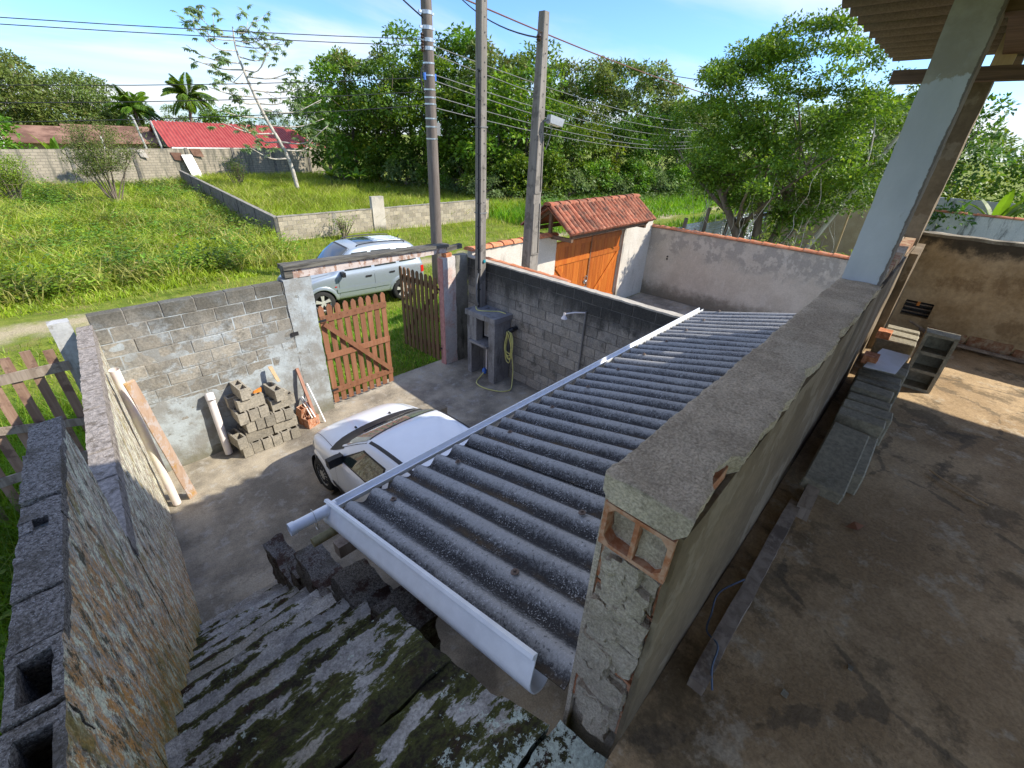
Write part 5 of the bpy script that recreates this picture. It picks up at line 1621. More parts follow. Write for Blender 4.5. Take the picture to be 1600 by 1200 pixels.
mb = MB(); mb.tube([(-0.03, 0, 0.3), (-0.03, 0, 2.05)], 0.018, 8); mb.build('riser_pipe', MT['cable_grey'], sh_, True)
mb = MB(); mb.tube([(-0.03, 0, 2.03), (-0.20, 0.12, 2.04), (-0.33, 0.22, 2.02)], 0.013, 8); mb.build('arm', MT['pvc_white'], sh_, True)
mb = MB(); mb.lathe([(0.02, 0.08), (0.022, 0.03), (0.05, -0.01), (0.055, -0.03), (0.001, -0.03)], 14, M=Matrix.Translation((-0.345, 0.23, 1.96))); mb.build('head', MT['pvc_white'], sh_, True)
tc_ = MB(); tc_.tube(bez([(6.10, 6.72, 1.51), (6.0, 6.55, 1.50), (6.12, 6.35, 1.505), (6.28, 6.2, 1.50), (6.3, 6.02, 1.50)], 5), 0.011, 6)
thing_mesh(tc_, 'loose_cord', MT['hose'], 'loose yellow cord lying on top of the meter cabinet', 'cord', None, True)

# ------------------------------------------------------------------ things leaning in the left corner
t = MB(); t.tube([(0.20, 6.46, 0.03), (0.165, 6.30, 2.22)], 0.05, 16, False); t.tube([(0.195, 6.46, 0.035), (0.165, 6.30, 2.20)], 0.044, 16, False)
thing_mesh(t, 'drain_pipe', MT['pvc_pink'], 'long pinkish white plastic pipe leaning on the mossy left wall', 'pipe', None, True)
mb = MB(); rough_hexa(mb, [(0.35, 6.45, 0.012), (0.455, 6.51, 0.012), (0.445, 6.54, 0.02), (0.34, 6.48, 0.02), (0.19, 6.03, 2.12), (0.295, 6.09, 2.12), (0.285, 6.12, 2.13), (0.18, 6.06, 2.13)], 0.12, 0.004, 4, 1)
thing_mesh(mb, 'wood_board', MT['pink_board'], 'paint stained wooden board leaning beside the long plastic pipe', 'board')
t = MB(); t.tube([(1.09, 7.20, 0.01), (1.10, 7.26, 1.10)], 0.056, 18, False); t.tube([(1.0935, 7.20, 1.02), (1.10, 7.26, 1.115)], 0.061, 18, False); t.tube([(1.09, 7.20, 0.015), (1.10, 7.26, 1.09)], 0.050, 18, False)
thing_mesh(t, 'drain_pipe', MT['pvc_white'], 'short white plastic pipe standing upright left of the block pile', 'pipe', None, True)

# block pile: each block a thing
BL, BT, BH = 0.39, 0.14, 0.19
hm = hollow_mesh('concrete_block', BL, BT, BH, 2)
ordn = ['first', 'second', 'third', 'fourth', 'fifth', 'sixth', 'seventh']
def pile_block(x, y, z, rot, label, name='concrete_block', mat=None, group='concrete blocks piled against the front wall', me=None):
    o = link_mesh(name, me or hm, mat or MT['block_pile'])
    o.location = (x, y, z); o.rotation_euler = rot
    return props(o, label, 'block', group)
rnd = random.Random(11)
H2 = math.pi / 2
def jr(): return rnd.uniform(-0.05, 0.05)
# bottom row: ends towards the yard
for i in range(6):
    pile_block(1.30 + i * 0.152, 7.08 + rnd.uniform(-.02, .02), BH / 2 + 0.01, (0, 0, H2 + jr()), 'grey hollow block, %s from the left in the bottom row of the pile' % ordn[i])
# second row: long faces
for i in range(2):
    pile_block(1.55 + i * 0.41, 7.03, BH * 1.5 + 0.012, (0, 0, jr() * 0.5), 'grey hollow block, %s long one in the second row of the pile' % ['left', 'right'][i])
    pile_block(1.52 + i * 0.41, 7.21, BH * 1.5 + 0.012, (0, 0, jr() * 0.5), 'grey hollow block, rear %s one in the second row of the pile' % ['left', 'right'][i])
pile_block(1.24, 7.06, BH * 1.5 + 0.012, (0, 0, H2 + 0.12), 'tilted grey block at the low left end of the pile')
# third row: ends
for i in range(5):
    pile_block(1.45 + i * 0.15, 7.12 + rnd.uniform(-.02, .02), BH * 2.5 + 0.014, (0, 0, H2 + jr()), 'grey hollow block, %s from the left in the third row of the pile' % ordn[i])
# fourth
for i in range(3):
    pile_block(1.38 + i * 0.155, 7.12 + rnd.uniform(-.01, .02), BH * 3.5 + 0.016, (0, 0, H2 + jr()), 'grey hollow block, %s from the left in the fourth row of the pile' % ordn[i])
pile_block(2.02, 7.08, BH * 3.5 + 0.016, (0, 0, 0.06), 'long grey block lying on the right shoulder of the pile')
pile_block(1.98, 7.24, BH * 3.5 + 0.016, (0, 0, 0.1), 'grey block behind the right shoulder of the pile')
# fifth and top
pile_block(1.56, 7.06, BH * 4.5 + 0.018, (0, 0, 0.05), 'long grey block lying across the fifth row of the pile')
pile_block(1.48, 7.25, BH * 4.5 + 0.018, (0, 0, 0.0), 'grey block against the wall in the fifth row of the pile')
pile_block(1.50, 7.15, BH * 5.5 + 0.02, (0, 0, H2 + 0.05), 'topmost grey block of the pile, end towards the yard')
pile_block(1.96, 7.12, BH * 4.5 + 0.018, (0, 0, H2 + 0.1), 'grey block set upright on the right shoulder of the pile')
mb = MB(); mb.hexa([(1.62, 6.99, 1.02), (1.74, 6.97, 1.02), (1.74, 7.02, 1.02), (1.62, 7.03, 1.02), (1.64, 7.0, 1.04), (1.75, 6.98, 1.09), (1.75, 7.0, 1.09), (1.64, 7.02, 1.05)])
thing_mesh(mb, 'plastic_scrap', MT['orange'], 'small orange scrap lying on top of the block pile', 'scrap')
mb = MB(); rough_hexa(mb, [(2.04, 7.12, 1.02), (2.09, 7.12, 1.02), (2.09, 7.15, 1.02), (2.04, 7.15, 1.02), (1.99, 7.22, 1.27), (2.05, 7.22, 1.27), (2.05, 7.25, 1.27), (1.99, 7.25, 1.27)], 0.05, 0.005, 12, 2)
thing_mesh(mb, 'wood_offcut', MT['pale_timber'], 'pale wood offcut leaning on top of the block pile', 'offcut')
# clay bricks and tools
hb = hollow_mesh('hollow_brick', 0.24, 0.12, 0.19, 3, 0.012)
for i, (x, y, z, r, lb) in enumerate(((2.42, 7.06, 0.10, (0, 0, 0.30), 'orange hollow clay brick nearest the pavement beside the block pile'), (2.40, 7.22, 0.10, (0, 0, 0.2), 'orange hollow clay brick against the wall beside the block pile'),
                                      (2.38, 7.2, 0.29, (0.3, 0, 0.35), 'orange clay brick lying on top of another by the tool handles'))):
    pile_block(x, y, z, r, lb, 'hollow_brick', MT['brick_raw'], 'clay bricks beside the block pile', hb)
def stick(a, b, r, mat, label, name, cat='stick'):
    mb = MB(); mb.tube([a, (V(a) + V(b)) / 2 + V((0.004, 0, 0)), b], r, 8); return thing_mesh(mb, name, mat, label, cat, None, True)
mb = MB(); mb.bar((2.50, 7.02, 0.05), (2.45, 7.31, 1.06), 0.05, 0.03)
thing_mesh(mb, 'timber_batten', mat_wood('reddish_batten', (0.30, 0.15, 0.10), (0.38, 0.21, 0.15)), 'reddish brown batten leaning on the wall behind the clay bricks', 'batten')
stick((2.62, 6.98, 0.03), (2.56, 7.31, 0.72), 0.014, MT['white'], 'longest white tool handle leaning by the gate post', 'tool_handle', 'tool handle')
stick((2.46, 6.96, 0.21), (2.43, 7.30, 0.50), 0.012, MT['white'], 'short white handle standing among the clay bricks, right one', 'tool_handle', 'tool handle')
stick((2.41, 6.97, 0.21), (2.39, 7.30, 0.49), 0.012, MT['pvc_pink'], 'short pinkish handle standing among the clay bricks, left one', 'tool_handle', 'tool handle')

# ------------------------------------------------------------------ things on the veranda
pb = empty('floor_plank', (1.7, 0.06, ZV), 0, 'dark weathered plank lying along the foot of the parapet', 'plank')
mb = MB(); rough_hexa(mb, boxc((-0.62, -0.026, 0.0), (0.62, 0.03, 0.05)), 0.06, 0.004, 7, 3); mb.build('plank', MT['grey_wood'], pb, True)
hm3 = hollow_mesh('concrete_block', 0.40, 0.19, 0.12, 3, 0.024)
gname = 'concrete blocks lined up along the parapet'
def vblock(x, y, z, rot, label, me=None, L=0.26):
    o = link_mesh('concrete_block', me or hm, MT['block_grey']); o.location = (x, y, z); o.rotation_euler = rot
    return props(o, label, 'block', gname)
solid = block_mesh(0.37, 0.26, 0.115, 1, 'veranda')
pile_first = vblock(2.72, -0.01, ZV + 0.145, (0.08, -0.12, 0.0), 'flat grey block leaning at the near end of the veranda row', block_mesh(0.62, 0.19, 0.07, 0, 'veranda'))
vblock(2.93, -0.045, ZV + 0.07, (0.02, 0, 0.0), 'thin dark block lying beneath the leaning one at the near end', block_mesh(0.52, 0.22, 0.135, 2, 'veranda'))
q = 0
for i, (x, h, y) in enumerate(((3.26, 0.20, -0.03), (3.40, 0.205, -0.04), (3.54, 0.205, -0.03), (3.70, 0.23, -0.02), (3.85, 0.23, -0.03), (3.99, 0.225, -0.02), (4.15, 0.255, -0.035), (4.30, 0.255, -0.04), (4.78, 0.29, -0.02), (4.94, 0.30, -0.03), (5.10, 0.30, -0.03))):
    nm = ['nearest', 'second', 'third', 'fourth', 'fifth', 'sixth', 'seventh', 'eighth', 'ninth', 'tenth', 'farthest'][i]
    lb = '%s of the upright grey blocks standing along the parapet' % nm
    vblock(x, y, ZV + h / 2, (0, rnd.uniform(-.05, .05), rnd.uniform(-.05, .05)), lb, block_mesh(0.125, 0.25 + rnd.uniform(-.02, .02), h, i % 4, 'veranda'))
o = vblock(4.60, -0.26, ZV + 0.235, (0, -0.02, 0.10), 'grey block standing on end with three open cells facing the camera', None)
o.data = hollow_mesh('concrete_block', 0.47, 0.20, 0.14, 3, 0.024, closed=True)
o.data.materials.append(MT['block_grey'])
o.rotation_euler = Matrix(((0, 0, -1), (0, 1, 0), (1, 0, 0))).to_euler()
for x, z, lb in ((4.02, 0.275, 'small reddish brick lump beside the white sheet on the blocks'), (4.62, 0.31, 'small reddish brick lump on the far upright blocks')):
    mb = MB(); rough_hexa(mb, boxc((x, 0.03, ZV + z), (x + 0.12, 0.12, ZV + z + 0.06)), 0.03, 0.006, 14, x)
    thing_mesh(mb, 'brick_lump', MT['brick'], lb, 'brick', None, True)
mb = MB(); rough_hexa(mb, [(3.92, 0.09, ZV + 0.285), (3.95, -0.10, ZV + 0.285), (4.42, -0.14, ZV + 0.295), (4.40, 0.04, ZV + 0.295), (3.92, 0.09, ZV + 0.291), (3.95, -0.10, ZV + 0.291), (4.42, -0.14, ZV + 0.301), (4.40, 0.04, ZV + 0.301)], 0.05, 0.004, 6, 3)
thing_mesh(mb, 'plastic_sheet', MT['paper'], 'dirty white flat sheet lying on the row of veranda blocks', 'sheet')
mb = MB(); rough_hexa(mb, [(2.26, -0.015, ZV), (2.26, 0.045, ZV), (2.52, 0.06, ZV), (2.52, 0.0, ZV), (2.28, -0.01, ZV + 0.06), (2.28, 0.05, ZV + 0.06), (2.50, 0.06, ZV + 0.16), (2.50, 0.0, ZV + 0.16)], 0.05, 0.005, 9, 5)
thing_mesh(mb, 'wood_offcut', MT['grey_wood'], 'worn timber offcut propped before the leaning block on the veranda', 'offcut')
mb = MB(); mb.tube(bez([(3.27, -0.44, ZV + 0.012), (3.2, -0.52, ZV + 0.014), (3.16, -0.6, ZV + 0.012), (3.12, -0.70, ZV + 0.01)], 4), 0.0055, 6)
thing_mesh(mb, 'thin_twig', MT['pale_timber'], 'pale bent twig lying on the veranda floor', 'twig')
mb = MB(); mb.add([(2.36, -0.165, ZV + 0.008), (2.42, -0.19, ZV + 0.02), (2.44, -0.235, ZV + 0.008), (2.37, -0.215, ZV + 0.014)], [(0, 1, 3), (1, 2, 3)])
thing_mesh(mb, 'dry_leaf', MT['dry_leaf'], 'single dry brown leaf on the veranda floor', 'leaf')
mb = MB(); mb.tube(bez([(1.62, 0.09, ZV + 0.055), (1.50, 0.145, ZV + 0.03), (1.38, 0.13, ZV + 0.03), (1.30, 0.115, ZV + 0.03), (1.25, 0.06, ZV + 0.058), (1.16, 0.045, ZV + 0.056), (1.11, 0.015, ZV + 0.02)], 5), 0.0038, 5)
thing_mesh(mb, 'blue_wire', simple('blue_grey_wire', (0.09, 0.12, 0.18), 0.5, 0.3), 'thin blue grey wire curling beside the floor plank', 'wire', None, True)
mb = MB(); mb.lathe([(0.001, -0.06), (0.02, -0.055), (0.03, -0.03), (0.026, 0.0), (0.014, 0.03), (0.014, 0.06)], 14, M=Matrix.Translation((3.12, 0.02, 5.22)))
thing_mesh(mb, 'light_bulb', MT['white'], 'unlit bulb hanging under the veranda roof', 'bulb', None, True)
for i, (x, y) in enumerate(((1.55, -0.33), (1.28, -0.18))):
    mb = MB(); rough_hexa(mb, boxc((x, y, ZV), (x + 0.022, y + 0.016, ZV + 0.008)), 0.01, 0.004, 40, i)
    thing_mesh(mb, 'pebble', MT['block_grey'], ['pale chip of stone on the veranda floor further from the plank', 'pale chip of stone on the veranda floor near the plank'][i], 'stone chip', None, True)

# ------------------------------------------------------------------ neighbour's plot: tiled walls and gate
def cap_tiles(root, a, b, pitch, rad, mat, nm='cap_tile', lift=0.0, two=True):
    # half-round clay cover tiles laid along a wall top, one object each
    a = V(a); b = V(b); d = (b - a); L = d.length; d.normalize()
    n = int(L / pitch)
    mb = MB(); seg = 8
    for (x0, x1, r0, r1) in ((0.0, pitch + 0.03, rad * 1.1, rad * 0.86),):
        for x, r in ((x0, r0), (x1, r1)):
            for k in range(seg + 1):
                t = math.pi * k / seg
                mb.v.append((x, r * math.cos(t), r * 0.62 * math.sin(t) + (0.008 if x == 0 else 0)))
        for k in range(seg):
            mb.f.append((k, k + 1, seg + 2 + k, seg + 1 + k))
        mb.f.append(tuple(range(seg + 1))); mb.f.append(tuple(seg + 1 + k for k in range(seg + 1)))
    me = mb.mesh(nm)
    rz = math.atan2(d.y, d.x)
    for i in range(n):
        o = link_mesh(nm, me, mat, root)
        o.location = a + d * (i * pitch) + V((0, 0, random.uniform(-.003, .003)))
        o.rotation_euler = (random.uniform(-.03, .03), 0, rz + random.uniform(-.01, .01))

nf = empty('neighbour_front_wall', (0, 0, 0), 0, 'pale plastered street wall with orange cap tiles around the wooden gate', 'wall')
def part_box(root, lo, hi, nm, mat, e=0.15, amp=0.006, seed=1):
    mb = MB(); rough_hexa(mb, boxc(lo, hi), e, amp, 4, seed); return mb.build(nm, mat, root, True)
part_box(nf, (6.57, 7.36, -0.1), (9.56, 7.50, 2.48), 'wall_left', MT['neighbour_light'], seed=1)
part_box(nf, (12.90, 7.36, -0.1), (14.80, 7.50, 2.42), 'wall_right', MT['neighbour_light'], seed=2)
part_box(nf, (12.91, 7.30, -0.1), (13.02, 7.355, 2.42), 'gate_jamb', MT['neighbour'], seed=3)
cap_tiles(nf, (6.50, 7.43, 2.50), (9.60, 7.43, 2.50), 0.34, 0.125, MT['captile'])
ns = empty('neighbour_side_wall', (0, 0, 0), 0, 'long patched plaster wall with orange cap tiles behind the corrugated roof', 'wall')
part_box(ns, (14.80, -6.0, -0.1), (14.95, 7.50, 2.20), 'wall_body', MT['neighbour'], 0.2, 0.008)
cap_tiles(ns, (14.875, 7.40, 2.215), (14.875, -5.6, 2.215), 0.36, 0.12, MT['captile'])
mb = MB(); mb.lathe([(0.001, -0.012), (0.03, -0.012), (0.03, 0.0)], 10, M=Matrix.Translation((14.79, 6.6, 1.35)) @ Matrix.Rotation(math.pi / 2, 4, 'Y')); mb.lathe([(0.001, -0.012), (0.03, -0.012), (0.03, 0.0)], 10, M=Matrix.Translation((14.79, 6.6, 1.27)) @ Matrix.Rotation(math.pi / 2, 4, 'Y')); mb.build('pipe_holes', MT['black'], ns)
# capping tiles that peep over the dark dividing wall
nc = empty('dividing_wall', (0, 0, 0), 0, 'tile topped wall running just behind the dark block wall', 'wall')
part_box(nc, (6.58, 3.2, -0.1), (6.68, 7.33, 2.36), 'wall_body', MT['neighbour_light'], 0.2, 0.004)
cap_tiles(nc, (6.645, 7.30, 2.385), (6.645, 4.7, 2.385), 0.36, 0.075, MT['captile'])

ng = empty('wooden_gate', (9.58, 7.40, 0.05), 0, 'varnished orange plank double gate under a small tiled roof', 'gate')
GW = 3.30; GH = 2.25
for half in range(2):
    lf = MB(); x0 = half * GW / 2
    npk = 11; pw = (GW / 2 - 0.02) / npk
    me = MB(); me.box((0, 0, 0), (pw - 0.006, 0.03, GH))
    mesh_p = me.mesh('plank')
    for i in range(npk):
        o = link_mesh('plank', mesh_p, MT['varnish'], ng); o.location = (x0 + 0.01 + i * pw, random.uniform(-.002, .002), 0)
    for z in (0.12, 1.62, 2.10):
        mb = MB(); mb.box((x0 + 0.015, -0.028, z), (x0 + GW / 2 - 0.015, -0.002, z + 0.13)); mb.build('rail', MT['varnish'], ng)
    a, b = ((x0 + 0.08, -0.018, 1.60), (x0 + GW / 2 - 0.1, -0.018, 0.2)) if half == 0 else ((x0 + 0.1, -0.018, 0.2), (x0 + GW / 2 - 0.08, -0.018, 1.60))
    mb = MB(); mb.bar(a, b, 0.025, 0.12); mb.build('brace', MT['varnish'], ng)
mb = MB(); mb.box((GW / 2 - 0.018, -0.034, 0.0), (GW / 2 + 0.02, -0.029, GH)); mb.build('meeting_strip', MT['dark_beam'], ng)
mb = MB(); mb.lathe([(0.03, -0.04), (0.065, -0.03), (0.07, -0.02)], 14, 'y', Matrix.Translation((GW / 2 - 0.1, 0, 0.92)))
mb.box((GW / 2 - 0.14, -0.05, 0.72), (GW / 2 - 0.06, -0.03, 0.80)); mb.tube([(GW / 2 - 0.1 + 0.07 * math.cos(t), -0.045, 1.02 + 0.09 * math.sin(t)) for t in np.linspace(0, 6.28, 14)], 0.008, 6)
mb.build('handle', MT['steel'], ng)

gr = empty('gate_roof', (11.30, 7.42, 2.62), 0, 'small pitched clay tile roof over the wooden gate', 'roof')
RX0, RX1 = -2.12, 2.02
ridge = 0.62; run_ = 0.78; zl = 0.06
tl = MB(); seg = 6
TLn = 0.50; TR = 0.072
for x, r, dz in ((0, 0.085, 0.0), (1, 0.068, 0.022)):
    for k in range(seg + 1):
        t = math.pi * k / seg
        tl.v.append((r * math.cos(t), x * TLn, r * 0.75 * math.sin(t) + dz))
for k in range(seg):
    tl.f.append((k, k + 1, seg + 2 + k, seg + 1 + k))
tl.f.append(tuple(range(seg + 1)))
tile_me = tl.mesh('roof_tile')
pit = 0.172
sl_ = math.atan2(ridge - zl, run_)
nt = int((RX1 - RX0) / pit)
for sgn in (-1, 1):
    for i in range(nt + 1):
        x = RX0 + i * pit
        for rowk in range(2):
            o = link_mesh('roof_tile', tile_me, MT['tile'], gr)
            dist = 0.0 + rowk * 0.44
            yy = sgn * (run_ + 0.06 - dist * math.cos(sl_)); zz = zl - 0.02 + dist * math.sin(sl_) + (0.012 if rowk else 0.0) + random.uniform(-.004, .004)
            o.location = (x + random.uniform(-.006, .006), yy, zz)
            o.rotation_euler = (sl_, 0, 0) if sgn < 0 else Matrix.Rotation(math.pi, 3, 'Z').to_4x4().to_3x3().to_euler()
            if sgn > 0:
                o.rotation_euler = (Matrix.Rotation(math.pi, 3, 'Z') @ Matrix.Rotation(sl_, 3, 'X')).to_euler()
    # channel bed below the cover tiles
    mb = MB()
    mb.hexa([(RX0 - 0.02, sgn * run_, zl - 0.055), (RX1 + 0.02, sgn * run_, zl - 0.055), (RX1 + 0.02, 0, ridge - 0.055), (RX0 - 0.02, 0, ridge - 0.055),
             (RX0 - 0.02, sgn * run_, zl - 0.02), (RX1 + 0.02, sgn * run_, zl - 0.02), (RX1 + 0.02, 0, ridge - 0.02), (RX0 - 0.02, 0, ridge - 0.02)])
    mb.build('tile_bed', MT['tile'], gr)
    mb = MB(); mb.box((RX0 + 0.1, min(sgn * 0.66, sgn * 0.72), zl - 0.15), (RX1 - 0.25, max(sgn * 0.66, sgn * 0.72), zl - 0.06)); mb.build('eave_beam', MT['dark_beam'], gr)
    for xx in (RX0 + 0.15, RX1 - 0.3):
        mb = MB(); mb.bar((xx, sgn * run_ * 0.98, zl - 0.09), (xx, 0, ridge - 0.10), 0.07, 0.08); mb.build('rafter', MT['dark_beam'], gr)
for xx in (RX0 + 0.15, RX1 - 0.3):
    mb = MB(); mb.bar((xx, -0.72, zl - 0.19), (xx, 0.72, zl - 0.19), 0.09, 0.09); mb.build('tie_beam', MT['dark_beam'], gr)
    mb = MB(); mb.bar((xx, 0, zl - 0.15), (xx, 0, ridge - 0.1), 0.08, 0.08, up=(0, 1, 0)); mb.build('king_post', MT['dark_beam'], gr)
cap_tiles(gr, (RX0 - 0.05, 0, ridge + 0.0), (RX1 + 0.30, 0, ridge + 0.0), 0.40, 0.125, MT['tile'], 'ridge_tile')
mb = MB(); mb.bar((15.05, 7.9, 0), (15.05, 7.9, 2.75), 0.10, 0.10, up=(0, 1, 0))
thing_mesh(mb, 'fence_post', MT['grey_wood'], 'grey wooden post rising just behind the corner of the tiled walls', 'post')

# left: picket fence panel and white post outside the mossy wall
wp = MB(); rough_hexa(wp, boxc((-0.20, 7.30, -0.1), (-0.005, 7.46, 2.55)), 0.08, 0.004, 5, 1)
o = thing_mesh(wp, 'fence_post', MT['pillar'], 'pale plastered post outside the far corner of the mossy wall', 'post')
pf = empty('picket_fence', (-0.22, 7.34, 0.0), math.pi, 'weathered brown picket panel beyond the left wall', 'fence')
for i in range(9):
    x = 0.03 + i * 0.185
    mb = MB(); h = 2.28 + random.uniform(-.03, .03)
    mb.prism([(x, 0.10), (x + 0.095, 0.10), (x + 0.095, h), (x, h)], lambda p: (p[0], 0.0, p[1]), lambda p: (p[0], 0.022, p[1]))
    mb.build('slat', MT['fence_wood'], pf)
for z in (2.02, 0.75):
    mb = MB(); mb.box((-0.05, 0.024, z - 0.06), (1.75, 0.05, z + 0.06)); mb.build('rail', MT['grey_wood'], pf)
mb = MB(); mb.bar((-0.02, 0.065, 1.22), (1.72, 0.065, 1.66), 0.026, 0.10); mb.build('brace', MT['grey_wood'], pf)

# ------------------------------------------------------------------ beyond the street
lf = empty('low_wall', (7.95, 22.0, 0), 0, 'low grey block wall along the street with a taller plastered post', 'wall')
block_wall(lf, 13.1, 6, 0.14, MT['block_low'], MT['mortar'], z0=-0.05)
mb = MB(); rough_hexa(mb, boxc((4.75, -0.12, -0.1), (5.45, 0.10, 1.75)), 0.15, 0.012, 5, 2); mb.build('post', MT['neighbour'], lf, True)
mb = MB(); rough_hexa(mb, boxc((2.55, -0.085, -0.1), (2.75, -0.02, 1.14)), 0.12, 0.01, 5, 4); mb.build('pier', MT['mortar'], lf, True)
mb = MB(); rough_hexa(mb, boxc((8.9, -0.085, -0.1), (9.15, -0.02, 1.14)), 0.12, 0.01, 5, 4); mb.build('pier', MT['mortar'], lf, True)
mb = MB(); rough_hexa(mb, boxc((-0.02, -0.09, 1.145), (13.1, 0.09, 1.185)), 0.2, 0.012, 6, 5); mb.build('mortar_top', MT['mortar'], lf, True)
LW = V((10.6, 48.5, 0)) - V((7.9, 21.95, 0))
ll = empty('low_wall', (7.87, 21.95, 0), math.atan2(LW.y, LW.x), 'low shaded block wall running away between the two overgrown plots', 'wall')
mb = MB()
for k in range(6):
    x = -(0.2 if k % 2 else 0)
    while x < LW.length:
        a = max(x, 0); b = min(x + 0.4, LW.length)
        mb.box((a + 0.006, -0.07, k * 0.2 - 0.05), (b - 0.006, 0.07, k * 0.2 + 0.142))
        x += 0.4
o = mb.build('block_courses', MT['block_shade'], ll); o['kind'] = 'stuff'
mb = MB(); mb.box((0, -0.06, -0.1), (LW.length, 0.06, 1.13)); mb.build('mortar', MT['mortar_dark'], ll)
mb = MB(); rough_hexa(mb, boxc((0, -0.085, 1.145), (LW.length, 0.085, 1.18)), 0.3, 0.012, 5, 5); mb.build('mortar_top', MT['mortar'], ll, True)
for i in range(7):
    x = 3.2 + i * 3.6
    mb = MB(); mb.box((x, -0.10, -0.1), (x + 0.2, 0.10, 1.14)); mb.build('pier', MT['mortar_dark'], ll)

def mat_farwall():
    k = Mat('far_block_wall')
    br = k.t.nodes.new('ShaderNodeTexBrick')
    cc = k.t.nodes.new('ShaderNodeCombineXYZ'); k.L(k.axis(0), cc.inputs[0]); k.L(k.axis(2), cc.inputs[1])
    k.L(cc.outputs[0], br.inputs['Vector'])
    br.inputs['Scale'].default_value = 1.0; br.inputs['Brick Width'].default_value = 0.4; br.inputs['Row Height'].default_value = 0.2
    br.inputs['Mortar Size'].default_value = 0.012
    br.inputs['Color1'].default_value = (0.36, 0.315, 0.245, 1); br.inputs['Color2'].default_value = (0.29, 0.255, 0.20, 1); br.inputs['Mortar'].default_value = (0.15, 0.135, 0.11, 1)
    s = k.noise(0.9, 7, 0.7, k.mapped((2.2, 1, 0.3)))
    c = k.mix(k.rng(s, 0.47, 0.6, 0, 0.85), br.outputs['Color'], (0.13, 0.125, 0.10))
    return k.fin(c, 0.95, 0.15)
MT['farwall'] = mat_farwall()
fwl = empty('boundary_wall', (0, 0, 0), 0, 'long stained block wall at the back of the overgrown plots', 'wall')
mb = MB(); rough_hexa(mb, [(-14, 46, -0.5), (26, 54.2, -0.5), (26, 54.4, -0.5), (-14, 46.2, -0.5), (-14, 46, 2.5), (26, 54.2, 2.75), (26, 54.4, 2.75), (-14, 46.2, 2.5)], 0.5, 0.02, 2, 1); mb.build('wall_body', MT['farwall'], fwl)
for i in range(10):
    t = (i + 0.5) / 10
    x = -14 + 40 * t; y = 46 + 8.2 * t
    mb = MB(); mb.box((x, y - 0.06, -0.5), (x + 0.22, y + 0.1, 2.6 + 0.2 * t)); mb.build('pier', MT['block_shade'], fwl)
mb = MB()
rnd = random.Random(2)
for i, (px, dz, w) in enumerate(((8.6, 0, 0.5), (11.0, -0.25, 0.8), (-1.8, -0.1, 1.6), (12.6, 0.05, 0.8))):
    y = 46 + 8.2 * (px + 14) / 40
    mb = MB(); rough_hexa(mb, [(px, y - 0.12, 2.05 + dz), (px + w, y - 0.12, 1.95 + dz), (px + w, y - 0.07, 1.95 + dz), (px, y - 0.07, 2.05 + dz), (px - 0.2, y - 0.10, 2.62 + dz), (px + w - 0.2, y - 0.10, 2.6 + dz), (px + w - 0.2, y - 0.05, 2.6 + dz), (px - 0.2, y - 0.05, 2.62 + dz)], 0.3, 0.01, 3, i)
    thing_mesh(mb, 'loose_slab', MT['brownroof'] if i % 2 else MT['neighbour'], ['pale slab hanging over the top of the back wall, middle one', 'dark slab lying tilted on the back wall near the red roof', 'pale slab on the back wall at the far left', 'slab on the back wall just below the red roof end'][i], 'slab')
mb = MB(); rough_hexa(mb, [(11.9, 50.3, 0.1), (12.75, 50.5, 0.1), (12.75, 50.56, 0.1), (11.9, 50.36, 0.1), (11.55, 50.9, 2.2), (12.4, 51.1, 2.2), (12.4, 51.16, 2.2), (11.55, 50.96, 2.2)], 0.4, 0.004, 2, 1)
thing_mesh(mb, 'leaning_sheet', MT['white'], 'white sheet panel leaning against the back wall', 'panel')
# red roofed house
rh = empty('red_roof_house', (21, 64, 0), 0, 'house with a bright red corrugated metal roof behind the back wall', 'house')
mb = MB(); mb.box((-7.2, -1.7, -0.3), (7.0, 7.0, 2.35)); mb.build('wall', MT['tan_wall'], rh)
mb = MB(); mb.prism([(-2.0, 2.3), (6.6, 2.3), (2.3, 4.62)], lambda p: (-7.62, p[0], p[1]), lambda p: (-7.45, p[0], p[1])); mb.build('gable', MT['block_shade'], rh)
nw = 46
for sg, nm in ((1, 'roof'), (-1, 'roof')):
    def rf(u, v):
        x = -7.9 + u * 15.9
        z0 = 2.38 + (4.72 - 2.38) * v; y0 = (-2.05 + 4.35 * v) if sg == 1 else (6.65 - 4.35 * v)
        # hipped right end
        if u > 0.85: pass
        return V((x - (v * 1.2 * u * u), y0, z0 + 0.05 * math.cos(u * nw * 2 * math.pi)))
    mb = MB(); mb.grid(rf, nw * 6, 2); mb.build('roof', MT['redroof'], rh, True)
mb = MB(); mb.box((-7.6, -2.12, 2.25), (6.0, -2.06, 2.37)); mb.build('eave_gutter', MT['white'], rh)
mb = MB(); mb.hexa([(6.4, -2.4, 2.3), (9.6, -1.6, 2.5), (9.4, 2.5, 2.5), (6.2, 2.5, 2.3), (6.4, -2.4, 2.36), (9.6, -1.6, 2.56), (8.6, 2.0, 3.5), (6.8, 2.0, 3.9)]); mb.build('porch_roof', MT['redroof'], rh)
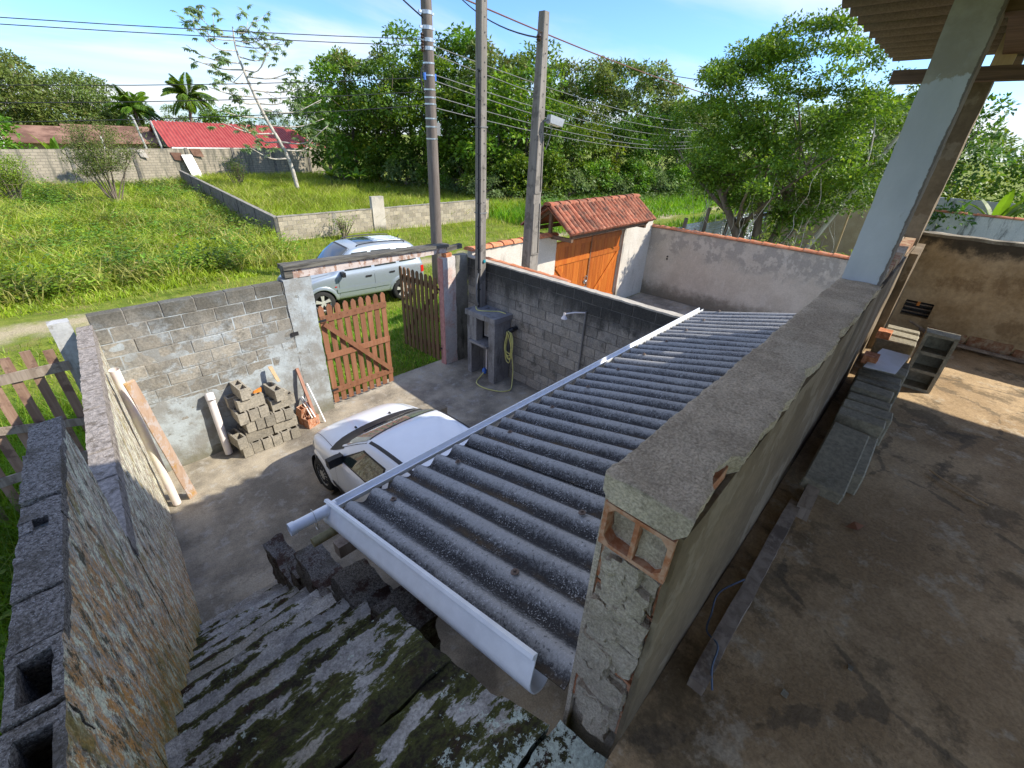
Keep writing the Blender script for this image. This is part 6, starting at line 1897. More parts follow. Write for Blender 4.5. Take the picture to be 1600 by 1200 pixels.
# low brown roofs to its left
for i, (x0, x1, y0, zr, lb) in enumerate(((-1.0, 6.0, 66, 3.75, 'long low brown roofed building at the left behind the back wall'), (6.2, 13.0, 68, 3.95, 'brown roofed building left of the red roofed house'))):
    b = empty('brown_roof_building', ((x0 + x1) / 2, y0, 0), 0, lb, 'building')
    w = (x1 - x0) / 2
    mb = MB(); mb.box((-w, -2, -0.3), (w, 3, 2.5)); mb.build('wall', MT['tan_wall'], b)
    mb = MB(); mb.hexa([(-w - 0.3, -2.8, 2.5), (w + 0.3, -2.8, 2.5), (w + 0.3, 1.5, zr), (-w - 0.3, 1.5, zr), (-w - 0.3, -2.8, 2.6), (w + 0.3, -2.8, 2.6), (w + 0.3, 1.5, zr + 0.12), (-w - 0.3, 1.5, zr + 0.12)]); mb.build('roof', MT['brownroof'], b)
    mb = MB(); mb.box((-w * 0.4, -2.9, 2.0), (-w * 0.36, -2.85, 3.2)); mb.build('downpipe', MT['white'], b)
for i, (x, y) in enumerate(((11.45, 62), (13.0, 63))):
    mb = MB(); mb.tube([(x, y, 0), (x - 0.55, y, 4.9 - i * 0.2)], 0.10, 8)
    thing_mesh(mb, 'white_mast', MT['pillar'], ['left of two pale leaning masts beside the red roof', 'right of two pale leaning masts beside the red roof'][i], 'mast')

# metal sheet fence right of the neighbour
zf = empty('sheet_metal_fence', (15.6, 7.35, 0), math.atan2(-0.6, 9.5), 'fence of blue grey corrugated metal sheets on wooden posts right of the tiled wall', 'fence')
for i in range(6):
    sh = MB()
    def zs(u, v, i=i):
        zz = v * (2.02 + 0.05 * math.sin(i * 2.1))
        return V((i * 1.65 + u * 1.68, 0.012 * math.cos(zz / 0.115 * 2 * math.pi) + 0.02 * (i % 2), zz))
    sh.grid(zs, 3, 100); sh.build('metal_sheet', MT['zinc'], zf, True)
for i, x in enumerate((1.2, 2.9, 5.0, 7.2, 9.4)):
    mb = MB(); mb.tube([(x, -0.10, -0.2), (x + 0.12, -0.14, 2.35 + 0.25 * (i % 2))], 0.07, 8); mb.build('post', MT['bark'], zf, True)
# walls further right
w1 = empty('stained_wall', (0, 0, 0), 0, 'white wall with black rain streaks and peg tiles beyond the veranda', 'wall')
part_box(w1, (30, -14, -0.2), (30.2, 1.4, 2.38), 'wall_body', MT['white_stained'], 0.5, 0.01)
cap_tiles(w1, (30.1, 1.2, 2.39), (30.1, -13, 2.39), 0.62, 0.14, MT['captile'])
w2 = empty('stained_wall', (0, 0, 0), 0, 'grey stained wall with a broken end further behind the white one', 'wall')
part_box(w2, (38, -2.2, -0.2), (38.2, 2.4, 2.55), 'wall_body', MT['white_stained'], 0.5, 0.03)
w3 = empty('tan_wall', (0, 0, 0), 0, 'tan plaster wall in the shade behind the right hand trees', 'wall')
part_box(w3, (27.5, 1.9, -0.2), (27.7, 6.4, 2.6), 'wall_body', MT['tan_wall'], 0.5, 0.02)
mb = MB(); mb.tube([(22.5, 3.0, 0), (22.45, 3.05, 3.0)], 0.03, 6)
thing_mesh(mb, 'bamboo_stake', MT['pale_timber'], 'thin pale stake standing before the tan wall', 'stake')

# ------------------------------------------------------------------ vegetation
RNG = np.random.default_rng(12)

def fast_mesh(name, verts, polys, mat, smooth=False):
    # verts (N,3), polys (M,k) of one size
    me = bpy.data.meshes.new(name)
    verts = np.ascontiguousarray(verts, dtype=np.float32); polys = np.ascontiguousarray(polys, dtype=np.int32)
    me.vertices.add(len(verts)); me.vertices.foreach_set('co', verts.ravel())
    m, k = polys.shape
    me.loops.add(m * k); me.loops.foreach_set('vertex_index', polys.ravel())
    me.polygons.add(m); me.polygons.foreach_set('loop_start', np.arange(0, m * k, k, dtype=np.int32))
    me.update(calc_edges=True)
    me.materials.append(mat)
    return me

def frames(d, roll):
    # rotation matrices (N,3,3) whose x axis is d
    d = d / np.linalg.norm(d, axis=1, keepdims=True)
    up = np.tile(np.array([0, 0, 1.0]), (len(d), 1))
    up[np.abs(d[:, 2]) > 0.98] = (1, 0, 0)
    s = np.cross(up, d); s /= np.linalg.norm(s, axis=1, keepdims=True)
    n = np.cross(d, s)
    c, si = np.cos(roll)[:, None], np.sin(roll)[:, None]
    s2 = s * c + n * si; n2 = -s * si + n * c
    return np.stack([d, s2, n2], axis=2)

LEAF_V = np.array([(0, 0, 0), (0.45, 0.5, 0.06), (1.0, 0, -0.10), (0.45, -0.5, 0.06)])
LEAF_F = np.array([(0, 1, 2), (0, 2, 3)])
def leaves(pos, d, roll, L, W):
    n = len(pos)
    F = frames(d, roll)
    t = np.repeat(LEAF_V[None], n, 0)
    t = t * np.stack([L, W, L], 1)[:, None, :]
    v = np.einsum('nij,nkj->nki', F, t) + pos[:, None, :]
    f = LEAF_F[None] + (np.arange(n) * 4)[:, None, None]
    return v.reshape(-1, 3), f.reshape(-1, 3)

def sphere_dirs(n):
    d = RNG.normal(size=(n, 3)); d /= np.linalg.norm(d, axis=1, keepdims=True)
    return d

def clump_leaves(clumps, n_each, L, W, droop=0.3, shell=0.55):
    P = []; D = []
    for (c, r) in clumps:
        n = max(6, int(n_each * (r[0] * r[1] * r[2]) ** (2 / 3.0)))
        d = sphere_dirs(n)
        rad = shell + (1 - shell) * RNG.random(n) ** 0.6
        d[:, 2] = np.where(d[:, 2] < -0.3, -d[:, 2] * 0.6, d[:, 2])
        P.append(np.array(c) + d * rad[:, None] * np.array(r))
        o = d * 0.9 + RNG.normal(size=(n, 3)) * 0.55
        o[:, 2] -= droop
        D.append(o)
    P = np.concatenate(P); D = np.concatenate(D)
    n = len(P)
    sc = RNG.uniform(0.65, 1.3, n)
    return leaves(P, D, RNG.uniform(-0.8, 0.8, n), L * sc, W * sc)

def limb(mb, a, b, r0, r1, bend=0.12, n=5, sides=7):
    a = V(a); b = V(b)
    m = (a + b) / 2 + V((random.uniform(-1, 1), random.uniform(-1, 1), random.uniform(-.3, .6))) * (b - a).length * bend
    pts = [a * (1 - t) ** 2 + m * 2 * t * (1 - t) + b * t * t for t in np.linspace(0, 1, n)]
    mb.tube(pts, [r0 + (r1 - r0) * t for t in np.linspace(0, 1, n)], sides)
    return pts

def broad_tree(H, R, nclump, L, W, n_each, base=0.25, trunk_r=0.16, lean=(0, 0), squash=0.8, skirt=False, fill=0.9):
    # returns (trunk MB, crown verts, faces)
    tb = MB()
    zc = H * (base + (1 - base) / 2)
    clumps = []
    top = V((lean[0], lean[1], H * 0.62))
    limb(tb, (0, 0, -0.3), top, trunk_r, trunk_r * 0.55, 0.05, 6, 8)
    for i in range(nclump):
        th = random.uniform(0, 2 * math.pi); u = random.uniform(-1, 1)
        rr = random.uniform(0.35, 1.0) ** 0.5 * fill
        c = V((lean[0] + R * rr * math.sqrt(max(0, 1 - u * u * 0.85)) * math.cos(th), lean[1] + R * rr * math.sqrt(max(0, 1 - u * u * 0.85)) * math.sin(th), zc + (H - zc) * u * 0.92 * (1 if u > 0 else 1.0)))
        if skirt and c.z > H * 0.7:
            c.x = lean[0] + (c.x - lean[0]) * 0.75; c.y = lean[1] + (c.y - lean[1]) * 0.75
        r = R * random.uniform(0.20, 0.38)
        clumps.append((tuple(c), (r, r, r * squash)))
        if i % 3 == 0:
            f = random.uniform(0.45, 1.0)
            limb(tb, V((0, 0, 0)).lerp(top, f), c, trunk_r * 0.35, trunk_r * 0.08, 0.15, 4, 5)
    v, f = clump_leaves(clumps, n_each, L, W)
    return tb, v, f

def plant_tree(name, proto, loc, rz, sc, label, cat='tree', group=None):
    # proto: (trunk mesh, trunk mat, crown mesh)
    root = empty(name, (loc[0], loc[1], tz(loc[0], loc[1])), rz, label, cat, group)
    root.scale = sc if isinstance(sc, tuple) else (sc, sc, sc)
    t = link_mesh('trunk', proto[0], None, root); c = link_mesh('crown', proto[1], None, root)
    return root

def proto(tree, bark, leaf):
    tb, v, f = tree
    me = tb.mesh('trunk'); me.materials.append(bark)
    me.polygons.foreach_set('use_smooth', [True] * len(me.polygons))
    return me, fast_mesh('crown', v, f, leaf)

forest = [
    proto(broad_tree(10.5, 3.6, 46, 0.36, 0.20, 110, 0.06), MT['bark'], MT['leaf']),
    proto(broad_tree(10.0, 3.3, 44, 0.32, 0.18, 120, 0.10), MT['bark'], MT['leaf_dark']),
    proto(broad_tree(9.0, 3.5, 40, 0.40, 0.22, 95, 0.05), MT['bark'], MT['leaf_bright']),
    proto(broad_tree(11.0, 3.0, 36, 0.34, 0.16, 95, 0.3), MT['bark'], MT['leaf']),
    proto(broad_tree(11.0, 3.4, 36, 0.32, 0.17, 170, 0.40, fill=1.0), MT['bark_pale'], MT['leaf_olive']),
    proto(broad_tree(5.0, 3.0, 40, 0.34, 0.20, 120, 0.0), MT['bark'], MT['leaf']),
    proto(broad_tree(3.2, 2.4, 30, 0.32, 0.18, 130, 0.0), MT['bark'], MT['leaf_pale']),
    proto(broad_tree(8.8, 5.2, 80, 0.34, 0.17, 105, 0.2, fill=0.98), MT['bark_pale'], MT['leaf_olive']),
]
kinds = ['full leafy green', 'dark dense', 'bright yellow green', 'tall mid green', 'open olive crowned', 'low rounded', 'pale green bushy']
# front row of the wood: (x, y, proto, scale)
front = [(23.6, 42.5, 0, 0.98), (24.6, 40.0, 2, 0.8), (25.0, 38.0, 1, 1.0), (26.2, 35.5, 0, 0.92), (27.8, 34.0, 2, 0.88), (28.6, 31.2, 1, 0.95), (28.4, 28.6, 2, 0.95), (30.0, 27.0, 0, 0.86), (32.0, 25.8, 1, 0.72),
         (34.4, 25.6, 0, 0.66), (36.6, 25.0, 2, 0.62), (38.8, 24.0, 1, 0.70), (41.2, 23.4, 0, 0.62), (43.6, 22.4, 1, 0.72), (46.0, 21.6, 4, 0.80), (48.6, 21.4, 0, 0.66), (52, 21.6, 2, 0.6)]
ordinals = ['first', 'second', 'third', 'fourth', 'fifth', 'sixth', 'seventh', 'eighth', 'ninth', 'tenth', 'eleventh', 'twelfth', 'thirteenth', 'fourteenth', 'fifteenth', 'sixteenth', 'seventeenth', 'eighteenth', 'nineteenth', 'twentieth', 'twenty first', 'twenty second']
rnd = random.Random(21)
for i, (x, y, p, s) in enumerate(front):
    s *= rnd.uniform(0.95, 1.06)
    plant_tree('forest_tree', forest[p], (x, y), rnd.uniform(0, 6.28), (s * 1.05, s * 1.05, s), '%s tree, %s from the left in the front row of the wood' % (kinds[p], ordinals[i]), 'tree', 'trees of the wood across the street')
back = [(24, 47, 0, 1.0), (27, 44, 4, 1.0), (29.5, 42, 3, 1.05), (31.5, 39, 1, 1.08), (33, 36, 0, 1.08), (33.2, 32.8, 4, 1.0), (34.5, 30.2, 3, 0.98), (37.5, 30.5, 1, 0.90), (40, 29, 4, 0.95), (43, 29.5, 3, 0.92), (44.5, 27.2, 4, 1.02), (47.5, 27, 4, 0.92), (51, 26, 3, 0.8), (55, 25.5, 4, 0.86), (60, 24, 0, 0.8), (66, 25, 3, 0.8)]
for i, (x, y, p, s) in enumerate(back):
    s *= rnd.uniform(1.0, 1.12)
    plant_tree('forest_tree', forest[p], (x, y), rnd.uniform(0, 6.28), s, '%s tree, %s from the left in the back row of the wood' % (kinds[p], ordinals[i]), 'tree', 'trees of the wood across the street')
low = [(22.6, 43.5, 6, 0.7), (23.6, 39.0, 5, 0.55), (24.5, 36.0, 6, 0.8), (26.0, 33.4, 5, 0.62), (27.0, 31.0, 6, 0.9), (26.2, 28.2, 5, 0.6), (27.6, 26.2, 5, 0.72), (30.0, 25.0, 5, 0.75), (32.6, 24.2, 6, 0.8), (35.2, 23.8, 5, 0.65), (37.6, 23.2, 6, 0.7), (39.8, 22.4, 5, 0.66), (42.2, 21.4, 6, 0.75), (44.5, 20.6, 5, 0.6), (25.2, 26.4, 6, 0.6)]
for i, (x, y, p, s) in enumerate(low):
    plant_tree('bush', forest[p], (x, y), rnd.uniform(0, 6.28), s, '%s bush, %s from the left along the foot of the wood' % (kinds[p], ordinals[i]), 'bush', 'bushes at the foot of the wood')
# trees at the back left, behind the wall
bl = [(1.8, 77, 7, 1.15, 'broad olive grey tree at the far left behind the back wall'), (8.8, 80, 7, 1.0, 'olive crowned tree right of the broad one behind the back wall'), (-0.5, 57, 5, 1.0, 'low dark green tree at the far left edge behind the wall'),
      (15.0, 82, 1, 0.72, 'dark tree behind the left end of the red roof'), (20.0, 84, 0, 0.66, 'green tree behind the middle of the red roof'), (25.5, 82, 5, 1.3, 'rounded tree behind the right part of the red roof'), (31.5, 80, 1, 0.68, 'dark tree behind the right end of the red roof'),
      (11, 84, 5, 1.2, 'rounded tree behind the brown roofs'), (4, 90, 1, 0.75, 'dark distant tree above the low brown roof'), (-4, 84, 0, 0.7, 'distant green tree at the left horizon'), (36, 76, 0, 0.78, 'green tree between the red roof and the wood'), (31, 56, 5, 0.9, 'low tree at the left corner of the wood')]
for x, y, p, s, lb in bl:
    plant_tree('background_tree', forest[p], (x, y), rnd.uniform(0, 6.28), s, lb)
# trees beyond the right end of the street and behind the veranda wall
br = [(31, 9.5, 3, 0.62, 'slender green tree behind the metal fence'), (27.5, 6.6, 1, 0.66, 'dark tree right of the metal fence'), (33, 3.6, 0, 0.78, 'leafy tree behind the tan wall'), (30.5, 1.4, 1, 0.70, 'dark tree left of the stained wall seen past the column'), (43, 1.0, 2, 0.7, 'bright tree beyond the stained walls'),
      (41, -3.5, 0, 0.68, 'leafy tree beyond the white stained wall'), (36, -6.5, 2, 0.55, 'yellow green tree over the white stained wall at the picture edge'), (48, -7, 3, 0.75, 'tall tree far behind the white stained wall'), (60, 9, 4, 0.9, 'olive tree far down the street'), (70, 16, 0, 0.9, 'green tree at the far end of the street'), (52, 6, 1, 0.8, 'dark tree far behind the metal fence'), (37, 7.2, 5, 0.9, 'rounded tree behind the right end of the metal fence')]
for x, y, p, s, lb in br:
    plant_tree('right_side_tree', forest[p], (x, y), rnd.uniform(0, 6.28), s, lb)

# big leaning tree in the next plot, with bromeliads and vines
def big_tree():
    root = empty('leaning_tree', (20.0, 5.3, 0), 0, 'big leafy tree with leaning trunks and bromeliads beside the metal fence', 'tree')
    tb = MB(); clumps = []
    ends = []
    base = V((0, 0, -0.2))
    main = [((-0.6, 0.9, 2.2), 0.17), ((-1.1, 1.9, 3.6), 0.13), ((0.9, -0.5, 3.4), 0.12), ((0.2, 0.5, 3.4), 0.14), ((1.6, -1.2, 3.0), 0.09)]
    for (e, r) in main:
        pts = limb(tb, base + V((random.uniform(-.25, .25), random.uniform(-.25, .25), 0)), e, r * 1.5, r * 0.8, 0.08, 7, 8)
        for k in range(6):
            d = V((random.gauss(0, 1.5), random.gauss(0, 1.7), random.uniform(0.9, 3.4)))
            b = V(e) * random.uniform(0.75, 1.0) + d
            b.z = min(b.z, 7.6)
            limb(tb, V(e) * random.uniform(0.8, 1), b, r * 0.5, 0.02, 0.12, 5, 6)
            ends.append(b)
    for b in ends:
        for k in range(3):
            c = b + V((random.gauss(0, .55), random.gauss(0, .55), random.gauss(0.1, .4)))
            r = random.uniform(0.38, 0.75)
            clumps.append((tuple(c), (r, r, r * 0.75)))
    # crown silhouette
    for k in range(80):
        th = random.uniform(0, 6.28); u = random.uniform(-0.75, 1)
        rr = random.uniform(0.55, 1)
        s = math.sqrt(max(0, 1 - u * u))
        c = V((2.6 * rr * s * math.cos(th), 0.2 + 3.7 * rr * s * math.sin(th), 5.3 + 2.9 * u))
        r = random.uniform(0.45, 0.85)
        clumps.append((tuple(c), (r, r, r * 0.7)))
    me = tb.mesh('trunk'); me.materials.append(MT['bark']); me.polygons.foreach_set('use_smooth', [True] * len(me.polygons))
    link_mesh('trunk', me, None, root)
    for k in range(26):
        clumps.append(((random.uniform(-1.6, 1.9), random.uniform(-3.0, 2.4), random.uniform(2.3, 4.2)), (0.55, 0.55, 0.45)))
    v, f = clump_leaves(clumps, 1000, 0.125, 0.07, 0.2, 0.2)
    link_mesh('crown', fast_mesh('crown', v, f, MT['leaf']), None, root)
    # hanging vines
    mb = MB()
    for k in range(46):
        x, y = random.uniform(-1.8, 2.2), random.uniform(-2.0, 2.6); z = random.uniform(2.6, 5.4)
        q = [V((x, y, z))]
        for m in range(5):
            q.append(q[-1] + V((random.gauss(0, .16), random.gauss(0, .18), -z * random.uniform(0.08, 0.22))))
        mb.tube(bez(q, 3), random.uniform(0.005, 0.013), 4)
    mb.build('vines', MT['bark_pale'], root, True)
    return root
big_tree()
mb = MB()
limb(mb, (20.6, 4.3, -0.2), (21.2, 2.2, 5.6), 0.12, 0.05, 0.06, 7, 7); limb(mb, (21.1, 2.9, 4.2), (21.6, 3.4, 6.2), 0.04, 0.015, 0.1, 5, 5); limb(mb, (21.15, 2.6, 4.8), (20.7, 1.2, 6.6), 0.035, 0.012, 0.1, 5, 5)
tmesh = mb.mesh('trunk'); tmesh.materials.append(MT['bark_pale'])
cl = [((21.4 + random.gauss(0, .8), 2.0 + random.gauss(0, 1.0), 4.3 + random.gauss(0, .8)), (0.5, 0.5, 0.35)) for k in range(40)]
v, f = clump_leaves(cl, 150, 0.17, 0.06, 0.3, 0.3)
root = empty('slender_tree', (0, 0, 0), 0, 'slender pale trunked tree with sparse leaves leaning right of the big one', 'tree')
link_mesh('trunk', tmesh, None, root); link_mesh('crown', fast_mesh('crown', v, f, MT['leaf_pale']), None, root)

def rosette(n, L, W, spread=(0.3, 1.2), droop=0.7, seg=5):
    V_ = []; F_ = []
    for i in range(n):
        az = 2 * math.pi * i / n + random.uniform(-.3, .3); el = random.uniform(*spread)
        l = L * random.uniform(0.7, 1.15)
        b = len(V_)
        p = V((0, 0, 0)); d = V((math.cos(az) * math.cos(el), math.sin(az) * math.cos(el), math.sin(el)))
        s = V((-math.sin(az), math.cos(az), 0))
        for k in range(seg + 1):
            t = k / seg
            w = W * (math.sin(math.pi * min(1, t * 0.85 + 0.15)) ** 0.7) * (1 - 0.55 * t * t) if k < seg else 0.004
            V_ += [p + s * w / 2 + V((0, 0, 0.18 * w)), p, p - s * w / 2 + V((0, 0, 0.18 * w))]
            p = p + d * (l / seg); d = (d + V((0, 0, -droop / seg))).normalized()
        for k in range(seg):
            a = b + 3 * k
            F_ += [(a, a + 1, a + 4, a + 3), (a + 1, a + 2, a + 5, a + 4)]
    return V_, F_
def rosette_mesh(name, mat, **k):
    v, f = rosette(**k)
    me = bpy.data.meshes.new(name); me.from_pydata([tuple(p) for p in v], [], f); me.materials.append(mat)
    return me
brm = [rosette_mesh('bromeliad', MT['brom'], n=16, L=0.75, W=0.06, spread=(0.2, 1.4), droop=1.5) for k in range(3)]
for i, (x, y, z, s, lb) in enumerate(((19.3, 6.35, 2.1, 1.0, 'bromeliad on the left leaning trunk of the big tree'), (19.6, 5.9, 1.7, 0.9, 'bromeliad low on the left trunk just above the metal fence'), (20.3, 5.0, 2.5, 1.2, 'large bromeliad in the middle fork of the big tree'), (20.2, 4.7, 1.7, 1.2, 'bromeliad hanging low on the right side of the big tree'), (20.8, 4.6, 2.9, 1.0, 'bromeliad on the right limb of the big tree'), (19.9, 5.4, 2.9, 0.9, 'bromeliad high in the left fork of the big tree'), (20.4, 4.3, 2.1, 0.9, 'bromeliad drooping nearest the white column'))):
    o = link_mesh('bromeliad', brm[i % 3], None); o.location = (x, y, z); o.scale = (s, s, s); o.rotation_euler = (random.uniform(-.4, .4), random.uniform(-.4, .4), random.uniform(0, 6))
    props(o, lb, 'plant', 'bromeliads on the big tree')
# weeds by the tiled wall
for i, (x, y, s, lb) in enumerate(((17.2, 3.0, 0.95, 'yellowish weedy bush over the tiled wall beside the column'), (18.0, 4.0, 0.9, 'low weedy bush behind the tiled wall, left of the yellowish one'), (22.5, 6.4, 1.2, 'green undergrowth bush behind the metal fence'))):
    cl = [((max(-1.5, min(1.5, random.gauss(0, .6))), random.gauss(0, .7), 1.3 + random.gauss(0, .5)), (0.4, 0.4, 0.4)) for k in range(24)]
    v, f = clump_leaves(cl, 120, 0.2, 0.06, 0.2, 0.3)
    root = empty('weedy_bush', (x, y, 0), 0, lb, 'bush')
    root.scale = (s, s, s)
    link_mesh('crown', fast_mesh('crown', v, f, MT['leaf_olive'] if i == 0 else MT['leaf']), None, root)
    mb = MB()
    for k in range(6): limb(mb, (0, 0, -0.1), (random.gauss(0, .5), random.gauss(0, .5), 1.4), 0.03, 0.01, 0.1, 4, 5)
    mb.build('stems', MT['bark'], root, True)

# cecropia: pale bare limbs with star shaped leaf tufts
def cecropia(loc, label):
    root = empty('cecropia_tree', loc, 0, label, 'tree')
    tb = MB(); tips = []
    rnd = random.Random(4)
    trunk = bez([(0, 0, -0.3), (-0.35, 0, 2.6), (-1.35, 0.2, 5.2), (-1.9, 0.4, 7.2), (-2.2, 0.6, 9.0), (-2.1, 0.7, 10.3)], 5)
    tb.tube(trunk, list(np.linspace(0.17, 0.035, len(trunk))), 8)
    for k in range(24):
        t = 0.22 + 0.76 * k / 23
        p = trunk[int(t * (len(trunk) - 1))]
        sd = 1 if k % 2 else -1
        az = sd * (math.pi / 2) + rnd.uniform(-.8, .8)
        l = rnd.uniform(2.2, 4.9) * (1.15 - 0.6 * t)
        # branches mostly spread across the view, then turn upwards
        d = V((math.sin(az), math.cos(az) * 0.6 - math.sin(az) * 0.35, 0)).normalized()
        q = bez([p, p + d * l * 0.5 + V((0, 0, 0.0)), p + d * l + V((0, 0, rnd.uniform(0.3, 1.3)))], 4)
        r0 = 0.062 * (1.2 - 0.7 * t)
        tb.tube(q, list(np.linspace(r0, 0.022, len(q))), 6)
        tips.append(q[-1])
        for m in range(3):
            s = q[int(len(q) * (0.45 + 0.17 * m))]
            e = s + V((rnd.gauss(0, .5), rnd.gauss(0, .5), rnd.uniform(0.1, 0.9)))
            tb.tube([s, (s + e) / 2 + V((0, 0, -.06)), e], [0.025, 0.02, 0.014], 5); tips.append(e)
    me = tb.mesh('trunk'); me.materials.append(MT['bark_pale']); me.polygons.foreach_set('use_smooth', [True] * len(me.polygons))
    link_mesh('trunk', me, None, root)
    P = []; D = []; L = []
    for tp in tips:
        for q in range(rnd.randint(2, 3)):
            # one palmate leaf: lobes radiating from a stalk end
            c = tp + V((rnd.gauss(0, .32), rnd.gauss(0, .32), rnd.gauss(0.0, .25)))
            nrm = V((rnd.gauss(0, .5), rnd.gauss(0, .5), 1)).normalized()
            a = nrm.orthogonal().normalized(); b = nrm.cross(a)
            lb = rnd.uniform(0.26, 0.46)
            for k in range(9):
                t = 2 * math.pi * k / 9 + 0.2
                P.append(tuple(c)); D.append(tuple(a * math.cos(t) + b * math.sin(t) - V((0, 0, 0.45)))); L.append(lb * rnd.uniform(0.8, 1.1))
    P = np.array(P); D = np.array(D); L = np.array(L)
    v, f = leaves(P, D, np.zeros(len(P)), L, L * 0.42)
    link_mesh('crown', fast_mesh('crown', v, f, MT['cecropia']), None, root)
cecropia((15.9, 38.2, 0), 'slim pale trunked cecropia tree standing in the overgrown plot')

# palms
def palm(loc, H, label, nf=17, L=3.6, lean=0.4):
    root = empty('coconut_palm', loc, 0, label, 'palm tree')
    mb = MB(); pts = bez([(0, 0, -0.3), (lean * 0.3, 0, H * 0.5), (lean, 0, H)], 5)
    mb.tube(pts, list(np.linspace(0.22, 0.13, len(pts))), 8); mb.build('trunk', MT['bark'], root, True)
    P = []; D = []; LL = []; rb = MB()
    top = V((lean, 0, H))
    for i in range(nf):
        az = 2 * math.pi * i / nf * 2.618 + random.uniform(-.2, .2); el = random.uniform(0.0, 1.4)
        d = V((math.cos(az) * math.cos(el), math.sin(az) * math.cos(el), math.sin(el)))
        p = top.copy(); l = L * random.uniform(0.8, 1.1); pp_ = [p.copy()]
        for k in range(14):
            p = p + d * (l / 14); d = (d + V((0, 0, -0.115))).normalized(); pp_.append(p.copy())
            s = d.cross(V((0, 0, 1))).normalized()
            for q in range(3):
                for sg in (1, -1):
                    P.append(tuple(p + d * (l / 14) * (q / 3))); D.append(tuple(s * sg * 0.8 + d * 0.75 + V((0, 0, -0.45)))); LL.append(0.75 * math.sin(math.pi * min(0.98, (k + 1.5) / 16)) + 0.15)
        rb.tube(pp_, list(np.linspace(0.035, 0.01, len(pp_))), 5)
    rb.build('frond_ribs', MT['leaf_olive'], root)
    P = np.array(P); D = np.array(D); LL = np.array(LL)
    v, f = leaves(P, D, RNG.uniform(-.5, .5, len(P)), LL, LL * 0.16 + 0.03)
    link_mesh('crown', fast_mesh('crown', v, f, MT['leaf']), None, root)
palm((17.6, 70, 0), 7.2, 'taller coconut palm behind the red roofed house', 23, 3.0, 0.6)
palm((13.6, 74, 0), 5.6, 'lower coconut palm left of the taller one', 19, 2.9, -0.2)
palm((29.5, 60, 0), 7.2, 'palm with hanging fronds between the cecropia and the wood', 16, 2.8, 0.1)
palm((34.0, -4.0, 0), 6.0, 'palm seen past the brown column above the stained wall', 14, 2.8, 0.2)

# banana plants
for i, (x, y, s, n, lb) in enumerate(((19.2, 39.2, 1.0, 9, 'banana plant left of the wood, beside the cecropia trunk'), (20.8, 37.8, 0.9, 8, 'banana plant at the left foot of the wood'), (3.6, 52.8, 1.15, 7, 'banana plant rising over the back wall at the left'), (36.0, -1.6, 1.2, 8, 'banana plant behind the white stained wall'), (34.4, 0.2, 0.9, 5, 'banana leaf cluster over the broken grey wall'))):
    root = empty('banana_plant', (x, y, tz(x, y)), random.uniform(0, 6), lb, 'plant')
    root.scale = (s, s, s)
    mb = MB(); mb.tube([(0, 0, -0.2), (0.03, 0, 1.4)], [0.10, 0.06], 8); mb.build('stem', MT['brom'], root, True)
    o = link_mesh('leaves', rosette_mesh('leaves', MT['banana'], n=n, L=2.0, W=0.48, spread=(0.5, 1.35), droop=1.1, seg=7), None, root); o.location = (0, 0, 1.2)

# thin scrubby bush in front of the back wall
def scrub(loc, H, R, label, leafy=400, mat=None):
    root = empty('scrub_bush', (loc[0], loc[1], tz(*loc)), 0, label, 'bush')
    mb = MB(); P = []
    for k in range(16):
        e = V((random.gauss(0, R * 0.55), random.gauss(0, R * 0.55), H * random.uniform(0.7, 1.05)))
        pts = limb(mb, (random.uniform(-.1, .1), random.uniform(-.1, .1), -0.1), e, 0.045, 0.012, 0.12, 6, 5)
        for m in range(6):
            s = pts[random.randint(3, 5)]; t = s + V((random.gauss(0, R * .3), random.gauss(0, R * .3), random.uniform(0.0, H * 0.22)))
            mb.tube([s, t], [0.014, 0.006], 4)
            for q in range(leafy // 16):
                P.append(tuple(s.lerp(t, random.random()) + V((random.gauss(0, .22), random.gauss(0, .22), random.gauss(0.1, .16)))))
    mb.build('twigs', MT['bark'], root, True)
    P = np.array(P); n = len(P); d = sphere_dirs(n)
    v, f = leaves(P, d, RNG.uniform(-1, 1, n), RNG.uniform(.06, .15, n), RNG.uniform(.03, .06, n))
    link_mesh('foliage', fast_mesh('foliage', v, f, mat or MT['leaf_olive']), None, root)
scrub((4.4, 37.0), 4.0, 1.9, 'thin olive bush with bare stems before the back wall at the left', 1700)
scrub((0.2, 41.0), 2.2, 1.2, 'small weedy bush at the far left before the back wall', 800, MT['leaf_bright'])
scrub((10.6, 21.2), 0.8, 0.35, 'spindly weed in front of the low street wall', 60, MT['leaf_bright'])
scrub((13.2, 43.0), 2.0, 0.8, 'dark leggy weed before the back wall near the low wall', 200, MT['leaf'])

# grasses -----------------------------------------------------------
def grass_mesh(pts, h, w, lean, name, mat):
    n = len(pts)
    az = RNG.uniform(0, 2 * np.pi, n); fz = RNG.uniform(0, 2 * np.pi, n)
    dx, dy = np.cos(az), np.sin(az); sx, sy = np.cos(fz), np.sin(fz)
    ln = lean * h * RNG.uniform(0.3, 1.3, n)
    base = pts
    def P(t, k, side):
        o = ln * k
        return np.stack([base[:, 0] + dx * o + side * sx * w, base[:, 1] + dy * o + side * sy * w, base[:, 2] + h * t], 1)
    v = np.stack([P(-0.03, 0, -0.5), P(-0.03, 0, 0.5), P(0.5, 0.28, 0.42), P(0.5, 0.28, -0.42), P(0.92, 1.0, 0)], 1)
    b = (np.arange(n) * 5)[:, None]
    f = np.concatenate([b + np.array([[0, 1, 2]]), b + np.array([[0, 2, 3]]), b + np.array([[3, 2, 4]])], 1).reshape(-1, 3)
    return fast_mesh(name, v.reshape(-1, 3), f, mat)
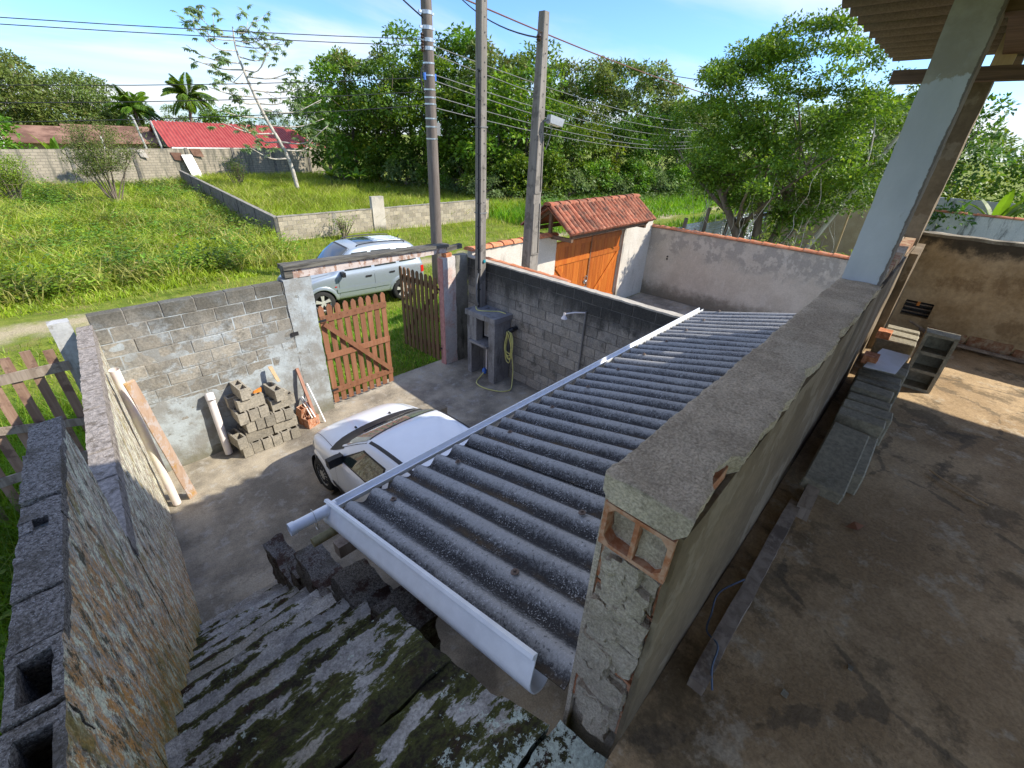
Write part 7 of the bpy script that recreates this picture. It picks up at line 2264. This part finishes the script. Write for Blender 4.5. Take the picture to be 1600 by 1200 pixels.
def field(n, x0, x1, y0, y1, keep, bias=1.0):
    x = RNG.uniform(x0, x1, n); u = RNG.random(n) ** bias; y = y0 + (y1 - y0) * u
    pts = [(a, b) for a, b in zip(x, y) if keep(a, b)]
    return np.array([(a, b, tz(a, b)) for a, b in pts])
def nn(x, y, f, s): return noise.noise(V((x * f, y * f, s)))
def add_grass(name, pts, h, w, lean, mat, label):
    o = link_mesh(name, grass_mesh(pts, h, w, lean, name, mat), None)
    props(o, label, None, None, 'stuff')
def wallx(y): return 7.9 + (y - 21.95) * 0.1017
def track(x, y): return abs(y - 15.7 + 1.2 * nn(x, y, 0.35, 3)) < 0.9 + 0.5 * nn(x, y, 0.8, 1)
# verge between the front wall and the overgrown plots
K = lambda x, y: not track(x, y) and nn(x, y, 0.6, 9) > -0.45 and not (y < 22 and x > 7.5 and y > 21.8)
p = field(30000, -9, 26, 7.65, 21.8, K)
add_grass('grass', p, RNG.uniform(.06, .20, len(p)) * (1 + 0.9 * np.clip((p[:, 1] - 17.5) / 3, 0, 1)), 0.020, 0.8, MT['grass'], 'short grass of the verge in front of the gate')
K2 = lambda x, y: not track(x, y) and nn(x, y, 1.1, 2) > 0.05
p = field(14000, -9, 40, 7.65, 21.8, K2)
add_grass('grass', p, RNG.uniform(.12, .34, len(p)), 0.026, 0.9, MT['grass_dry'], 'dry straw coloured grass on the verge')
# lush strip in the gateway
p = field(9000, 3.2, 8.8, 7.6, 11.5, lambda x, y: True)
add_grass('grass', p, RNG.uniform(.05, .15, len(p)), 0.016, 0.9, MT['grass_lush'], 'lush grass in the gateway')
# tall bright grass outside the left wall
p = field(30000, -4.0, 0.1, 0.3, 10.5, lambda x, y: x < xin(y) - 0.62)
add_grass('grass', p, RNG.uniform(.3, .85, len(p)), 0.013, 0.75, MT['grass_lush'], 'tall bright grass outside the mossy left wall')
# overgrown plot on the left
K = lambda x, y: x < wallx(y) - 0.15
p = field(70000, -12, 11, 17.6, 49, K, 1.25)
g = np.array([nn(a, b, 0.25, 5) for a, b, _ in p])
ht = RNG.uniform(.2, .75, len(p)) * (1 + 0.8 * g) * np.clip((p[:, 1] - 16.6) / 4, 0.35, 1)
add_grass('grass', p, ht, 0.022 + 0.0011 * p[:, 1], 0.8, MT['grass'], 'tall wild grass of the overgrown plot on the left')
p = field(26000, -12, 11, 18.5, 49, lambda x, y: K(x, y) and nn(x, y, 0.35, 11) > 0.0, 1.2)
add_grass('grass', p, RNG.uniform(.3, .95, len(p)), 0.02 + 0.0009 * p[:, 1], 0.9, MT['grass_dry'], 'dry seeding grass in the overgrown plot on the left')
# plot behind the low wall
K3 = lambda x, y: x > wallx(y) + 0.15 and y > 22.2 and (x < 27 - (y - 22) * 0.12)
p = field(60000, 8, 28, 22.1, 52, K3, 1.2)
add_grass('grass', p, RNG.uniform(.4, 1.0, len(p)), 0.022 + 0.001 * p[:, 1], 0.75, MT['grass'], 'tall grass in the walled plot across the street')
p = field(12000, 8, 28, 22.1, 50, lambda x, y: K3(x, y) and nn(x, y, 0.3, 21) > 0.1)
add_grass('grass', p, RNG.uniform(.6, 1.15, len(p)), 0.02 + 0.0009 * p[:, 1], 0.9, MT['grass_dry'], 'dry grass in the walled plot across the street')
# right end of the street
p = field(34000, 21, 75, 12.6, 24, lambda x, y: abs(y - 14.4 + 0.6 * nn(x, y, 0.2, 3)) > 0.8)
add_grass('grass', p, RNG.uniform(.15, .5, len(p)) * (1 + 1.2 * np.clip((p[:, 1] - 16.5) / 3, 0, 1)), 0.05, 0.8, MT['grass_lush'], 'bright grass along the street at the right')
# broad leaved weeds
def weeds(n, x0, x1, y0, y1, keep, mat, label, hmin=.15, hmax=.9, sz=.16, bias=1.2, per=16):
    p = field(n, x0, x1, y0, y1, keep, bias)
    m = len(p)
    P = np.repeat(p, per, 0)
    h = np.repeat(RNG.uniform(hmin, hmax, m), per)
    P = P + np.stack([RNG.normal(0, .22, m * per), RNG.normal(0, .22, m * per), h * RNG.uniform(0.25, 1, m * per)], 1)
    d = sphere_dirs(m * per); d[:, 2] = np.abs(d[:, 2]) * 0.3 - 0.1
    L = RNG.uniform(.6, 1.3, m * per) * sz
    v, f = leaves(P, d, RNG.uniform(-.6, .6, m * per), L, L * 0.5)
    o = link_mesh('weeds', fast_mesh('weeds', v, f, mat), None)
    props(o, label, None, None, 'stuff')
weeds(5200, -12, 11, 18.6, 47, lambda x, y: K(x, y) and nn(x, y, 0.30, 31) + 0.5 * nn(x, y, 1.0, 32) > 0.06, MT['leaf_bright'], 'broad leaved weeds in the overgrown plot on the left', .15, 1.0, sz=.15, per=20)
weeds(3600, -12, 11, 19.0, 46, lambda x, y: K(x, y) and nn(x, y, 0.33, 41) + 0.5 * nn(x, y, 1.1, 42) > 0.16, MT['leaf'], 'dark leafy undergrowth in the overgrown plot on the left', .2, 1.25, .16, per=22)
weeds(1300, -12, 11, 18.6, 46, lambda x, y: K(x, y) and nn(x, y, 0.5, 61) > 0.18, MT['grass_dry'], 'dry brown weeds in the overgrown plot on the left', .2, .8, .12, per=20)
weeds(900, 8, 27, 22.5, 50, lambda x, y: K3(x, y) and nn(x, y, 0.3, 51) > 0.1, MT['leaf_bright'], 'leafy weeds in the walled plot across the street', .2, .9, .2)
weeds(700, 19, 30, 22.0, 44, lambda x, y: 26.5 - (y - 22) * 0.14 < x < 29.5 - (y - 22) * 0.14, MT['leaf_pale'], 'mixed undergrowth along the edge of the wood', .3, 1.3, .24)
weeds(900, 28, 60, 19.5, 23.0, lambda x, y: True, MT['leaf_pale'], 'mixed undergrowth by the street at the right', .2, 1.0, .24)
weeds(260, -3.8, 0.0, 1.0, 9.5, lambda x, y: x < xin(y) - 0.95, MT['leaf_bright'], 'broad leaved weeds outside the left wall', .2, .6, .12)

# move the origin of things built in world coordinates to their own base
bpy.context.view_layer.update()
for o in list(SC.objects):
    if o.parent is None and o.type in ('EMPTY', 'MESH') and o.location.length < 1e-6 and o.rotation_euler.z == 0 and tuple(o.scale) == (1, 1, 1) and o.get('kind') != 'structure' and o.get('kind') != 'stuff':
        if o.type == 'MESH':
            if o.data.users > 1: continue
            bb = [V(c) for c in o.bound_box]
            c = V((sum(b.x for b in bb) / 8, sum(b.y for b in bb) / 8, min(b.z for b in bb)))
            o.data.transform(Matrix.Translation(-c)); o.location = c
        else:
            bb = [ch.matrix_world @ V(c) for ch in o.children for c in ch.bound_box]
            if not bb: continue
            c = V(((min(b.x for b in bb) + max(b.x for b in bb)) / 2, (min(b.y for b in bb) + max(b.y for b in bb)) / 2, min(b.z for b in bb)))
            o.location = c
            for ch in o.children: ch.location = ch.location - c
